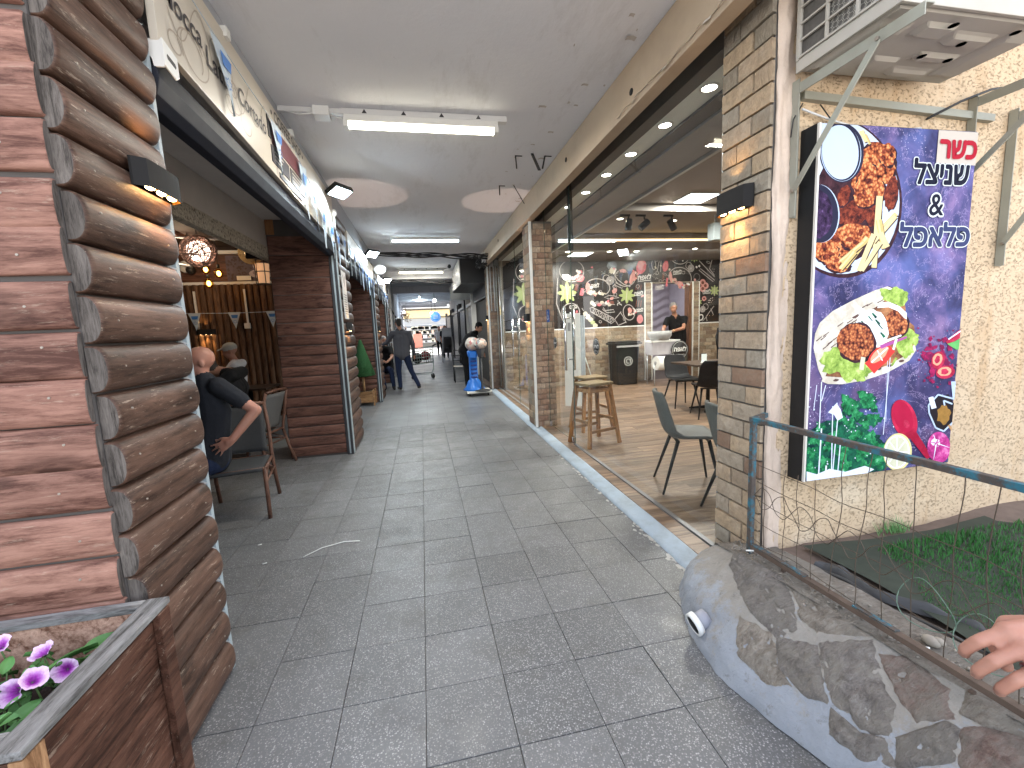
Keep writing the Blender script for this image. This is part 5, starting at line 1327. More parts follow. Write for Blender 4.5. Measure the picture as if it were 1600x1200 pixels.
# back wall
DX0, DX1, DZ = 5.60, 6.72, 2.42
bwt = mat('back_wall_render', (.30,.25,.20), .85)
mb = MB(); mb.box(1.86, DX0, YB, YB+.25, 0, 3.05); mb.box(DX1, 8.9, YB, YB+.25, 0, 3.05); mb.box(DX0, DX1, YB, YB+.25, DZ, 3.05)
bw = mb.done('shop_back_wall', bwt, kind='structure')
BR_I = brick_meshes(.24, .085, .018, M_BRKI, 5, .004, 5); BRICKDIM[id(BR_I)] = (.24, .085)
courses(bw, DX0-.20-1.9, .05, 1.38, .096, .009, (1.9, YB), 0, BR_I, .25, 51)
courses(bw, 1.2, .05, 1.38, .096, .009, (DX1+.2, YB), 0, BR_I, .25, 52)
BR_J = brick_meshes(.115, .06, .02, M_BRKI, 4, .004, 6); BRICKDIM[id(BR_J)] = (.115, .06)
courses(bw, .15, .05, 2.44, .066, .006, (DX0-.17, YB-.02), 0, BR_J, .158, 53, False); courses(bw, .15, .05, 2.44, .066, .006, (DX1+.03, YB-.02), 0, BR_J, .158, 54, False)
mb = MB(); mb.box(DX0-.195, DX0-.172, YB-.045, YB-.001, .04, 2.44); mb.box(DX0-.02, DX0+.012, YB-.045, YB+.2, .04, 2.44); mb.box(DX1+.18, DX1+.20, YB-.045, YB-.001, .04, 2.44); mb.box(DX1+.0, DX1+.027, YB-.045, YB-.001, .04, 2.44); mb.box(1.9, DX0-.196, YB-.03, YB-.001, 1.385, 1.41); mb.box(DX1+.201, 8.0, YB-.03, YB-.001, 1.385, 1.41)
mb.done('white_trim', M_TRIM, bw)
mb = MB(); mb.box(DX1-.07, DX1-.002, YB-.01, YB+.2, .04, DZ-.002); mb.done('door_frame', wood('door_frame_brown', (.10,.045,.025), (.22,.11,.06), 'z', .5), bw)
# room behind the doorway with wavy tiles
mb = MB(); mb.grid(lambda u, v: (5.0+u*2.8, 12.6+.02*math.sin(v*75+2.2*math.sin(u*18)), v*3.0), 60, 150); mb.done('back_room_wall', mat('wavy_lilac_tile', (.43,.38,.42), .35, var=.08), kind='structure')
mb = MB(); mb.box(5.0, 5.05, 10.16, 12.6, 0, 3.0); mb.box(7.75, 7.8, 10.16, 12.6, 0, 3.0); mb.done('back_room_wall', mat('back_room_side', (.38,.34,.38), .6), kind='structure')
mb = MB(); mb.box(4.95, 7.9, 10.16, 12.65, 3.0, 3.05); mb.done('back_room_ceiling', M_CEIL, kind='structure')
L = bpy.data.lights.new('back_room_light', 'AREA'); L.energy = 12; L.size = .8; L.color = (.95,.95,1); lo = bpy.data.objects.new('back_room_light', L); COL.objects.link(lo); lo.location = (6.0, 11.3, 2.95)
t = thing('towel_dispenser', 'white wall dispenser behind the man in the doorway', 'dispenser', (6.3, 12.4, 1.5)); mb = MB(); mb.box(5.98, 6.95, 12.40, 12.57, 1.45, 2.2); mb.done('case', M_WHITE, t, bevel=.03); mb = MB(); mb.lathe([(.10,0),(.001,0)], (6.75, 12.395, 1.95), 16, axis='y'); mb.done('window', M_SHG, t)

# ---------------------------------------------------------------- mural of chalk drawings
def muralmat():
    g = NG('mural_black'); c = g.mix(g.noise(g.coord((1,1,1), False), 2, 4), (.006,.0045,.0045), (.012,.009,.009)); return g.end(c, .35, None, 0, .4)
M_MUR = muralmat()
MC = {k: mat('mural_'+k, c, .5, var=v, scale=s) for k, c, v, s in (('chalk',(.34,.31,.30),.15,9),('white',(.62,.60,.58),.08,9),('pink',(.50,.12,.14),.3,12),('rose',(.50,.24,.22),.35,16),('green',(.30,.36,.14),.2,6),('pale',(.46,.42,.33),.3,14),('brown',(.14,.045,.03),.4,14),('grey',(.14,.13,.13),.3,8))}
MK = list(MC)
t = thing('mural', 'black chalk style food mural on the back wall of the shop', 'mural', (4.5, YB, 1.4))
mb = MB(); mb.box(1.9, DX0-.18, YB-.012, YB-.002, 1.412, 3.05); mb.box(DX1+.19, 8.8, YB-.012, YB-.002, 1.412, 3.05); mb.box(DX0-.179, DX1+.189, YB-.012, YB-.002, 2.445, 3.05); mb.done('panel', M_MUR, t)
mm = MB(); ml = [0]
def mf():
    ml[0] += 1; e = .0135+ml[0]*.00004
    return lambda u, v: (u, YB-e, v)
HM1 = solve_h([(230,1150),(1035,1110),(1035,170),(230,230)], [(3.79,1.417),(5.437,1.408),(5.5,3.02),(3.86,2.93)])
def mp(x, y): return HM1(x, y)
def mline(pts, w_=.014, c='chalk', closed=False, fn=None):
    fn = fn or mp
    ribbon(mm, [fn(*p) for p in pts], w_*1.45, mf(), MK.index(c), closed)
def mell(x, y, rx, ry, c, rot=0, n=24, jag=0, seed=1, fn=None):
    fn = fn or mp; f = mf(); mm.face([f(*fn(*p)) for p in ell(x, y, rx, ry, rot, n, jag, seed)], MK.index(c))
def mring(x, y, rx, ry, rot=0, w_=.012, c='chalk', a0=0, a1=360, fn=None): mline(ell(x, y, rx, ry, rot, 26, 0, 0, a0, a1), w_, c, a1-a0 >= 360, fn)
def mword(x, y, size, fn=None):
    fn = fn or mp; u, v = fn(x, y); f = mf(); put_text(mm, 'לאפה'[::-1], lambda a, b: f(u+a, v+b+a*.08), size, MK.index('white'), .03)
    w_ = size*1.1; ribbon(mm, [(u-w_, v-size*.22-w_*.08), (u+w_, v-size*.22+w_*.08)], .014, mf(), MK.index('white'))
def salad(x, y, rx, ry, rot, seed, fn=None):
    rr = random.Random(seed)
    for i in range(22):
        a = rr.uniform(20, 200); k = rr.uniform(.55, .95); c, s = math.cos(R(rot)), math.sin(R(rot)); px, py = rx*k*math.cos(R(a)), ry*k*math.sin(R(a))
        mell(x+px*c-py*s, y+px*s+py*c, rx*rr.uniform(.10,.2), ry*rr.uniform(.08,.2), rr.choice(('pale','rose','white','pink','brown','pale')), rr.uniform(0,180), 9, .3, i, fn)
def lettuce(x, y, s, fn=None, ph=0): 
    f = mf(); fn = fn or mp; mm.face([f(*fn(x+s*(.78+.22*math.cos(8*a))*math.cos(a+ph), y+s*1.1*(.78+.22*math.cos(8*a))*math.sin(a+ph))) for a in [i*math.pi/32 for i in range(64)]], MK.index('green'))
    mline([(x-s*.1, y+s*.8), (x, y-s*.7)], .012, 'pale', False, fn)
def onion(x, y, r, fn=None):
    for k in (1, .7, .4): mring(x, y, r*k, r*1.15*k, 20, .012, 'chalk', fn=fn)
    mell(x, y, r*.2, r*.25, 'white', fn=fn)
# left half of the mural
mell(185, 445, 58, 52, 'pink', -30, 24, .05); mring(185, 445, 34, 30, -30, .012, 'rose'); mell(185, 445, 14, 12, 'rose'); mline([(150,530),(130,620)], .05, 'brown'); mline([(222,590),(205,690)], .06, 'pink')
mring(415, 575, 155, 120, 12, .014, 'chalk', 150, 400); salad(410, 590, 150, 105, 0, 3); mell(290, 570, 30, 70, 'rose', -8, 16, .1, 4); mword(380, 560, .09)
onion(570, 480, 48); mring(520, 440, 40, 40, 0, .010); mell(590, 340, 36, 46, 'pale', 20, 20, .2, 7); mline([(612,390),(640,310)], .03, 'white')
mring(760, 440, 130, 120, 20, .014, 'chalk', -60, 210); salad(810, 420, 105, 120, -80, 8); mell(730, 345, 46, 26, 'rose', 10, 16, .2, 9); mell(850, 440, 30, 90, 'rose', 10, 18, .15, 2); mline([(625,400),(670,470),(740,530),(830,565)], .014)
mell(960, 290, 62, 100, 'pink', 8, 24, .05); mell(955, 270, 36, 66, 'rose', 8, 20, .05)
mword(1005, 465, .155); lettuce(790, 690, 105); mword(935, 675, .10); mword(955, 905, .085); mword(80, 680, .085); mword(105, 860, .085)
mell(630, 625, 30, 40, 'rose', 30, 16, .1, 3); mline([(620,600),(605,560),(640,530)], .014); mline([(640,510),(740,560),(725,590),(625,540)], .012, 'chalk', True); mline([(500,715),(560,690),(640,700),(690,720),(560,740)], .012, 'chalk', True)
for i in range(9): mell(345+i*32, 795+(i % 2)*22, 26, 30, ('pale','white','grey','pink','pale','grey','white','pale','brown')[i], i*20, 14, .15, i)
mline([(320,790),(640,820)], .01); 
for i in range(14): rr = random.Random(i); mell(rr.uniform(660,725), rr.uniform(760,830), 5, 6, 'white', 0, 6)
mline([(490,860),(520,905),(620,890),(640,925),(540,935),(485,890)], .013, 'chalk', True)
mline([(320,870),(350,858),(620,1010),(635,1060),(600,1090),(330,920)], .014, 'chalk', True)
for i in range(6): mring(375+i*44, 915+i*25, 14, 26, 10, .011)
mline([(215,870),(240,910)], .012); 
for i in range(5): mell(265+i*32, 950+i*42, 30, 34, ('pale','white','pale','green','pale')[i], i*30, 14, .2, i+4)
mring(820, 930, 72, 110, -10, .014); salad(830, 920, 62, 95, -90, 14); mell(830, 900, 26, 40, 'rose', 0, 14, .2, 5); mline([(720,920),(640,1030),(690,1115),(780,1070)], .014); mline([(710,930),(760,1010),(790,1080)], .012)
mell(962, 1025, 40, 62, 'pink', 0, 22, .04); mring(962, 1025, 28, 46, 0, .01, 'rose'); mline([(962,975),(962,1075)], .01, 'rose')
for x in (905, 935, 965): mline([(x, 540), (x-8, 610)], .016, 'brown'); mline([(x+8, 760), (x, 850)], .016, 'brown')
mell(1040, 650, 30, 70, 'brown', 0, 18, .1, 3); mell(1030, 560, 30, 24, 'rose', 0, 14, .2, 3)
# right half
HM2 = solve_h([(20,170),(990,120),(990,1075),(720,1085)], [(5.50,3.02),(7.36,3.03),(7.36,1.41),(6.87,1.41)])
def m2(x, y): return HM2(x, y)
mell(265, 270, 40, 76, 'pink', 14, 22, .05, 1, m2); mring(265, 270, 22, 44, 14, .011, 'rose', fn=m2); mline([(232,370),(222,480)], .03, 'brown', fn=m2); mline([(285,430),(268,550)], .035, 'pink', fn=m2); mword(170, 575, .10, m2)
mring(100, 255, 28, 66, 0, .012, fn=m2); mline([(180,200),(145,340)], .012, fn=m2); mline([(205,195),(190,350)], .012, fn=m2)
mring(470, 110, 140, 125, 0, .013, 'chalk', 10, 170, m2); mell(405, 182, 11, 11, 'white', fn=m2); mell(512, 187, 11, 11, 'white', fn=m2)
mring(470, 430, 165, 150, 10, .014, 'chalk', 160, 380, m2); salad(490, 460, 140, 110, 0, 21, m2); mell(335, 420, 22, 80, 'rose', -5, 16, .1, 3, m2); mell(450, 500, 55, 28, 'rose', 0, 16, .2, 5, m2); mword(430, 360, .10, m2)
lettuce(680, 140, 60, m2); onion(630, 290, 42, m2); mring(600, 255, 45, 48, 0, .01, fn=m2); mell(712, 270, 14, 16, 'white', fn=m2); mell(752, 255, 14, 16, 'white', fn=m2)
mline([(750,180),(980,400)], .014, fn=m2); mline([(950,130),(905,290),(980,380)], .014, fn=m2); mline([(745,310),(960,470),(985,450),(770,290)], .013, 'chalk', True, m2); mring(715, 410, 45, 50, 0, .012, 'grey', fn=m2)
for a in range(4): mell(805+45*math.cos(a*1.57), 530+48*math.sin(a*1.57), 44, 46, 'rose', 0, 18, fn=m2)
for a in range(4): mell(805+40*math.cos(a*1.57), 530+43*math.sin(a*1.57), 22, 24, 'brown', 0, 14, fn=m2)
mword(865, 630, .10, m2); lettuce(985, 600, 75, m2); lettuce(740, 770, 56, m2, .4); mell(825, 720, 34, 36, 'rose', 0, 18, .1, 2, m2); mell(825, 720, 16, 16, 'brown', fn=m2); onion(805, 880, 38, m2); mring(850, 840, 40, 44, 0, .01, fn=m2)
mring(775, 1005, 34, 44, 20, .02, 'white', fn=m2); mline([(860,1000),(800,1065)], .014, fn=m2); mline([(980,830),(860,990),(875,1065)], .014, fn=m2); mline([(930,870),(975,970)], .013, fn=m2)
for i in range(12): rr = random.Random(i+50); mell(rr.uniform(890,960), rr.uniform(700,780), 5, 6, 'white', 0, 6, fn=m2)
# part seen through the far glass pane
def m3(x, y): return (2.05+x, y)
for cx in (0.0, 1.05):
    mring(cx+.45, 2.75, .30, .25, 0, .014, 'chalk', 0, 360, m3); salad(cx+.45, 2.75, .25, .22, 180, 33, m3); lettuce(cx+.32, 2.25, .24, m3); mring(cx+.4, 1.80, .22, .2, 0, .014, fn=m3); salad(cx+.42, 1.78, .19, .18, 180, 35, m3); mline([(cx+.1,2.6),(cx+.05,2.0),(cx+.2,1.6)], .014, fn=m3)
for i in range(46):     # small fillers: seeds, rings, leaves, crumbs
    rr = random.Random(i*3+1); fn_, x, y = (mp, rr.uniform(120, 1020), rr.uniform(200, 1110)) if i % 2 else (m2, rr.uniform(60, 980), rr.uniform(120, 540)); k = i % 5
    if k == 0: mring(x, y, rr.uniform(14, 26), rr.uniform(14, 26), 0, .008, fn=fn_)
    elif k == 1: mell(x, y, rr.uniform(10, 22), rr.uniform(10, 26), rr.choice(('pink','rose','pale')), rr.uniform(0, 180), 12, .2, i, fn_)
    elif k == 2: mline([(x-22, y+14), (x, y-12), (x+24, y+8)], .008, 'chalk', False, fn_)
    elif k == 3: mline(ell(x, y, 30, 12, rr.uniform(0, 180), 16), .007, 'chalk', True, fn_)
    else:
        for q in range(5): mell(x+rr.uniform(-25,25), y+rr.uniform(-25,25), 4, 5, 'chalk', 0, 6, fn=fn_)
mm.done('chalk_print', [MC[k] for k in MK], t, fix=False)

# ---------------------------------------------------------------- shop furniture
M_PINE = wood('stool_pine', (.25,.105,.035), (.52,.27,.11), 'z', .5, 1.0, .2, .08)
M_PINEX = wood('stool_pine_x', (.23,.105,.04), (.47,.26,.12), 'x', .5, 1.0, .2, .08)
M_WOVEN = mat('woven_seat', (.25,.18,.10), .85, var=.35, scale=40, bump=.7, bscale=120)
def stool(base, rz, label, H=.76):
    t = thing('bar_stool', label, 'stool', base, rz, 'wooden bar stools')
    mb = MB(); mb.box(-.19, .19, -.15, .15, H-.035, H); mb.done('seat', M_WOVEN, t, local=True, bevel=.012)
    legs = []
    for sx in (-1, 1):
        for sy_ in (-1, 1):
            a, b = Vector((sx*.15, sy_*.12, H-.036)), Vector((sx*.235, sy_*.19, .0)); legs.append((a, b)); mb = MB(); mb.beam(a, b, .042, .034, up=(0,1,0)); mb.done('leg', M_PINE, t, local=True, bevel=.003)
    at = lambda l, z: l[0].lerp(l[1], (H-.036-z)/(H-.036))
    for (i, j), z in (((0,1), .30), ((2,3), .30), ((0,2), .19), ((1,3), .19), ((0,2), H-.09), ((1,3), H-.09), ((0,1), H-.09), ((2,3), H-.09)):
        mb = MB(); mb.beam(at(legs[i], z), at(legs[j], z), .022, .045 if z > .5 else .035); mb.done('rail', M_PINEX, t, local=True)
    return t
stool((2.0, 4.9, FL), R(18), 'pale wooden bar stool standing just inside the fixed glass pane')
stool((2.25, 5.62, FL), R(8), 'wooden bar stool behind the glass door handles', .74)
# grey upholstered chairs
M_GREYL = fabric('grey_leather', (.125,.128,.125), .55, .12)
M_BLKL = fabric('black_leather', (.018,.018,.02), .5, .2)
M_LEGB = mat('chair_leg_black', (.016,.016,.017), .4, .4)
def shell_chair(base, rz, label, m=M_GREYL, group='upholstered shell chairs'):
    """faces local +X"""
    t = thing('shell_chair', label, 'chair', base, rz, group)
    prof = [(.24, .455), (.20, .475), (.10, .468), (-.05, .455), (-.13, .465), (-.175, .51), (-.20, .58), (-.225, .68), (-.25, .78), (-.27, .865)]
    def shell(u, v):
        s = u*(len(prof)-1); i = min(int(s), len(prof)-2); f = s-i; x = prof[i][0]*(1-f)+prof[i+1][0]*f; z = prof[i][1]*(1-f)+prof[i+1][1]*f
        wd = .215 - .03*max(0, (u-.45))*1.3 - (.05*max(0, (u-.86)/.14)**2) - .03*max(0, (.12-u)/.12)**2; q = (v-.5)*2
        up_ = abs(q)**2.4
        return (x + (.055*up_ if u > .4 else .0)*(1-abs(u-.72)), q*wd, z + (.055*up_*max(0, 1-abs(u-.42)/.36)))
    mb = MB(); mb.grid(shell, 40, 16); m_ = mb.mesh('shell', m)
    o = bpy.data.objects.new('shell', m_); link(o, t, True); md = o.modifiers.new('s', 'SOLIDIFY'); md.thickness = .028; md.offset = 0; md2 = o.modifiers.new('b', 'SUBSURF'); md2.levels = md2.render_levels = 1
    for sx, sy_ in ((.15,.14),(.15,-.14),(-.10,.14),(-.10,-.14)):
        ex = .235 if sx > 0 else -.235; mb = MB(); mb.tube([(sx, sy_, .445), (ex, sy_*1.55, 0)], [.017, .0095], 10); mb.done('leg', M_LEGB, t, local=True)
    mb = MB(); mb.beam((.15, -.16, .445), (.15, .16, .445), .02, .02); mb.beam((-.10, -.16, .44), (-.10, .16, .44), .02, .02); mb.done('under_frame', M_LEGB, t, local=True)
    return t
shell_chair((2.20, 3.30, FL), R(-20), 'grey upholstered chair on black legs, fully seen behind the glass')
shell_chair((2.24, 2.62, FL), R(-12), 'grey upholstered chair cut off by the nearest brick pilaster')
shell_chair((4.25, 6.55, FL), R(-95), 'black upholstered chair behind the dark shop table', M_BLKL)
shell_chair((4.15, 5.65, FL), R(70), 'black upholstered chair in front of the dark shop table', M_BLKL)
t = thing('shop_table', 'dark topped pedestal table inside the glass shop', 'table', (4.45, 6.1, FL)); mb = MB(); mb.box(-.45, .45, -.35, .35, .745, .775); mb.done('top', wood('table_dark', (.045,.03,.024), (.12,.085,.065), 'x', .35), t, local=True, bevel=.004)
mb = MB(); mb.cyl((0,0,.02), (0,0,.745), .03); mb.done('column', M_LEGB, t, local=True)
for a in range(4): mb = MB(); mb.tube([(0,0,.05), (.28*math.cos(a*1.57+.8), .28*math.sin(a*1.57+.8), .012)], [.03,.015], 8); mb.done('foot', M_LEGB, t, local=True)
t = thing('menu_holder', 'small white menu holder on the dark shop table', 'menu holder', (4.3, 6.0, .815)); mb = MB(); mb.box(-.05, .05, -.02, .02, 0, .015); mb.done('base', M_WHITE, t, local=True); mb = MB(); mb.box(-.045, .045, -.004, .004, .015, .14); mb.done('card', M_PALE, t, local=True)
t = thing('high_chair', 'black wire armchair against the brick wall right of the doorway', 'chair', (6.95, 8.6, FL)); mb = MB(); mb.box(-.25, .25, -.22, .22, .44, .5); mb.done('seat', M_BLKL, t, local=True, bevel=.02)
mb = MB(); mb.tube([(-.25,.2,.46),(-.3,.25,1.05),(-.2,.27,1.26),(.0,.27,1.3),(.2,.25,1.2),(.3,.2,.8),(.28,.15,.5)], .022, 8); mb.done('back_frame', M_LEGB, t, local=True); mb = MB(); mb.box(-.28, -.08, .22, .26, .5, 1.24); mb.done('back_pad', M_BLKL, t, local=True, bevel=.015)
for sx in (-1,1):
    for sy_ in (-1,1): mb = MB(); mb.cyl((sx*.2, sy_*.18, .45), (sx*.25, sy_*.22, 0), .014); mb.done('leg', M_LEGB, t, local=True)
# bin
t = thing('waste_bin', 'black plastic waste bin with a white round recycling mark', 'bin', (4.66, 9.5, FL)); M_BIN = mat('bin_black', (.014,.014,.015), .45, var=.2)
mb = MB(); mb.prism([(-.22,-.2),(.22,-.2),(.25,-.17),(.25,.2),(-.25,.2),(-.25,-.17)], lambda a, b: (a, b, .01), lambda a, b: (a*1.18, b*1.15, .94)); mb.done('body', M_BIN, t, local=True, bevel=.015)
mb = MB(); mb.box(-.34, .34, -.27, .25, .945, .985); mb.box(-.31, .31, -.24, .22, .986, 1.02); mb.done('lid', M_BIN, t, local=True, bevel=.012)
mb = MB(); mb.box(-.30, .30, -.262, -.245, .885, .93); mb.done('rim_band', M_SHG, t, local=True)
f = lambda u, v: (.0+u, -.2305-.0005-.0*v, .56+v)
mb = MB(); ribbon(mb, [(.10*math.cos(i*.262), .10*math.sin(i*.262)) for i in range(24)], .012, f, closed=True); ribbon(mb, [(.05*math.cos(.5+i*.25), .05*math.sin(.5+i*.25)) for i in range(20)], .014, f); ribbon(mb, [(.05,.06),(.055,-.05)], .014, f); mb.done('mark', M_WHITE, t, local=True)
# mop, white panel leaning, dustpan
t = thing('mop', 'mop with a long pale pole leaning on the mural wall', 'mop', (3.9, 9.55, FL)); mb = MB(); mb.tube([(0,0,.08),(-.42,.31,1.75)], .014, 8); mb.done('pole', M_PALE, t, local=True); mb = MB(); mb.ball((0,0,.06), (.11,.09,.06)); mb.done('head', mat('mop_blue', (.16,.25,.38), .9), t, local=True)
t = thing('folded_panel', 'white folded panel leaning behind the glass door handles', 'panel', (2.62, 7.3, FL)); 
mb = MB(); mb.box(-.17, .12, -.02, .02, .0, 1.66); mb.done('board', M_WHITE, t, local=True, bevel=.004); mb = MB(); mb.box(.125, .16, -.02, .015, .0, 1.62); mb.box(.165, .20, -.02, .01, .0, 1.62); mb.done('rails', M_ALU, t, local=True, bevel=.003, kind='stuff')
mb = MB(); mb.box(-.10, -.05, -.026, -.0205, 1.35, 1.50); mb.done('slot', M_SHG, t, local=True)
t.rotation_euler = (R(-4), 0, R(-25))
# cover stand with paper roll and round sign
t = thing('roll_stand', 'white stand with a big paper roll and black round sign in front of the doorway', 'stand', (5.35, 9.0, FL))
mb = MB(); mb.box(-.33, .36, -.18, .2, .98, 1.02); mb.done('top', M_WHITE, t, local=True, bevel=.004); mb = MB(); mb.box(-.31, .30, -.16, .18, .70, .975); mb.done('cabinet', mat('stand_lilac', (.42,.40,.43), .6), t, local=True, bevel=.004)
mb = MB(); mb.tube([(-.26,-.2,.52),(.36,-.2,.48)], .16, 20); mb.done('paper_roll', mat('paper_roll', (.70,.68,.65), .85, var=.06), t, local=True); mb = MB(); mb.tube([(-.28,-.2,.522),(-.262,-.2,.52)], .04, 12); mb.done('roll_core', M_SHG, t, local=True)
for x in (-.27, .37):
    mb = MB(); mb.tube([(x, -.16, .52), (x+.02*(1 if x > 0 else -1), -.2, .0)], .012, 8); mb.tube([(x, .16, .7), (x, .16, .0)], .012, 8); mb.done('leg', M_ALU, t, local=True)
t = thing('round_sign', 'black round shop sign hanging on the paper roll stand', 'sign', (5.67, 8.78, .83)); mb = MB(); mb.lathe([(.001,0),(.21,0),(.21,.012),(.001,.012)], (0,-.012,0), 28, axis='y'); mb.done('disc', M_BLK, t, local=True)
mb = MB(); f = lambda u, v: (u, -.0135, v); put_text(mb, 'לאפה'[::-1], lambda a, b: f(a, b-.03), .135, 0, .03); ribbon(mb, [(.185*math.cos(i*.21), .185*math.sin(i*.21)) for i in range(30)], .006, f, closed=True); put_text(mb, 'STREET FOOD', lambda a, b: f(a, b-.12), .035, 0, .01); mb.done('print', M_WHITE, t, local=True)
t = thing('counter_sink', 'dark grey basin on the stand before the man', 'basin', (5.3, 9.0, 1.065)); mb = MB(); mb.lathe([(.20,.0),(.26,.10),(.27,.2),(.25,.2),(.24,.1),(.15,.02),(.001,.02)], (0,0,0), 20); mb.done('bowl', M_SHG, t, local=True)
# ================================================================ CAFE INTERIOR (left)
CY = 9.0
M_HALF = wood('cafe_half_log', (.07,.036,.022), (.19,.11,.068), 'z', .5, .8, .3, .22, True)
M_CPLK = wood('cafe_plank', (.075,.034,.023), (.19,.09,.06), 'x', .5, .8, .3, .2, True)
M_CDARK = mat('cafe_dark_ceiling', (.035,.022,.018), .8, var=.3)
mb = MB(); mb.box(-8.2, -1.72, CY+.04, CY+.2, 0, 4.3); cb = mb.done('cafe_back_wall', M_CDARK, kind='structure')
def half_log_v(W, d, H, seed):
    mb = MB(); n = 8; m = 14
    def f(u, v):
        a = math.pi*u; return (W/2-math.cos(a)*(W/2-.002), -d*math.sin(a)**.7*(1+.06*mnoise.noise((v*7, seed, 0))), v*H)
    mb.grid(f, n, m); return mb.mesh('half_log', M_HALF)
hl = [half_log_v(.112, .05, 2.50, s) for s in range(4)]; rr = random.Random(3); x = -5.4
while x < -1.75: inst(hl[rr.randint(0,3)], 'half_log', cb, (x, CY+.04, .02)); x += .113
cpl = []
for s in range(3): mb = MB(); mb.box(0, 3.66, -.022, 0, 0, .118); cpl.append(mb.mesh('plank', M_CPLK, bevel=.004))
for k in range(4): inst(cpl[k % 3], 'plank', cb, (-5.4, CY+.04, 2.57+k*.122))
mb = MB(); mb.box(-5.4, -1.74, CY-.005, CY+.035, 2.515, 2.565); mb.done('white_rail', M_TRIM, cb); mb = MB(); mb.box(-5.4, -2.35, CY-.03, CY+.035, 3.06, 3.12); mb.done('white_rail', M_TRIM, cb)
mb = MB(); mb.box(-8.2, -8.0, 2.05, CY, 0, 4.3); mb.done('cafe_side_wall', M_HALF, kind='structure')
mb = MB(); mb.box(-8.2, -3.2, 1.56, 2.03, 0, CEIL-.01); mb.done('cafe_front_wall', M_CDARK, kind='structure')
# sloping dark timber ceiling with battens
mb = MB(); mb.face([(-8.2, 2.05, 3.24), (-2.0, 2.05, 3.24), (-2.0, CY, 3.24), (-8.2, CY, 3.24)]); mb.bm.free()
mb = MB(); mb.box(-8.2, -1.77, 2.05, CY+.04, 3.20, 3.24); mb.done('cafe_ceiling', M_CDARK, kind='structure')
mb = MB()
for k in range(7): mb.beam((-6+k*.65, 5.2, 3.165), (-6.3+k*.65, CY-.03, 3.165), .05, .07)
tag(mb.done('roof_batten', M_CPLK), 'dark timber roof battens above the cafe back wall', 'battens')
t = thing('truss', 'thin pale steel truss above the cafe back wall', 'truss', (-3.6, 8.9, 3.2))
for a, b in (((-3.5, 7.9, 2.66), (-3.5, 7.9, 3.19)), ((-3.9, 7.6, 3.10), (-2.5, 8.6, 3.18)), ((-2.9, 7.2, 3.19), (-2.2, 8.3, 2.95)), ((-3.8, 7.9, 2.75), (-3.5, 7.9, 2.68))):
    mb = MB(); mb.tube([a, b], .016, 6); mb.done('bar', M_COND, t)
mb = MB(); mb.box(-2.6, -1.85, 7.6, 7.66, 2.75, 3.19); tag(mb.done('dark_cloth', fabric('dark_cloth', (.012,.012,.016))), 'dark cloth hung under the cafe roof beside the beam', 'cloth')
# picture of a cup and saucer
t = thing('cup_picture', 'picture of a coffee cup on a saucer with beans on the cafe back wall', 'picture', (-3.2, CY, 2.57))
mb = MB(); mb.box(-3.42, -2.62, CY-.006, CY+.014, 2.575, 3.03); mb.done('panel', mat('picture_lilac', (.09,.065,.085), .6, var=.5, scale=14), t)
pm = MB(); f1 = lambda u, v: (u, CY-.0075, v); rr = random.Random(2)
for i in range(70): disc(pm, (rr.uniform(-3.40,-2.98), rr.uniform(2.60,3.0)), .022, .014, (lambda u, v, e=i: (u, CY-.0072-e*.00002, v)), 0, 8, rot=rr.uniform(0,3))
disc(pm, (-2.84, 2.70), .21, .085, lambda u, v: (u, CY-.0092, v), 1, 26); disc(pm, (-2.84, 2.715), .15, .055, lambda u, v: (u, CY-.0096, v), 2, 24)
pm.face([(u, CY-.0100, v) for u, v in ((-2.98,2.86),(-2.70,2.86),(-2.735,2.745),(-2.79,2.715),(-2.89,2.715),(-2.945,2.745))], 1); disc(pm, (-2.84, 2.86), .14, .04, lambda u, v: (u, CY-.0104, v), 2, 24); ribbon(pm, [(-2.70,2.84),(-2.655,2.83),(-2.66,2.78),(-2.72,2.765)], .016, lambda u, v: (u, CY-.0108, v), 1)
o_ = pm.done('print', [mat('bean_brown', (.06,.03,.03), .6), mat('cup_lilac', (.40,.33,.36), .5), mat('cup_shade', (.24,.17,.20), .5)], t, fix=False); o_['kind'] = 'stuff'
# cafe wall lamp, conduits, switch
wall_lamp((-3.88, CY-.02, 1.665), '-y', 'small wall lamp glowing on the cafe back wall under a white conduit', .32, .10, 3, 2)
t = thing('conduit', 'white conduit dropping to the wall lamp of the cafe', 'conduit', (-3.93, CY, 2)); mb = MB(); mb.box(-4.0, -3.97, CY-.06, CY-.03, 1.72, 2.40); mb.done('trunking', M_COND, t)
t = thing('conduit', 'white conduit with a square switch at its lower end on the cafe back wall', 'conduit', (-3.1, CY, 2)); mb = MB(); mb.box(-3.17, -3.14, CY-.06, CY-.03, 1.80, 2.42); mb.done('trunking', M_COND, t); mb = MB(); mb.box(-3.22, -3.12, CY-.07, CY-.03, 1.70, 1.80); mb.done('switch', M_WHITE, t, bevel=.005)
mb = MB(); mb.box(-3.25, -3.02, CY-.05, CY-.02, 2.58, 2.66); tag(mb.done('socket', M_WHITE), 'white double socket on the rail below the cup picture', 'socket')
t = thing('emergency_light', 'round white fitting on the cafe plank band, left of the amber bulbs', 'fitting', (-4.05, CY, 2.8)); mb = MB(); mb.lathe([(.001,-.06),(.10,-.06),(.11,0)], (-4.07, CY-.002, 2.84), 16, axis='y'); mb.done('cover', M_WHITE, t); mb = MB(); mb.ball((-3.99, CY-.03, 2.78), .08); mb.done('black_knob', M_BLK, t)
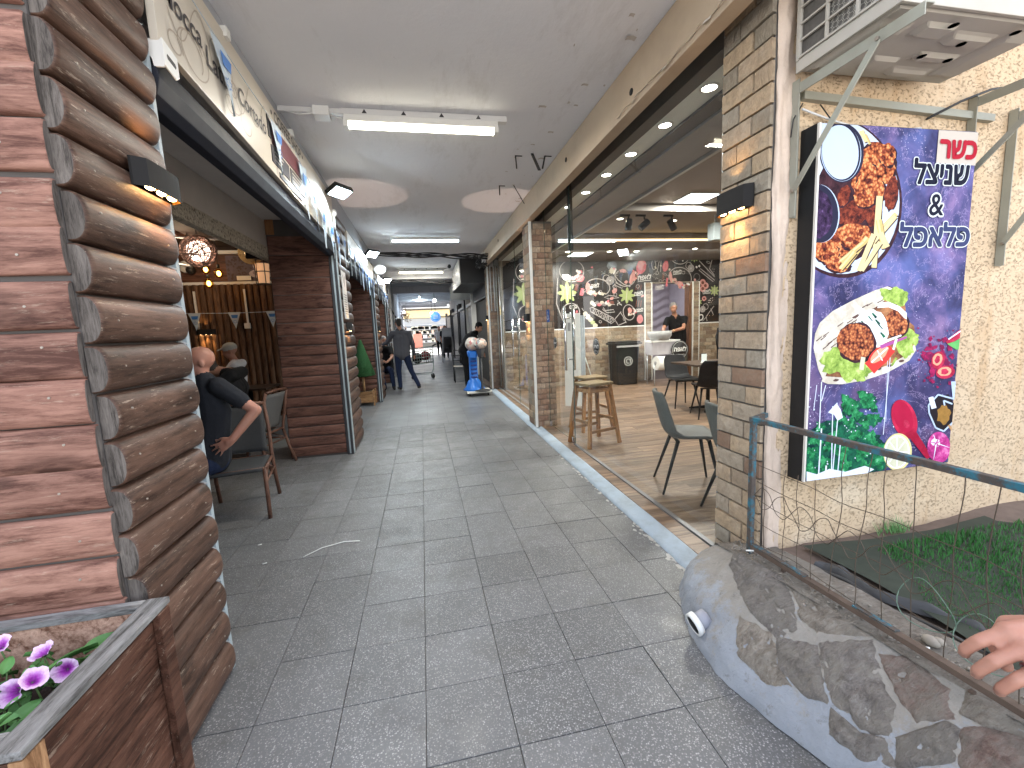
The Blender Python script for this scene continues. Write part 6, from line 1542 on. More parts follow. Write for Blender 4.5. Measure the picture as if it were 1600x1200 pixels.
# string of white pennants in the cafe
t = thing('bunting', 'string of small white pennants across the cafe back wall', 'bunting', (-4.2, CY-.15, 1.99)); mb = MB(); mb.tube([(-4.35+i*.12, CY-.15, 2.02-.03*math.sin(i*.17)-.01*(i/20)) for i in range(21)], .005, 5); mb.done('cord', M_PEN, t)
for u in (-4.08, -3.43, -2.80, -2.2): pennant(t, u, 2.0, .21, .30, lambda a, z, e: (a, CY-.155-e, z), .0, True)
# lamps of the cafe
M_BALLG = emit('woven_ball_glow', (1, .70, .55), .9)
t = thing('ball_pendant', 'woven ball pendant lamp glowing pink in the cafe roof', 'pendant lamp', (-3.15, 7.2, 2.75)); mb = MB(); rr = random.Random(9)
for i in range(46):
    ax = Vector((rr.gauss(0,1), rr.gauss(0,1), rr.gauss(0,1))).normalized(); u = ax.orthogonal().normalized(); v = ax.cross(u); off = rr.uniform(-.10,.10); r = math.sqrt(.225**2-off**2)
    mb.tube([Vector((-3.07, 7.2, 2.79))+ax*off+(u*math.cos(a)+v*math.sin(a))*r for a in [k*math.pi/14 for k in range(28)]], .0055, 4, closed=True)
mb.done('weave', mat('rattan_pale', (.35,.24,.19), .7), t, kind='stuff'); mb = MB(); mb.ball((-3.07, 7.2, 2.79), .15); mb.done('bulb', M_BALLG, t); mb = MB(); mb.tube([(-3.07,7.2,3.0),(-3.07,7.2,3.195)], .006, 6); mb.done('cord', M_BLK, t)
t = thing('ball_pendant', 'second woven ball lamp half hidden above the cup picture', 'pendant lamp', (-2.9, 8.4, 2.95)); mb = MB()
for i in range(34):
    ax = Vector((rr.gauss(0,1), rr.gauss(0,1), rr.gauss(0,1))).normalized(); u = ax.orthogonal().normalized(); v = ax.cross(u); mb.tube([Vector((-2.82, 8.5, 2.99))+(u*math.cos(a)+v*math.sin(a))*.19 for a in [k*math.pi/12 for k in range(24)]], .006, 4, closed=True)
mb.done('weave', mat('rattan_gold', (.35,.25,.12), .7), t, kind='stuff'); mb = MB(); mb.ball((-2.82, 8.5, 2.99), .10); mb.done('bulb', emit('dim_ball', (1,.7,.35), .3), t); mb = MB(); mb.tube([(-2.82,8.5,3.18),(-2.82,8.5,3.195)], .006, 6); mb.done('cord', M_BLK, t)
M_AMB = emit('amber_bulb_glow', (1, .66, .2), 4)
M_AMBG = glassmat('amber_glass', (1.0, .72, .32))
t = thing('bulb_cluster', 'cluster of three glowing amber glass bulbs in the cafe', 'pendant lamp', (-3.45, 8.3, 2.6))
for i, (x, z) in enumerate(((-3.47, 2.69), (-3.28, 2.62), (-3.45, 2.46))):
    mb = MB(); mb.ball((x, 8.3, z), (.075, .075, .085)); o = mb.done('bulb', M_AMBG, t); mb = MB(); mb.ball((x, 8.3, z), (.032,.032,.045)); mb.done('filament', M_AMB, o, True)
    mb = MB(); mb.cyl((x, 8.3, z+.085), (x, 8.3, z+.15), .025); mb.tube([(x, 8.3, z+.15), (x, 8.3, 3.195)], .005, 5); mb.done('cord', M_BLK, t)
t = thing('lantern', 'black framed lantern with a warm lit glass at the edge of the second pillar', 'lantern', (-2.62, 8.6, 2.5)); mb = MB(); mb.lathe([(.09,2.47),(.11,2.80)], (-2.66, 8.5, 0), 14); mb.done('glass', emit('lantern_glow', (.9,.5,.26), .09), t)
mb = MB()
for a in range(6): mb.tube([(-2.66+.125*math.cos(a*1.05), 8.5+.125*math.sin(a*1.05), 2.45), (-2.66+.125*math.cos(a*1.05), 8.5+.125*math.sin(a*1.05), 2.86)], .008, 6)
for z in (2.45, 2.66, 2.86): mb.tube([(-2.66+.125*math.cos(a), 8.5+.125*math.sin(a), z) for a in [k*.524 for k in range(12)]], .008, 6, closed=True)
mb.lathe([(.13,2.86),(.001,2.95)], (-2.66,8.5,0), 12); mb.tube([(-2.66,8.5,2.95),(-2.66,8.5,3.195)], .006, 6); mb.done('frame', M_BLK, t)
for (x, y, z, e, col) in ((-4.2, 6.0, 3.05, 5, (1,.82,.66)), (-3.6, 7.9, 2.9, 3.5, (1,.74,.5))):
    L = bpy.data.lights.new('pendant_light', 'POINT'); L.energy = e; L.color = col; L.shadow_soft_size = .15; lo = bpy.data.objects.new('pendant_light', L); COL.objects.link(lo); lo.location = (x, y, z)
# boards above the second pillar's planks
mb = MB(); mb.box(-1.69, -1.60, 5.64, 5.72, 2.69, 2.99); tag(mb.done('wood_post', wood('orange_post', (.18,.08,.035), (.34,.17,.08), 'z')), 'short orange brown post end above the planks of the second pillar', 'post')
mb = MB(); mb.box(-1.595, -1.30, 5.66, 5.70, 2.69, 2.99); tag(mb.done('white_board', mat('white_board', (.55,.55,.56), .6)), 'white board above the planks of the second pillar', 'board')
# chairs: brown bamboo look frame with dark mesh
M_BAMB = wood('bamboo_brown', (.075,.035,.025), (.19,.10,.07), 'z', .4, 2, .15, .08, False)
M_SLING = mat('dark_mesh_sling', (.035,.036,.038), .8, var=.3, scale=80, bump=.5, bscale=200)
M_SLINGG = mat('grey_mesh_sling', (.10,.10,.10), .8, var=.3, scale=80, bump=.5, bscale=200)
def cafe_chair(base, rz, label, sling=M_SLING):
    """faces local -X... seat centre at origin, back at +X"""
    t = thing('cafe_chair', label, 'chair', base, rz, 'bamboo look cafe chairs')
    mb = MB(); mb.grid(lambda u, v: (-.22+.44*u, -.22+.44*v, .43-.02*math.sin(math.pi*u)), 10, 10); o = mb.done('seat', sling, t, local=True); md = o.modifiers.new('s', 'SOLIDIFY'); md.thickness = .03
    mb = MB(); mb.grid(lambda u, v: (.22+.13*u**1.2+.03*math.cos((v-.5)*math.pi), (-.21+.42*v)*(1-.08*u), .47+.40*u), 10, 10); o = mb.done('backrest', sling, t, local=True); md = o.modifiers.new('s', 'SOLIDIFY'); md.thickness = .022
    for s in (-1, 1):
        mb = MB(); mb.tube([(.355, s*.20, .90), (.30, s*.225, .68), (.24, s*.235, .42), (.29, s*.24, .20), (.36, s*.245, 0)], .0165, 10); mb.done('back_leg', M_BAMB, t, local=True)
        mb = MB(); mb.tube([(-.20, s*.235, .42), (-.225, s*.24, .20), (-.26, s*.245, 0)], .0165, 10); mb.done('front_leg', M_BAMB, t, local=True)
        mb = MB(); mb.tube([(-.21, s*.237, .415), (.24, s*.237, .415)], .013, 8); mb.tube([(-.225, s*.24, .30), (.27, s*.238, .30)], .010, 8); mb.tube([(-.2, s*.237, .30), (-.02, s*.237, .40), (.25, s*.237, .30)], .007, 6); mb.done('side_rail', M_BAMB, t, local=True)
    mb = MB(); mb.tube([(.355, -.20, .90), (.365, 0, .915), (.355, .20, .90)], .0165, 8); mb.tube([(.245,-.235,.42),(.245,.235,.42)], .012, 8); mb.tube([(-.205,-.235,.42),(-.205,.235,.42)], .012, 8); mb.tube([(.27,-.24,.30),(.27,.24,.30)], .009, 6); mb.done('cross_rail', M_BAMB, t, local=True, kind='stuff')
    return t
cafe_chair((-1.64, 4.02, 0), R(100), 'bamboo look cafe chair with the man in the dark tee sitting on it')
cafe_chair((-2.02, 5.42, 0), R(-14), 'empty bamboo look cafe chair with a grey back, next to the second pillar', M_SLINGG)
cafe_chair((-2.75, 6.6, 0), R(200), 'dark cafe chair in the shade behind the empty grey one')
cafe_chair((-2.35, 7.5, 0), R(20), 'dark cafe chair near the cafe back wall, beside the second pillar')
M_TT = wood('cafe_table_dark', (.03,.02,.016), (.08,.05,.035), 'x', .4)
def cafe_table(base, label, w_=.7, d=.7, h=.74):
    t = thing('cafe_table', label, 'table', base); mb = MB(); mb.box(-w_/2, w_/2, -d/2, d/2, h-.03, h); mb.done('top', M_TT, t, local=True, bevel=.004); mb = MB(); mb.cyl((0,0,.02), (0,0,h-.03), .035); mb.done('column', M_LEGB, t, local=True); mb = MB(); mb.box(-.24,.24,-.24,.24,0,.02); mb.done('base', M_LEGB, t, local=True); return t
cafe_table((-2.62, 4.2, 0), 'dark cafe table in front of the man in the dark tee'); cafe_table((-2.75, 7.55, 0), 'dark cafe table before the cafe back wall'); cafe_table((-3.4, 6.9, 0), 'dark cafe table beside the man with the white cap'); cafe_table((-2.55, 5.85, 0), 'dark cafe table beside the empty grey chair', .6, .6)
# floor litter in the passage
for i, (pts, lab) in enumerate(([[(-.90,3.02),(-.80,3.12),(-.66,3.17),(-.55,3.15)], 'thin white straw lying on the floor tiles'], [[(-1.15,3.0),(-1.125,3.01)], 'scrap of paper on the tiles by the cafe opening'], [[(-1.28,3.3),(-1.255,3.31)], 'second scrap of paper on the tiles near the chair leg'])):
    mb = MB(); mb.tube([(x, y, .006) for x, y in pts], .0035, 5); tag(mb.done('litter', M_WHITE), lab, 'litter')

# ================================================================ CEILING FITTINGS OF THE ARCADE
M_TUBE = emit('tube_glow_warm', (1, .93, .74), 3)
M_TUBEC = emit('tube_glow_cool', (.72, .9, 1), 2.2)
def tube_light(base, label, L=1.2, m=M_TUBE, rz=0, housing=True, power=14, col=(1,.95,.85)):
    t = thing('tube_lamp', label, 'ceiling lamp', base, rz, 'tube lamps of the arcade ceiling')
    if housing:
        mb = MB(); mb.box(-L/2-.02, L/2+.08, -.03, .03, -.045, -.001); mb.done('tray', M_COND, t, local=True, bevel=.003)
        mb = MB()
        for x in (-.45,-.15,.15,.45): mb.prism([(-.02,0),(.02,0),(0,.03)], lambda a, b: (x+a, -.033, -.035+b), lambda a, b: (x+a, -.0305, -.035+b))
        mb.done('clip', M_STRIPD, t, local=True, kind='stuff')
    mb = MB(); mb.box(-L/2, L/2, -.045, .045, -.10, -.05); mb.done('body', M_WHITE, t, local=True, bevel=.008)
    mb = MB(); mb.tube([(-L/2+.03, -.018, -.118), (L/2-.03, -.018, -.118)], .017, 10); mb.tube([(-L/2+.03, .018, -.118), (L/2-.03, .018, -.118)], .017, 10); mb.done('tube', m, t, local=True)
    for s in (-1, 1): mb = MB(); mb.box(s*(L/2-.015)-.018, s*(L/2-.015)+.018, -.05, .05, -.14, -.095); mb.done('end_cap', M_WHITE, t, local=True, bevel=.004)
    A = bpy.data.lights.new('tube_light', 'AREA'); A.shape = 'RECTANGLE'; A.size = L; A.size_y = .07; A.energy = power; A.color = col; o = bpy.data.objects.new('tube_light', A); COL.objects.link(o); o.parent = t; o.location = (0, 0, -.145)
    return t
tube_light((.13, 3.80, CEIL-.002), 'nearest warm tube lamp crossing the arcade ceiling', 1.22, power=9)
tube_light((.19, 8.28, CEIL-.002), 'second, bluish tube lamp crossing the arcade ceiling', 1.25, M_TUBEC, power=9, col=(.8,.93,1), housing=False)
tube_light((.10, 12.6, CEIL-.002), 'third warm tube lamp behind the cable bundle', 1.25, power=9)
tube_light((.0, 21.2, CEIL-.002), 'far tube lamp running along the arcade', 1.2, M_TUBEC, R(90), False, 9, (.8,.93,1))
t = thing('ceiling_conduit', 'white conduit with a junction box from the left beam to the nearest tube lamp', 'conduit', (-.7, 3.8, CEIL)); mb = MB(); mb.box(-.955, -.50, 3.785, 3.825, CEIL-.04, CEIL-.003); mb.done('trunking', M_COND, t, bevel=.003)
mb = MB(); mb.box(-.70, -.58, 3.75, 3.86, CEIL-.07, CEIL-.002); mb.done('junction_box', M_WHITE, t, bevel=.006); mb = MB(); mb.tube([(-.58, 3.78, CEIL-.05), (-.52, 3.77, CEIL-.08), (-.47, 3.78, CEIL-.08)], .007, 6); mb.tube([(-.9, 3.77, CEIL-.05), (-.8, 3.765, CEIL-.07), (-.7, 3.77, CEIL-.055)], .005, 6); mb.done('cable', M_COND, t)
for y in (2.75, 3.95): mb = MB(); mb.box(-.945, -.90, y, y+.05, 3.10, 3.15); tag(mb.done('clamp', M_WHITE), ['white plastic clamp on the top edge of the coffee sign, nearest the camera', 'white plastic clamp on the top edge of the coffee sign beside the conduit'][y > 3], 'clamp')
# floodlights on the left
M_FLD = emit('floodlight_glow', (.78, .93, 1), 8)
def floodlight(base, label, rz, tilt, power=30, arm=True, s=1.0):
    t = thing('floodlight', label, 'floodlight', base, rz, 'led floodlights along the left beam')
    d = Vector((math.cos(tilt), 0, -math.sin(tilt))); u = Vector((math.sin(tilt), 0, math.cos(tilt)))
    def bx(m, x0, x1, y0, y1, z0, z1, nm):
        mb = MB(); mb.box(x0, x1, y0, y1, z0, z1)
        for v in mb.bm.verts: c = v.co.copy(); v.co = d*c.x + Vector((0, c.y, 0)) + u*c.z + Vector((.16, 0, 0))
        mb.done(nm, m, t, local=True, bevel=.004)
    bx(M_BLK, -.035, .012, -.125*s, .125*s, -.085*s, .085*s, 'housing'); bx(M_FLD, .0125, .0165, -.11*s, .11*s, -.07*s, .07*s, 'glass')
    mb = MB(); mb.beam((-.10, 0, .0), (.13, 0, .0), .03, .012); mb.beam((.12, -.14*s, 0), (.12, .14*s, 0), .012, .03); mb.done('arm', M_BLK, t, local=True)
    A = bpy.data.lights.new('flood_light', 'AREA'); A.size = .18; A.energy = power; A.color = (.82,.94,1); o = bpy.data.objects.new('flood_light', A); COL.objects.link(o); o.parent = t; o.location = Vector((.16,0,0))+d*.03; o.rotation_euler = d.to_track_quat('-Z', 'Y').to_euler()
    return t
floodlight((-.90, 5.30, 3.05), 'bright square led floodlight at the end of the nearest coffee sign', R(-35), R(66), 4)
floodlight((-.92, 8.8, 2.98), 'led floodlight beyond the second cafe opening', R(-45), R(55), 5)
floodlight((-.95, 12.6, 2.92), 'led floodlight by the third cafe opening', R(-45), R(50), 5)
t = thing('sensor', 'white motion sensor under the nearest floodlight', 'sensor', (-.9, 5.45, 2.92)); mb = MB(); mb.ball((-.90, 5.50, 2.90), (.035,.035,.045)); mb.cyl((-.90,5.50,2.72), (-.90,5.50,2.86), .01); mb.done('body', M_WHITE, t)
t = thing('lamp_disc', 'round white lamp disc below the second floodlight', 'lamp', (-.8, 9.0, 2.8)); mb = MB(); mb.ball((-.72, 9.05, 2.74), (.12,.04,.10), sub=3); mb.done('disc', M_WHITE, t)
# broken black rods hanging from the ceiling on the right
for i, (a, b, w_, lab) in enumerate((((1.23, 4.52, CEIL), (1.21, 4.20, 2.98), .028, 'longest black steel strap hanging from the ceiling near the right beam'), ((1.07, 4.58, CEIL), (1.07, 4.55, 3.11), .012, 'thin black rod hanging left of the longest strap'), ((1.38, 4.56, CEIL), (1.33, 4.50, 3.10), .014, 'thin bent rod between the longest strap and the beam'), ((1.25, 5.51, CEIL), (1.36, 5.45, 3.02), .024, 'black strap hanging near the pillar top'), ((1.07, 5.52, CEIL), (1.065, 5.5, 3.13), .012, 'small hooked rod on the ceiling near the pillar'))):
    mb = MB(); mb.beam(a, b, w_, .008); 
    if w_ < .02: mb.beam((a[0], a[1], CEIL-.005), (a[0]+.07, a[1], CEIL-.005), .008, .008)
    tag(mb.done('steel_strap', M_BLK), lab, 'strap')
# cables across the ceiling
for y, z, n, lab in ((9.45, 3.15, 7, 'thick bundle of black cables crossing under the ceiling'), (13.0, 3.0, 4, 'second bundle of black cables at the first ceiling beam')):
    t = thing('cable_bundle', lab, 'cables', (0, y, z)); rr = random.Random(int(y))
    for i in range(n):
        mb = MB(); p = rr.uniform(0,6); mb.tube([(-.96+2.5*k/24, y+.05*math.sin(k*.6+p)+(.06*k/24)*(i-3)*.3, z-.05*math.sin(math.pi*k/24)+.028*math.sin(k*.45+p)-.02*(i % 3)-(.10*(k/24)**3)) for k in range(25)], .011, 6); mb.done('cable', M_BLK, t)
t = thing('cable_knot', 'tangle of black cables at the top of the far brick pillar', 'cables', (1.5, 9.8, 2.95)); rr = random.Random(77)
for i in range(9):
    mb = MB(); mb.tube([(1.42+rr.uniform(-.12,.12), 9.75+rr.uniform(-.2,.3), 2.97+rr.uniform(-.12,.12)) for k in range(7)], .012, 6); mb.done('cable', M_BLK, t)
mb = MB(); mb.box(1.40, 1.48, 9.62, 9.75, 2.94, 3.16); tag(mb.done('junction_box', M_WHITE), 'white box on the right beam beside the cable tangle', 'box')
t = thing('security_camera', 'small dark dome camera on the ceiling beside the third tube lamp', 'camera', (.85, 12.2, 3.2)); mb = MB(); mb.ball((.85, 12.0, 3.2), .05); mb.cyl((.85,12,3.2),(.85,12,3.25),.03); mb.done('dome', M_BLK, t)

# ================================================================ FARTHER DOWN THE ARCADE
t = thing('gumball_machine', 'gumball machine with a ball shaped globe on a blue pedestal', 'vending machine', (1.17, 9.75, 0))
M_BLUE = mat('blue_plastic', (.012,.13,.48), .35, var=.1)
mb = MB(); mb.box(.90, 1.46, 9.50, 10.02, .075, .11); mb.done('board', mat('board_white', (.62,.60,.55), .6), t, bevel=.004)
for x in (.97, 1.38):
    for y in (9.56, 9.95): mb = MB(); mb.lathe([(.001,-.015),(.032,-.015),(.032,.015),(.001,.015)], (x, y, .034), 12, axis='x'); mb.done('wheel', M_BLK, t)
mb = MB(); mb.lathe([(.25,.112),(.25,.14),(.19,.20),(.13,.34),(.10,.36),(.095,.86),(.12,.90),(.13,1.0),(.11,1.02)], (1.10, 9.82, 0), 14); mb.done('pedestal', M_BLUE, t)
mb = MB(); mb.box(1.02, 1.16, 9.66, 9.72, .86, 1.0); mb.done('coin_box', M_BLUE, t, bevel=.01)
mb = MB()
for i in range(5): mb.box(1.03, 1.17, 9.712, 9.728, .40+i*.09, .44+i*.09)
mb.done('lettering_strip', mat('deep_blue_print', (.012,.03,.16), .5), t)
def ballmat():
    g = NG('globe_balls'); co = g.coord((1,1,1), False); d = g.vor(co, 17, 'Color'); s = g.n.new('ShaderNodeSeparateColor'); g.l.new(d, s.inputs[0])
    c = g.ramp(s.outputs[0], [(.0,(.02,.02,.03)),(.3,(.55,.52,.50)),(.5,(.62,.40,.30)),(.7,(.6,.58,.5)),(.85,(.48,.12,.10)),(1,(.7,.68,.65))]); return g.end(c, .15, None, 0, .6)
mb = MB(); mb.ball((1.10, 9.76, 1.17), (.165,.165,.16), sub=3); mb.done('globe', ballmat(), t)
t = thing('dispenser_stand', 'second candy globe on a thin black pole with a round foot, on the white board', 'vending machine', (1.26, 9.62, .11)); mb = MB(); mb.lathe([(.19,.111),(.19,.125),(.03,.155),(.026,.17),(.026,.92),(.001,.92)], (1.26, 9.62, 0), 16); mb.done('pole', M_BLK, t)
mb = MB(); mb.lathe([(.06,.87),(.095,1.03),(.10,1.06)], (1.26,9.62,0), 4, sm=False); mb.done('hopper', mat('hopper_grey', (.05,.05,.055), .4), t); mb = MB(); mb.ball((1.26, 9.62, 1.17), (.15,.15,.13), sub=3); mb.done('globe', bpy.data.materials['globe_balls'], t)
# black shop sign box with a white face on the right
t = thing('box_sign', 'black box sign with a tilted white lettered face above the second shop on the right', 'sign', (1.3, 11, 2.9))
mb = MB(); mb.prism([(1.02,2.62),(1.72,2.62),(1.72,3.20),(1.02,3.20)], lambda a, b: (a, 10.75, b), lambda a, b: (a, 13.6, b)); mb.done('box', M_BLK, t)
mb = MB(); mb.prism([(10.75,2.60),(13.6,2.66),(13.6,3.2),(10.75,3.21)], lambda a, b: (1.0, a, b), lambda a, b: (1.019, a, b)); mb.done('face', mat('sign_white_face', (.42,.41,.40), .5), t)
mb = MB(); f = lambda u, v: (.998, 12.2-u, 2.9+v)
for i, (u, h) in enumerate(((-.8,.3),(-.45,.22),(-.1,.3),(.25,.2),(.6,.28))): ribbon(mb, [(u,-h/2),(u+.03,h/2),(u+.2,h/2-.03),(u+.2,-h/2)], .07, f)
mb.done('marks', M_BLK, t)
# shop fronts on the right beyond the brick pillar
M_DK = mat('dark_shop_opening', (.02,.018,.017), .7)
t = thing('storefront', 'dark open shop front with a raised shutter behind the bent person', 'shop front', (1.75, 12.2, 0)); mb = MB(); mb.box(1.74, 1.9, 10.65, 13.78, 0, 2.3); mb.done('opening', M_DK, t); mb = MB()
for k in range(7): mb.box(1.66, 1.74, 10.65, 13.78, 2.3+k*.05, 2.345+k*.05)
mb.done('shutter', M_STRIPD, t); mb = MB(); mb.box(1.60, 1.73, 10.63, 10.72, 0, 2.6); mb.done('frame', M_BLK, t)
for (y0, y1, c, lab) in ((14.0, 15.6, (.42,.40,.38), 'grey and white door front on the right of the arcade'), (16.4, 18.8, (.14,.14,.15), 'dark closed shutter front on the right of the arcade'), (19.6, 23.0, (.10,.10,.11), 'second dark shop front on the right'), (24.5, 29, (.16,.15,.15), 'far dark shop front on the right')):
    t = thing('storefront', lab, 'shop front', (1.7, (y0+y1)/2, 0)); mb = MB(); mb.box(1.66, 1.74, y0, y1, 0, 2.25); mb.done('door', mat('front_%d' % y0, c, .5), t)
    mb = MB(); mb.box(1.60, 1.75, y0-.08, y0-.01, 0, 2.6); mb.box(1.60, 1.75, y1+.01, y1+.08, 0, 2.6); mb.box(1.60, 1.75, y0, y1, 2.26, 2.36); mb.done('frame', M_STRIPD if y0 > 15 else M_TRIM, t)
    mb = MB()
    for k in range(int((y1-y0)/.35)): mb.box(1.645, 1.659, y0+.1+k*.35, y0+.38+k*.35, .1, 2.15)
    mb.done('panel', mat('front_panel_%d' % y0, sc3(c, .6), .4), t)
t = thing('small_sign', 'small grey double sided sign sticking out on the right beyond the black box sign', 'sign', (1.2, 14.4, 2.6)); mb = MB(); mb.box(.98, 1.70, 14.2, 14.3, 2.45, 2.85); mb.done('panel', mat('small_sign', (.30,.32,.33), .5), t); mb = MB(); mb.tube([(1.0, 10.8, 2.62), (.98, 14.25, 2.86)], .012, 6); mb.done('cord', M_WHITE, t)
t = thing('round_sign', 'round blue lit shop sign hanging at the far end of the arcade', 'sign', (.73, 22, 2.2)); mb = MB(); mb.lathe([(.001,-.03),(.25,-.03),(.25,.03),(.001,.03)], (.73, 22, 2.19), 24, axis='y'); mb.done('disc', emit('blue_sign', (.06,.22,.55), .25), t)
mb = MB(); f = lambda u, v: (.73+u, 21.965, 2.19+v); ribbon(mb, [(.21*math.cos(i*.26), .21*math.sin(i*.26)) for i in range(24)], .012, f, closed=True)
for k in range(3): ribbon(mb, [(-.13, .07-.07*k), (.13, .07-.07*k)], .03, f)
mb.done('print', M_WHITE, t); mb = MB(); mb.box(.72,.74,21.99,22.01,2.44,3.05); mb.box(.98,1.75,21.98,22.02,2.17,2.21); mb.done('bracket', M_BLK, t)
# stack of grey plastic chairs
M_STK = mat('stack_grey', (.30,.29,.30), .5, var=.1)
pro = thing('stack_chair', 'lowest grey plastic chair of the tall stack, standing on the arcade floor', 'chair', (1.12, 20.6, 0), 0, 'stack of grey chairs')
mb = MB(); mb.grid(lambda u, v: (-.22+.44*u, -.22+.44*v, .44), 3, 3); o = mb.done('seat', M_STK, pro, local=True); mb = MB(); mb.grid(lambda u, v: (-.22+.44*u, .22+.10*v, .44+.42*v), 3, 3); mb.done('backrest', M_STK, pro, local=True)
for sx in (-1,1):
    for sy_ in (-1,1): mb = MB(); mb.beam((sx*.2, sy_*.2, .44), (sx*.24, sy_*.25, 0), .03, .03); mb.done('leg', M_STK, pro, local=True)
for k in range(1, 10): dup(pro, (1.12+.006*k, 20.6+.012*k, .085*k), label=(ORD[k] + ' grey plastic chair from the floor in the tall stack by the right shop fronts') if k < 9 else 'topmost grey plastic chair of the tall stack by the right shop fronts')
# shopping cart
t = thing('shopping_cart', 'wire shopping cart with dark bags in it, beyond the man in the grey shirt', 'shopping cart', (-.12, 14.2, 0)); M_CW = mat('cart_wire', (.34,.40,.38), .35, .6)
def cp(u, v, w_): return (-.42+u*.72-.0*w_, 13.95+v*.5, .45+w_*.50+u*.06)
for nm, fn in (('side', None),):
    for v in (0, 1):
        mb = MB()
        for i in range(11): mb.tube([cp(i/10, v, 0), cp(i/10, v, 1)], .008, 4)
        for j in range(6): mb.tube([cp(0, v, j/5), cp(1, v, j/5)], .009, 4)
        mb.done('side_panel', M_CW, t)
    for u in (0, 1):
        mb = MB()
        for i in range(8): mb.tube([cp(u, i/7, 0), cp(u, i/7, 1)], .006, 4)
        for j in range(6): mb.tube([cp(u, 0, j/5), cp(u, 1, j/5)], .006, 4)
        mb.done('end_panel', M_CW, t)
mb = MB()
for i in range(8): mb.tube([cp(0, i/7, 0), cp(1, i/7, 0)], .006, 4)
mb.done('bottom', M_CW, t)
mb = MB(); mb.tube([cp(1, -.05, 1.0), (.42, 13.93, 1.08), (.42, 14.47, 1.08), cp(1, 1.05, 1.0)], .014, 6); mb.done('handle', M_BLK, t)
for y in (13.97, 14.43): mb = MB(); mb.tube([(.30, y, .95), (.30, y, .30), (.24, y, .14), (-.38, y, .14)], .012, 6); mb.tube([(-.40, y, .45), (-.38, y, .14)], .010, 6); mb.done('frame', M_CW, t)
for x in (-.36, .26):
    for y in (13.97, 14.43): mb = MB(); mb.lathe([(.001,-.016),(.06,-.016),(.06,.016),(.001,.016)], (x, y, .061), 12, axis='y'); mb.done('wheel', M_BLK, t)
t = thing('shopping_bag', 'dark red and black shopping bags inside the cart', 'bags', (-.1, 14.2, .5)); mb = MB(); mb.ball((-.20, 14.2, .66), (.18,.2,.17), sub=3); mb.done('bag', fabric('bag_black', (.02,.02,.022)), t); mb = MB(); mb.ball((.06, 14.2, .72), (.16,.2,.15), sub=3); mb.done('bag', fabric('bag_red', (.18,.03,.04)), t)
# small black frame chair behind the machine, pole and left conduits
t = thing('metal_chair', 'thin black metal chair behind the gumball machine', 'chair', (1.05, 12.6, 0)); mb = MB(); mb.box(-.2,.2,-.2,.2,.43,.45); mb.done('seat', mat('pale_seat', (.34,.32,.29), .6), t, local=True)
for sx in (-1,1):
    mb = MB(); mb.tube([(sx*.2,-.2,0),(sx*.2,-.2,.44)], .014, 6); mb.done('leg', M_BLK, t, local=True); mb = MB(); mb.tube([(sx*.2,.2,0),(sx*.2,.2,.44),(sx*.2,.26,.9)], .014, 6); mb.done('leg', M_BLK, t, local=True)
mb = MB()
for z in (.6,.75,.9): mb.tube([(-.2,.225+.1*(z-.6),z),(.2,.225+.1*(z-.6),z)], .012, 6)
mb.done('back_bars', M_BLK, t, local=True)
t = thing('conduit', 'white conduits running down the wall beyond the farthest log pillar', 'conduit', (-.97, 15, 1.5))
for y in (14.4, 14.9, 16.2): mb = MB(); mb.tube([(-.93, y, .1), (-.93, y, 3.1)], .025, 8); mb.done('pipe', M_COND, t)
mb = MB(); mb.tube([(-.95, 15.0, 2.3), (-.90, 18, 1.95), (-.95, 26, 1.75)], .02, 6); tag(mb.done('cable', M_BLK), 'black cable sagging along the blue lit white wall on the left', 'cable')
t = thing('wall_plant', 'brown hanging decoration with a lamp above the bright far end on the left', 'decoration', (-.8, 24, 2.3)); rr = random.Random(5); mb = MB()
for i in range(160): a = Vector((-.78+rr.gauss(0,.12), 24+rr.gauss(0,.2), 2.35+rr.gauss(0,.17))); mb.face([a, a+Vector((rr.uniform(-.08,.08), 0, rr.uniform(-.08,.08))), a+Vector((rr.uniform(-.08,.08), .02, rr.uniform(-.08,.08)))])
mb.done('leaves', mat('dry_leaves', (.12,.07,.05), .8), t, kind='stuff'); mb = MB(); mb.ball((-.85, 23.8, 2.55), .06); mb.done('lamp', emit('cool_bulb', (.9,.95,1), 10), t)
for i, (x, y, z) in enumerate(((.62, 19.0, 2.78), (.60, 24.0, 2.45))): t = thing('globe_lamp', ['small white globe lamp near the right fronts above the blue sign', 'second small globe lamp behind the blue sign'][i], 'lamp', (x, y, z)); mb = MB(); mb.ball((x, y, z), .07); mb.done('bulb', emit('globe_white_%d' % i, (1,.97,.92), 9), t); mb = MB(); mb.tube([(x, y, z+.06), (x, y, CEIL)], .01, 5); mb.done('stem', M_BLK, t)
# bright street end: shop across the street
t = thing('street_shop', 'bright shop across the street at the far end, yellow band above shelves of goods', 'shop', (0, 42, 0))
mb = MB(); mb.box(-14, 14, 42.4, 48, 0, 8); mb.done('wall', mat('street_wall', (.80,.76,.70), .8, var=.05), t)
mb = MB(); mb.box(-9, 9, 41.6, 42.3, 2.75, 3.45); mb.done('fascia', mat('street_fascia', (.86,.68,.36), .6, var=.1), t); mb = MB(); mb.box(-9, 9, 40.8, 42.39, 3.6, 4.0); mb.done('awning', M_WHITE, t)
mb = MB(); mb.box(-9, 9, 42.32, 42.39, .5, 2.7); mb.done('window', mat('street_window', (.66,.70,.76), .3, var=.2, scale=1), t)
mb = MB(); rr = random.Random(8)
for i in range(260): x = rr.uniform(-6,6); z = rr.choice((.48,.88,1.28,1.68)); mb.box(x, x+rr.uniform(.2,.5), 41.2, 41.9, z, z+rr.uniform(.15,.35), rr.randint(0,3))
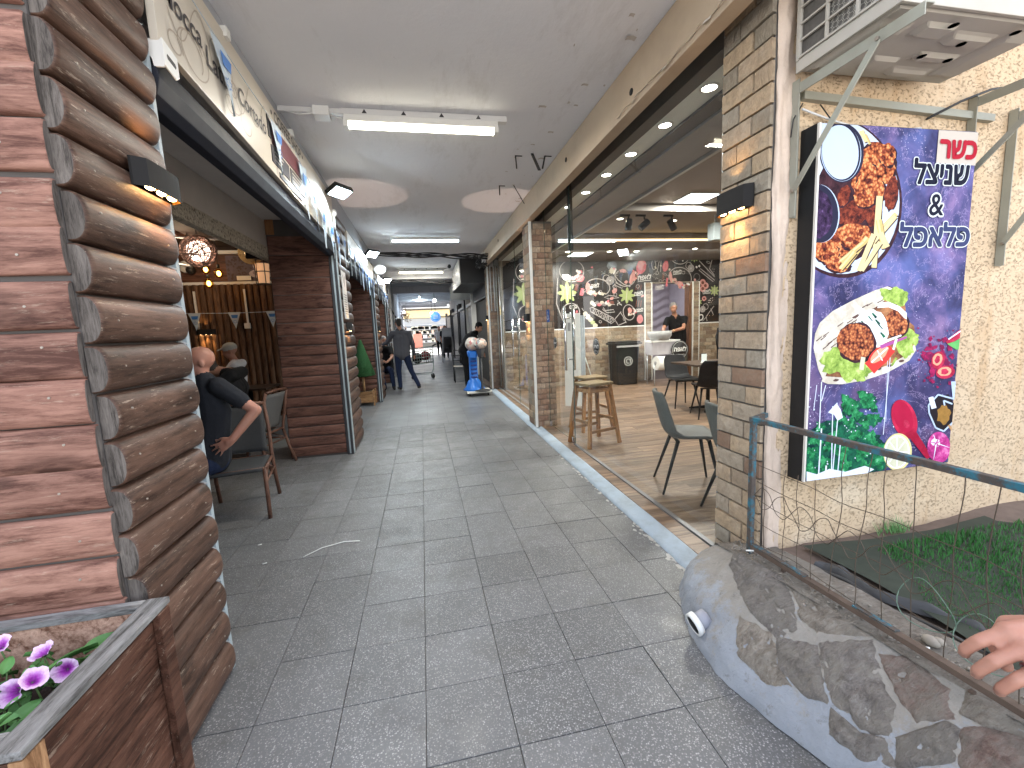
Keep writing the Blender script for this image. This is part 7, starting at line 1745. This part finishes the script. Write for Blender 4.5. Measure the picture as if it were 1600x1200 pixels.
mb.done('goods', [mat('goods_a', (.80,.70,.52), .6), mat('goods_b', (.80,.78,.72), .6), mat('goods_c', (.74,.50,.38), .6), mat('goods_d', (.78,.78,.60), .6)], t, kind='stuff')
mb = MB()
for z in (.45,.85,1.25,1.65,2.1): mb.box(-8, 8, 41.15, 41.95, z, z+.03)
mb.done('shelf', M_WHITE, t)
mb = MB(); mb.box(-.75, .0, 38.9, 39.4, -.02, 1.3); tag(mb.done('red_crate', mat('red_crate', (.60,.20,.14), .6)), 'stack of red crates in front of the bright street shop', 'crates')
for i in range(6): mb = MB(); x = -7+i*2.6; mb.box(x, x+1.2, 42.30, 42.38, 5.2, 6.8); mb.done('upper_window', mat('upper_window', (.3,.36,.42), .2) if i == 0 else bpy.data.materials['upper_window'], t)
# ================================================================ PEOPLE
def cone_pts(p0, p1, r0, r1):
    out = []; p0, p1 = Vector(p0), Vector(p1)
    for p, r in ((p0, r0), (p1, r1)):
        for i in range(1, 8):
            th = math.pi*i/8
            for k in range(12): a = 2*math.pi*k/12; out.append(p+Vector((math.sin(th)*math.cos(a), math.sin(th)*math.sin(a), math.cos(th)))*r)
        out += [p+Vector((0,0,r)), p-Vector((0,0,r))]
    return out
SKIN = {}
def skinmat(name, col):
    g = NG(name); co = g.coord((1,1,1), False); c = g.mix(g.noise(co, 30, 5, .7), sc3(col, .86), sc3(col, 1.12)); c = g.mix(g.ramp(g.noise(co, 9, 3), [(.45, 0.0), (.7, .3)]), c, (col[0]*1.05, col[1]*.72, col[2]*.66))
    g.p.inputs['Subsurface Weight'].default_value = .12; g.p.inputs['Subsurface Radius'].default_value = (.01, .004, .002)
    return g.end(c, .5, g.bump(g.noise(co, 220, 3), .12, .002), 0, .4)
M_SKIN = skinmat('skin', (.37,.19,.125)); M_SKIN2 = skinmat('skin_pink', (.40,.20,.145)); M_HAIRG = mat('hair_grey', (.22,.20,.19), .8, var=.3, scale=60, bump=.6, bscale=200); M_HAIRD = mat('hair_dark', (.03,.024,.02), .75, var=.3, scale=60)
def body(prims, mats, parent, voxel=.012, smooth=5, name='body', cutz=None):
    """prims: (kind, p0, p1, r0, r1, material index) cones, or ('e', centre, radii, rotation euler, mi) ellipsoids; fused into one surface"""
    mb = MB(); segs = []
    for p in prims:
        if p[0] == 'c':
            _, a, b, ra, rb, mi = p; vs = [mb.bm.verts.new(q) for q in cone_pts(a, b, ra, rb)]
            bmesh.ops.convex_hull(mb.bm, input=vs); segs.append((Vector(a), Vector(b), ra, rb, mi))
        else:
            _, c, r, rot, mi = p; m = Matrix.Translation(c) @ (Matrix.Rotation(rot[2],4,'Z') @ Matrix.Rotation(rot[1],4,'Y') @ Matrix.Rotation(rot[0],4,'X')) @ Matrix.Diagonal((*r, 1))
            bmesh.ops.create_icosphere(mb.bm, subdivisions=3, radius=1, matrix=m); segs.append((m.inverted(), None, min(r), 0, mi))
    loose = [v for v in mb.bm.verts if not v.link_faces]; bmesh.ops.delete(mb.bm, geom=loose, context='VERTS')
    me = mb.mesh(name, mats); o = bpy.data.objects.new(name, me); COL.objects.link(o)
    md = o.modifiers.new('r', 'REMESH'); md.mode = 'VOXEL'; md.voxel_size = voxel; md.use_smooth_shade = True
    if smooth: md = o.modifiers.new('s', 'SMOOTH'); md.factor = .5; md.iterations = smooth
    bpy.context.view_layer.update(); new = bpy.data.meshes.new_from_object(o.evaluated_get(bpy.context.evaluated_depsgraph_get()))
    new.name = name; o.modifiers.clear(); o.data = new; bpy.data.meshes.remove(me)
    new.materials.clear()
    for m in mats: new.materials.append(m)
    nf = len(new.polygons); cc = np.empty(nf*3); new.polygons.foreach_get('center', cc); cc = cc.reshape(-1, 3)
    best = np.full(nf, 1e9); bi = np.zeros(nf, dtype=np.int32)
    for s in segs:
        if s[1] is None:
            m = np.array(s[0]); d = (np.linalg.norm(cc @ m[:3, :3].T + m[:3, 3], axis=1)-1)*s[2]
        else:
            a = np.array(s[0]); ab = np.array(s[1])-a; t_ = np.clip((cc-a) @ ab/max(1e-9, ab @ ab), 0, 1)
            d = np.linalg.norm(cc-(a+t_[:, None]*ab), axis=1)-(s[2]+(s[3]-s[2])*t_)
        k = d < best; best[k] = d[k]; bi[k] = s[4]
    new.polygons.foreach_set('material_index', bi); new.polygons.foreach_set('use_smooth', np.ones(nf, dtype=bool))
    o.parent = parent
    return o
def head_prims(c, fwd, tilt=0.0, s=1.0, skin=0, hair=None, bald=False, cap=None, beard=None):
    """c: centre of the skull; fwd: facing direction"""
    f = Vector(fwd).normalized(); u0 = Vector((0,0,1)); r = f.cross(u0).normalized(); u = r.cross(f).normalized(); c = Vector(c)
    P_ = lambda a, b, d: c + r*(a*s) + f*(b*s) + u*(d*s)
    az = math.atan2(f.y, f.x) - math.pi/2; el = math.asin(max(-1, min(1, f.z)))
    rot = (el, 0, az); L = []
    L.append(('e', P_(0,-.012,.02), (.076*s,.096*s,.090*s), rot, skin)); L.append(('e', P_(0,.022,-.055), (.058*s,.066*s,.070*s), rot, skin)); L.append(('e', P_(0,.062,-.098), (.028*s,.024*s,.022*s), rot, skin if beard is None else beard))
    L.append(('c', P_(0,.092,-.005), P_(0,.112,-.040), .010*s, .015*s, skin)); L.append(('e', P_(0,.082,.022), (.052*s,.016*s,.012*s), rot, skin))
    for q in (-1, 1):
        L.append(('e', P_(q*.078,-.008,-.022), (.010*s,.019*s,.032*s), rot, skin)); L.append(('e', P_(q*.030,.080,-.052), (.022*s,.014*s,.018*s), rot, skin))
    L.append(('e', P_(0,.086,-.072), (.024*s,.010*s,.008*s), rot, skin))
    if hair is not None:
        L.append(('e', P_(0,-.022,.036), (.082*s,.100*s,.088*s), rot, hair)); L.append(('e', P_(0,-.062,-.03), (.066*s,.05*s,.062*s), rot, hair))
        for q in (-1, 1): L.append(('e', P_(q*.072,.0,.01), (.014*s,.03*s,.04*s), rot, hair))
    if cap is not None:
        L.append(('e', P_(0,-.012,.045), (.088*s,.108*s,.082*s), rot, cap)); L.append(('c', P_(-.03,.10,.05), P_(-.03,.165,.035), .012*s, .010*s, cap)); L.append(('c', P_(.03,.10,.05), P_(.03,.165,.035), .012*s, .010*s, cap)); L.append(('c', P_(0,.10,.052), P_(0,.175,.036), .014*s, .010*s, cap))
    return L
def hand_prims(w, d, n, side, s=1.0, m=0, curl=.35, spread=.10, thumb=1.0, gap=1.0, fat=1.0):
    """w: wrist; d: finger direction; n: direction of the back of the hand; side: +1/-1 where the thumb lies along d x n"""
    w = Vector(w); d = Vector(d).normalized(); n = Vector(n); n = (n-d*n.dot(d)).normalized(); b = d.cross(n)*side; L = []
    L.append(('c', w, w+d*.030*s, .026*s, .030*s, m))
    for k in range(4):
        off = (.030-.0205*k)*s*gap; L.append(('c', w+b*off*.6+d*.015*s, w+b*off+d*.085*s, .0165*s, .0125*s, m))
        ln = (.078, .088, .080, .062)[k]*s; p = w+b*off+d*.085*s; dd = (d+b*((1.5-k)*spread*.5)).normalized(); r_ = (.0098, .0100, .0096, .0084)[k]*s*fat
        q0 = p
        for j, fr in enumerate((.46, .31, .23)):
            a = curl*(.55+.75*j); v = (dd*math.cos(a) - n*math.sin(a)).normalized(); q1 = q0+v*ln*fr; L.append(('c', q0, q1, r_*(1-.07*j), r_*(1-.07*(j+1)), m)); q0 = q1
    p = w+b*.022*s+d*.018*s; q = p+(b*.75+d*.75-n*(.25+1.2*(1-thumb))).normalized()*.046*s; L.append(('c', p, q, .0165*s, .0125*s, m)); q2 = q+(b*(.35-1.6*(1-thumb))+d*.9-n*(.3+1.5*(1-thumb))).normalized()*.034*s; L.append(('c', q, q2, .0118*s, .0105*s, m)); q3 = q2+(b*(.1-2.5*(1-thumb))+d*.9*thumb-n*.4).normalized()*.027*s; L.append(('c', q2, q3, .0105*s, .0088*s, m))
    return L
def limb(a, b, r0, r1, m, ra=None): return [('c', Vector(a), Vector(b), r0, r1, m)]
def figure(J, top, legs, skin, sleeve=.62, hands='fist', shoe=None, slim=1.0):
    """J: joints in world space. Returns primitives. material ids: top, legs, skin, shoe"""
    L = []; g = lambda k: Vector(J[k]); pe, ch, nk = g('pelvis'), g('chest'), g('neck')
    ax = (g('shL')-g('shR')).normalized(); hx = (g('hipL')-g('hipR')).normalized()
    for q in (-1, 1): L += limb(pe+hx*.075*q+Vector((0,0,.03)), ch+ax*.085*q, .125*slim, .125*slim, top); L += limb(ch+ax*.085*q, nk+ax*.06*q-Vector((0,0,.06)), .120*slim, .075*slim, top)
    L += limb(pe, ch, .135*slim, .13*slim, top); L += limb(g('shL'), g('shR'), .07*slim, .07*slim, top); L += limb(nk-Vector((0,0,.05)), g('head')-Vector((0,0,.02)), .062, .055, skin)
    for s in 'LR':
        sh, el, wr = g('sh'+s), g('el'+s), g('wr'+s); 
        if sleeve < 1: m_ = sh.lerp(el, sleeve); L += limb(sh, m_, .072*slim, .066*slim, top); L += limb(m_, el, .049, .043, skin); L += limb(el, wr, .046, .030, skin)
        else: L += limb(sh, el, .070*slim, .056*slim, top); L += limb(el, wr, .052*slim, .040*slim, top)
        hp, kn, an = g('hip'+s), g('kn'+s), g('an'+s); L += limb(hp, kn, .100*slim, .070, legs); L += limb(kn, an, .070, .052, legs); L += limb(pe+hx*(.06 if s == 'L' else -.06), hp, .12*slim, .10*slim, legs)
        to = g('to'+s); L += limb(an-Vector((0,0,.035)), to, .042, .036, shoe if shoe is not None else legs); L += limb(an-Vector((0,0,.045)), an+Vector((0,0,.01)), .046, .045, shoe if shoe is not None else legs)
        if hands == 'fist':
            d = (wr-el).normalized(); L += limb(wr, wr+d*.05, .030, .036, skin); L += limb(wr+d*.05, wr+d*.10, .036, .028, skin)
            for k in range(3): o_ = d.orthogonal().normalized()*(k-1)*.02; L += limb(wr+d*.08+o_, wr+d*.145+o_*1.1, .0125, .010, skin)
    return L
M_NAVY = fabric('tee_charcoal', (.022,.024,.030)); M_JEAN = fabric('jeans_navy', (.016,.024,.055)); M_SHIRT = fabric('shirt_grey', (.085,.085,.098), .9, .15); M_BLKC = fabric('black_cloth', (.009,.009,.010)); M_WHC = fabric('white_shirt', (.55,.54,.56)); M_CAPW = fabric('cap_pale', (.36,.36,.34)); M_KHK = fabric('trousers_olive', (.055,.05,.038)); M_SHOE = mat('shoe_dark', (.02,.018,.017), .6); M_BEARD = mat('stubble', (.20,.13,.10), .8)
# 1 seated man, elbow out, hand on the thigh
t = thing('person', 'bald man in a dark tee sitting with his elbow out', 'person', (-1.75, 3.95, 0))
J = dict(pelvis=(-1.77,3.92,.53), chest=(-1.74,3.90,.93), neck=(-1.75,3.87,1.245), head=(-1.74,3.84,1.29), shL=(-1.88,4.06,1.14), shR=(-1.60,3.77,1.145), elL=(-2.20,4.12,.90), wrL=(-2.42,4.06,.80), elR=(-1.36,3.79,.93), wrR=(-1.52,3.70,.72), hipL=(-1.84,4.02,.52), hipR=(-1.76,3.80,.52), knL=(-2.28,4.10,.53), knR=(-2.22,3.72,.53), anL=(-2.25,4.10,.10), anR=(-2.28,3.70,.10), toL=(-2.45,4.10,.04), toR=(-2.47,3.68,.04))
L_ = figure(J, 0, 1, 2, .60, None, 3); L_ += head_prims((-1.735,3.84,1.345), (-.88,-.35,-.22), 0, 1.03, 2, None)
L_ += hand_prims(J['wrR'], (-.80,-.12,-.48), (.35,-.75,.45), 1, 1.0, 2, .22, .5); L_ += hand_prims(J['wrL'], (-1,0,-.1), (0,0,1), -1, 1, 2, .4)
body(L_, [M_NAVY, M_JEAN, M_SKIN2, M_SHOE], t, .0085, 4).location = -BASE[t.name]
mb = MB(); p = Vector(J['wrR'])+Vector((-.80,-.12,-.48)).normalized()*.105+Vector((.0,-.008,.004)); d = Vector((-.85,0,-.5)).normalized(); u = d.orthogonal().normalized(); v = d.cross(u); mb.tube([p+(u*math.cos(a)+v*math.sin(a))*.0125 for a in [k*.524 for k in range(12)]], .0025, 6, closed=True); mb.done('ring', M_BLK, t)
# 2 person in black behind him
t = thing('person', 'person in black clothes seated in the shade behind the bald man', 'person', (-2.45, 5.35, 0))
J = dict(pelvis=(-2.26,5.45,.53), chest=(-2.14,5.45,.95), neck=(-2.18,5.45,1.18), head=(-2.40,5.45,1.20), shL=(-2.12,5.64,1.12), shR=(-2.08,5.25,1.12), elL=(-2.55,5.72,.80), wrL=(-2.8,5.65,.78), elR=(-2.5,5.15,.80), wrR=(-2.78,5.25,.78), hipL=(-2.38,5.55,.52), hipR=(-2.38,5.35,.52), knL=(-2.8,5.58,.53), knR=(-2.8,5.3,.53), anL=(-2.8,5.58,.1), anR=(-2.8,5.3,.1), toL=(-3.0,5.58,.04), toR=(-3.0,5.3,.04))
body(figure(J, 0, 0, 1, 1.2, 'fist', 0)+head_prims((-2.40,5.45,1.20), (-.9,0,-.45), 0, 1, 1, 2), [M_BLKC, M_SKIN, M_HAIRD], t, .014).location = -BASE[t.name]
# 3 man with pale cap and white shirt
t = thing('person', 'man with a pale cap and white shirt sitting near the cafe back wall', 'person', (-3.25, 8.0, 0))
J = dict(pelvis=(-3.12,8.0,.53), chest=(-3.08,8.0,.92), neck=(-3.08,8.0,1.16), head=(-3.14,8.0,1.28), shL=(-3.06,8.2,1.10), shR=(-3.04,7.8,1.10), elL=(-3.3,8.25,.85), wrL=(-3.5,8.2,.8), elR=(-3.22,7.72,.85), wrR=(-3.45,7.78,.82), hipL=(-3.14,8.1,.52), hipR=(-3.14,7.9,.52), knL=(-3.55,8.12,.53), knR=(-3.55,7.9,.53), anL=(-3.5,8.1,.1), anR=(-3.5,7.9,.1), toL=(-3.7,8.1,.04), toR=(-3.7,7.9,.04))
body(figure(J, 0, 1, 2, .6, 'fist', 1)+head_prims((-3.14,7.98,1.33), (-.92,-.25,-.2), 0, 1.05, 2, None, cap=3), [M_WHC, M_KHK, M_SKIN2, M_CAPW], t, .014).location = -BASE[t.name]
# 4 man in the grey shirt, seen from behind, leaning to the left
t = thing('person', 'man in a dark cap, grey shirt and jeans standing in the arcade, seen from behind', 'person', (-.55, 11.6, 0))
J = dict(pelvis=(-.54,11.62,.92), chest=(-.53,11.66,1.32), neck=(-.55,11.68,1.58), head=(-.575,11.70,1.69), shL=(-.745,11.66,1.48), shR=(-.335,11.64,1.47), elL=(-.90,11.82,1.26), wrL=(-1.02,12.02,1.20), elR=(-.25,11.60,1.18), wrR=(-.24,11.66,.92), hipL=(-.64,11.62,.90), hipR=(-.44,11.62,.90), knL=(-.66,11.66,.50), knR=(-.34,11.60,.50), anL=(-.64,11.58,.10), anR=(-.17,11.42,.12), toL=(-.70,11.72,.04), toR=(-.15,11.58,.05))
body(figure(J, 0, 1, 2, 1.2, 'fist', 3, 1.08)+head_prims((-.585,11.71,1.75), (-.35,.92,-.1), 0, 1.05, 2, 4, cap=3), [M_SHIRT, M_JEAN, M_SKIN, M_SHOE, M_HAIRD], t, .011).location = -BASE[t.name]
# 5 dark seated person left of him
t = thing('person', 'person in dark clothes sitting at the third cafe opening', 'person', (-.95, 12.2, 0))
J = dict(pelvis=(-1.05,12.2,.52), chest=(-1.05,12.2,.92), neck=(-1.03,12.18,1.14), head=(-1.02,12.16,1.26), shL=(-1.2,12.1,1.08), shR=(-.86,12.1,1.08), elL=(-1.2,11.9,.85), wrL=(-1.05,11.75,.78), elR=(-.82,11.9,.85), wrR=(-.9,11.72,.78), hipL=(-1.15,12.15,.5), hipR=(-.95,12.15,.5), knL=(-1.12,11.78,.52), knR=(-.86,11.78,.52), anL=(-1.05,11.75,.1), anR=(-.82,11.75,.1), toL=(-1.05,11.6,.04), toR=(-.8,11.6,.04))
body(figure(J, 0, 1, 2, .6, 'fist', 0)+head_prims((-1.02,12.14,1.31), (.2,-.95,-.1), 0, 1, 2, 3), [M_BLKC, M_JEAN, M_SKIN, M_HAIRG], t, .014).location = -BASE[t.name]
t = thing('plain_chair', 'dark chair under the person sitting at the third opening', 'chair', (-1.05, 12.25, 0)); mb = MB(); mb.box(-.22,.22,-.22,.22,.38,.41); mb.done('seat', M_BLK, t, local=True); mb = MB(); mb.box(-.22,.22,.2,.23,.45,.9); mb.done('backrest', M_BLK, t, local=True)
for sx in (-1,1):
    for sy_ in (-1,1): mb = MB(); mb.cyl((sx*.2,sy_*.2,0),(sx*.2,sy_*.2,.38),.015); mb.done('leg', M_BLK, t, local=True)
# 6 person in black leaning over behind the gumball machine
t = thing('person', 'person all in black bending forward behind the gumball machine', 'person', (1.2, 11.2, 0))
J = dict(pelvis=(1.02,11.2,.95), chest=(1.20,11.25,1.28), neck=(1.36,11.27,1.45), head=(1.46,11.28,1.52), shL=(1.28,11.08,1.38), shR=(1.28,11.46,1.38), elL=(1.42,11.0,1.10), wrL=(1.5,10.98,.9), elR=(1.45,11.5,1.10), wrR=(1.55,11.5,.9), hipL=(1.02,11.1,.92), hipR=(1.02,11.3,.92), knL=(1.06,11.12,.50), knR=(1.10,11.3,.50), anL=(1.06,11.1,.1), anR=(1.12,11.3,.1), toL=(1.2,11.1,.04), toR=(1.26,11.3,.04))
body(figure(J, 0, 0, 1, 1.2, 'fist', 0)+head_prims((1.47,11.26,1.55), (.6,-.5,-.4), 0, 1, 1, 0), [M_BLKC, M_SKIN], t, .014).location = -BASE[t.name]
# 7 man in the doorway of the shop
t = thing('person', 'grey haired man in a black tee standing in the shop doorway', 'person', (6.1, 9.75, 0))
J = dict(pelvis=(6.24,9.72,.98), chest=(6.16,9.66,1.38), neck=(6.08,9.62,1.62), head=(6.02,9.58,1.73), shL=(6.34,9.60,1.53), shR=(5.94,9.72,1.52), elL=(6.15,9.38,1.30), wrL=(5.82,9.30,1.24), elR=(5.72,9.55,1.28), wrR=(5.62,9.34,1.22), hipL=(6.34,9.72,.94), hipR=(6.14,9.74,.94), knL=(6.36,9.62,.52), knR=(6.14,9.66,.52), anL=(6.34,9.70,.12), anR=(6.10,9.74,.12), toL=(6.30,9.52,.05), toR=(6.04,9.56,.05))
body(figure(J, 0, 1, 2, .55, None, 3)+head_prims((6.00,9.56,1.80), (-.35,-.9,-.12), 0, 1.06, 2, 4, beard=5)+hand_prims(J['wrL'], (-1,-.1,-.1), (0,-.2,1), 1, 1, 2, .5)+hand_prims(J['wrR'], (-.3,-1,-.2), (0,-.2,1), -1, 1, 2, .5), [M_BLKC, M_KHK, M_SKIN, M_SHOE, M_HAIRG, M_BEARD], t, .012).location = -BASE[t.name]
mb = MB(); mb.tube([Vector((5.84,9.305,1.245))+Vector((0, .034*math.cos(a), .034*math.sin(a))) for a in [k*.524 for k in range(12)]], .009, 6, closed=True); mb.done('wristwatch', mat('watch_gold', (.6,.45,.2), .3, .8), t)
# 8, 9 far people
for i, (x, y, ma, mb_, lab) in enumerate(((1.0, 26.0, M_WHC, M_BLKC, 'far person in a white top standing at the bright end of the arcade'), (1.22, 23.6, M_BLKC, M_BLKC, 'far person in dark clothes near the right shop fronts'))):
    t = thing('person', lab, 'person', (x, y, 0)); J = dict(pelvis=(x,y,.95), chest=(x,y,1.32), neck=(x,y,1.5), head=(x,y,1.58), shL=(x-.2,y,1.42), shR=(x+.2,y,1.42), elL=(x-.25,y,1.12), wrL=(x-.2,y-.1,.9), elR=(x+.25,y,1.12), wrR=(x+.2,y-.1,.9), hipL=(x-.1,y,.9), hipR=(x+.1,y,.9), knL=(x-.1,y-.02,.5), knR=(x+.1,y-.06,.5), anL=(x-.1,y,.1), anR=(x+.1,y,.1), toL=(x-.1,y-.15,.04), toR=(x+.1,y-.15,.04))
    body(figure(J, 0, 1, 2, .6, 'fist', 1)+head_prims((x,y,1.65), (0,-1,0), 0, 1, 2, 3), [ma, mb_, M_SKIN, M_HAIRD], t, .02).location = -BASE[t.name]
# 10 passer-by whose hand reaches into the picture at the right edge
t = thing('person', 'hand of a person entering at the right edge, ring on one finger', 'person', (1.15, .05, 0))
W_ = Vector((.800, .345, 1.072)); HD = Vector((-1, .05, -.10)); HN = Vector((-.35, -.45, .85))
J = dict(pelvis=(1.33,-.12,.95), chest=(1.31,-.10,1.32), neck=(1.30,-.10,1.54), head=(1.30,-.08,1.64), shL=(1.13,.02,1.42), shR=(1.50,-.16,1.42), elL=(1.03,.30,1.13), wrL=tuple(W_), elR=(1.56,-.19,1.14), wrR=(1.55,-.09,.9), hipL=(1.24,-.10,.92), hipR=(1.42,-.12,.92), knL=(1.23,-.02,.5), knR=(1.42,-.16,.5), anL=(1.23,-.08,.1), anR=(1.42,-.22,.1), toL=(1.22,.08,.04), toR=(1.42,-.06,.04))
L_ = figure(J, 0, 1, 2, .55, None, 3)+head_prims((1.30,-.06,1.71), (-.3,.95,0), 0, 1, 2, 4)
L_ += hand_prims(J['wrR'], (0,.3,-1), (1,0,0), 1, 1, 2, .3); L_ += hand_prims(W_, HD, HN, 1, .95, 2, 1.0, .10, .45, 1.10, .95)
body(L_, [M_SHIRT, M_JEAN, M_SKIN2, M_SHOE, M_HAIRD], t, .0036, 3, 'body').location = -BASE[t.name]
hp_ = hand_prims(W_, HD, HN, 1, .95, 2, 1.0, .10, .45, 1.10, .95)[10]; p = hp_[1].lerp(hp_[2], .5); dv = (hp_[2]-hp_[1]).normalized(); u = dv.orthogonal().normalized(); v = dv.cross(u); n = (HN-dv*HN.dot(dv)).normalized()
mb = MB(); mb.tube([p+(u*math.cos(a)+v*math.sin(a))*.0108 for a in [k*.4488 for k in range(14)]], .0022, 6, closed=True); mb.ball(p+n*.0125, (.006,.006,.004), sub=2); mb.done('ring', mat('ring_dark', (.10,.03,.035), .2, .5), t)
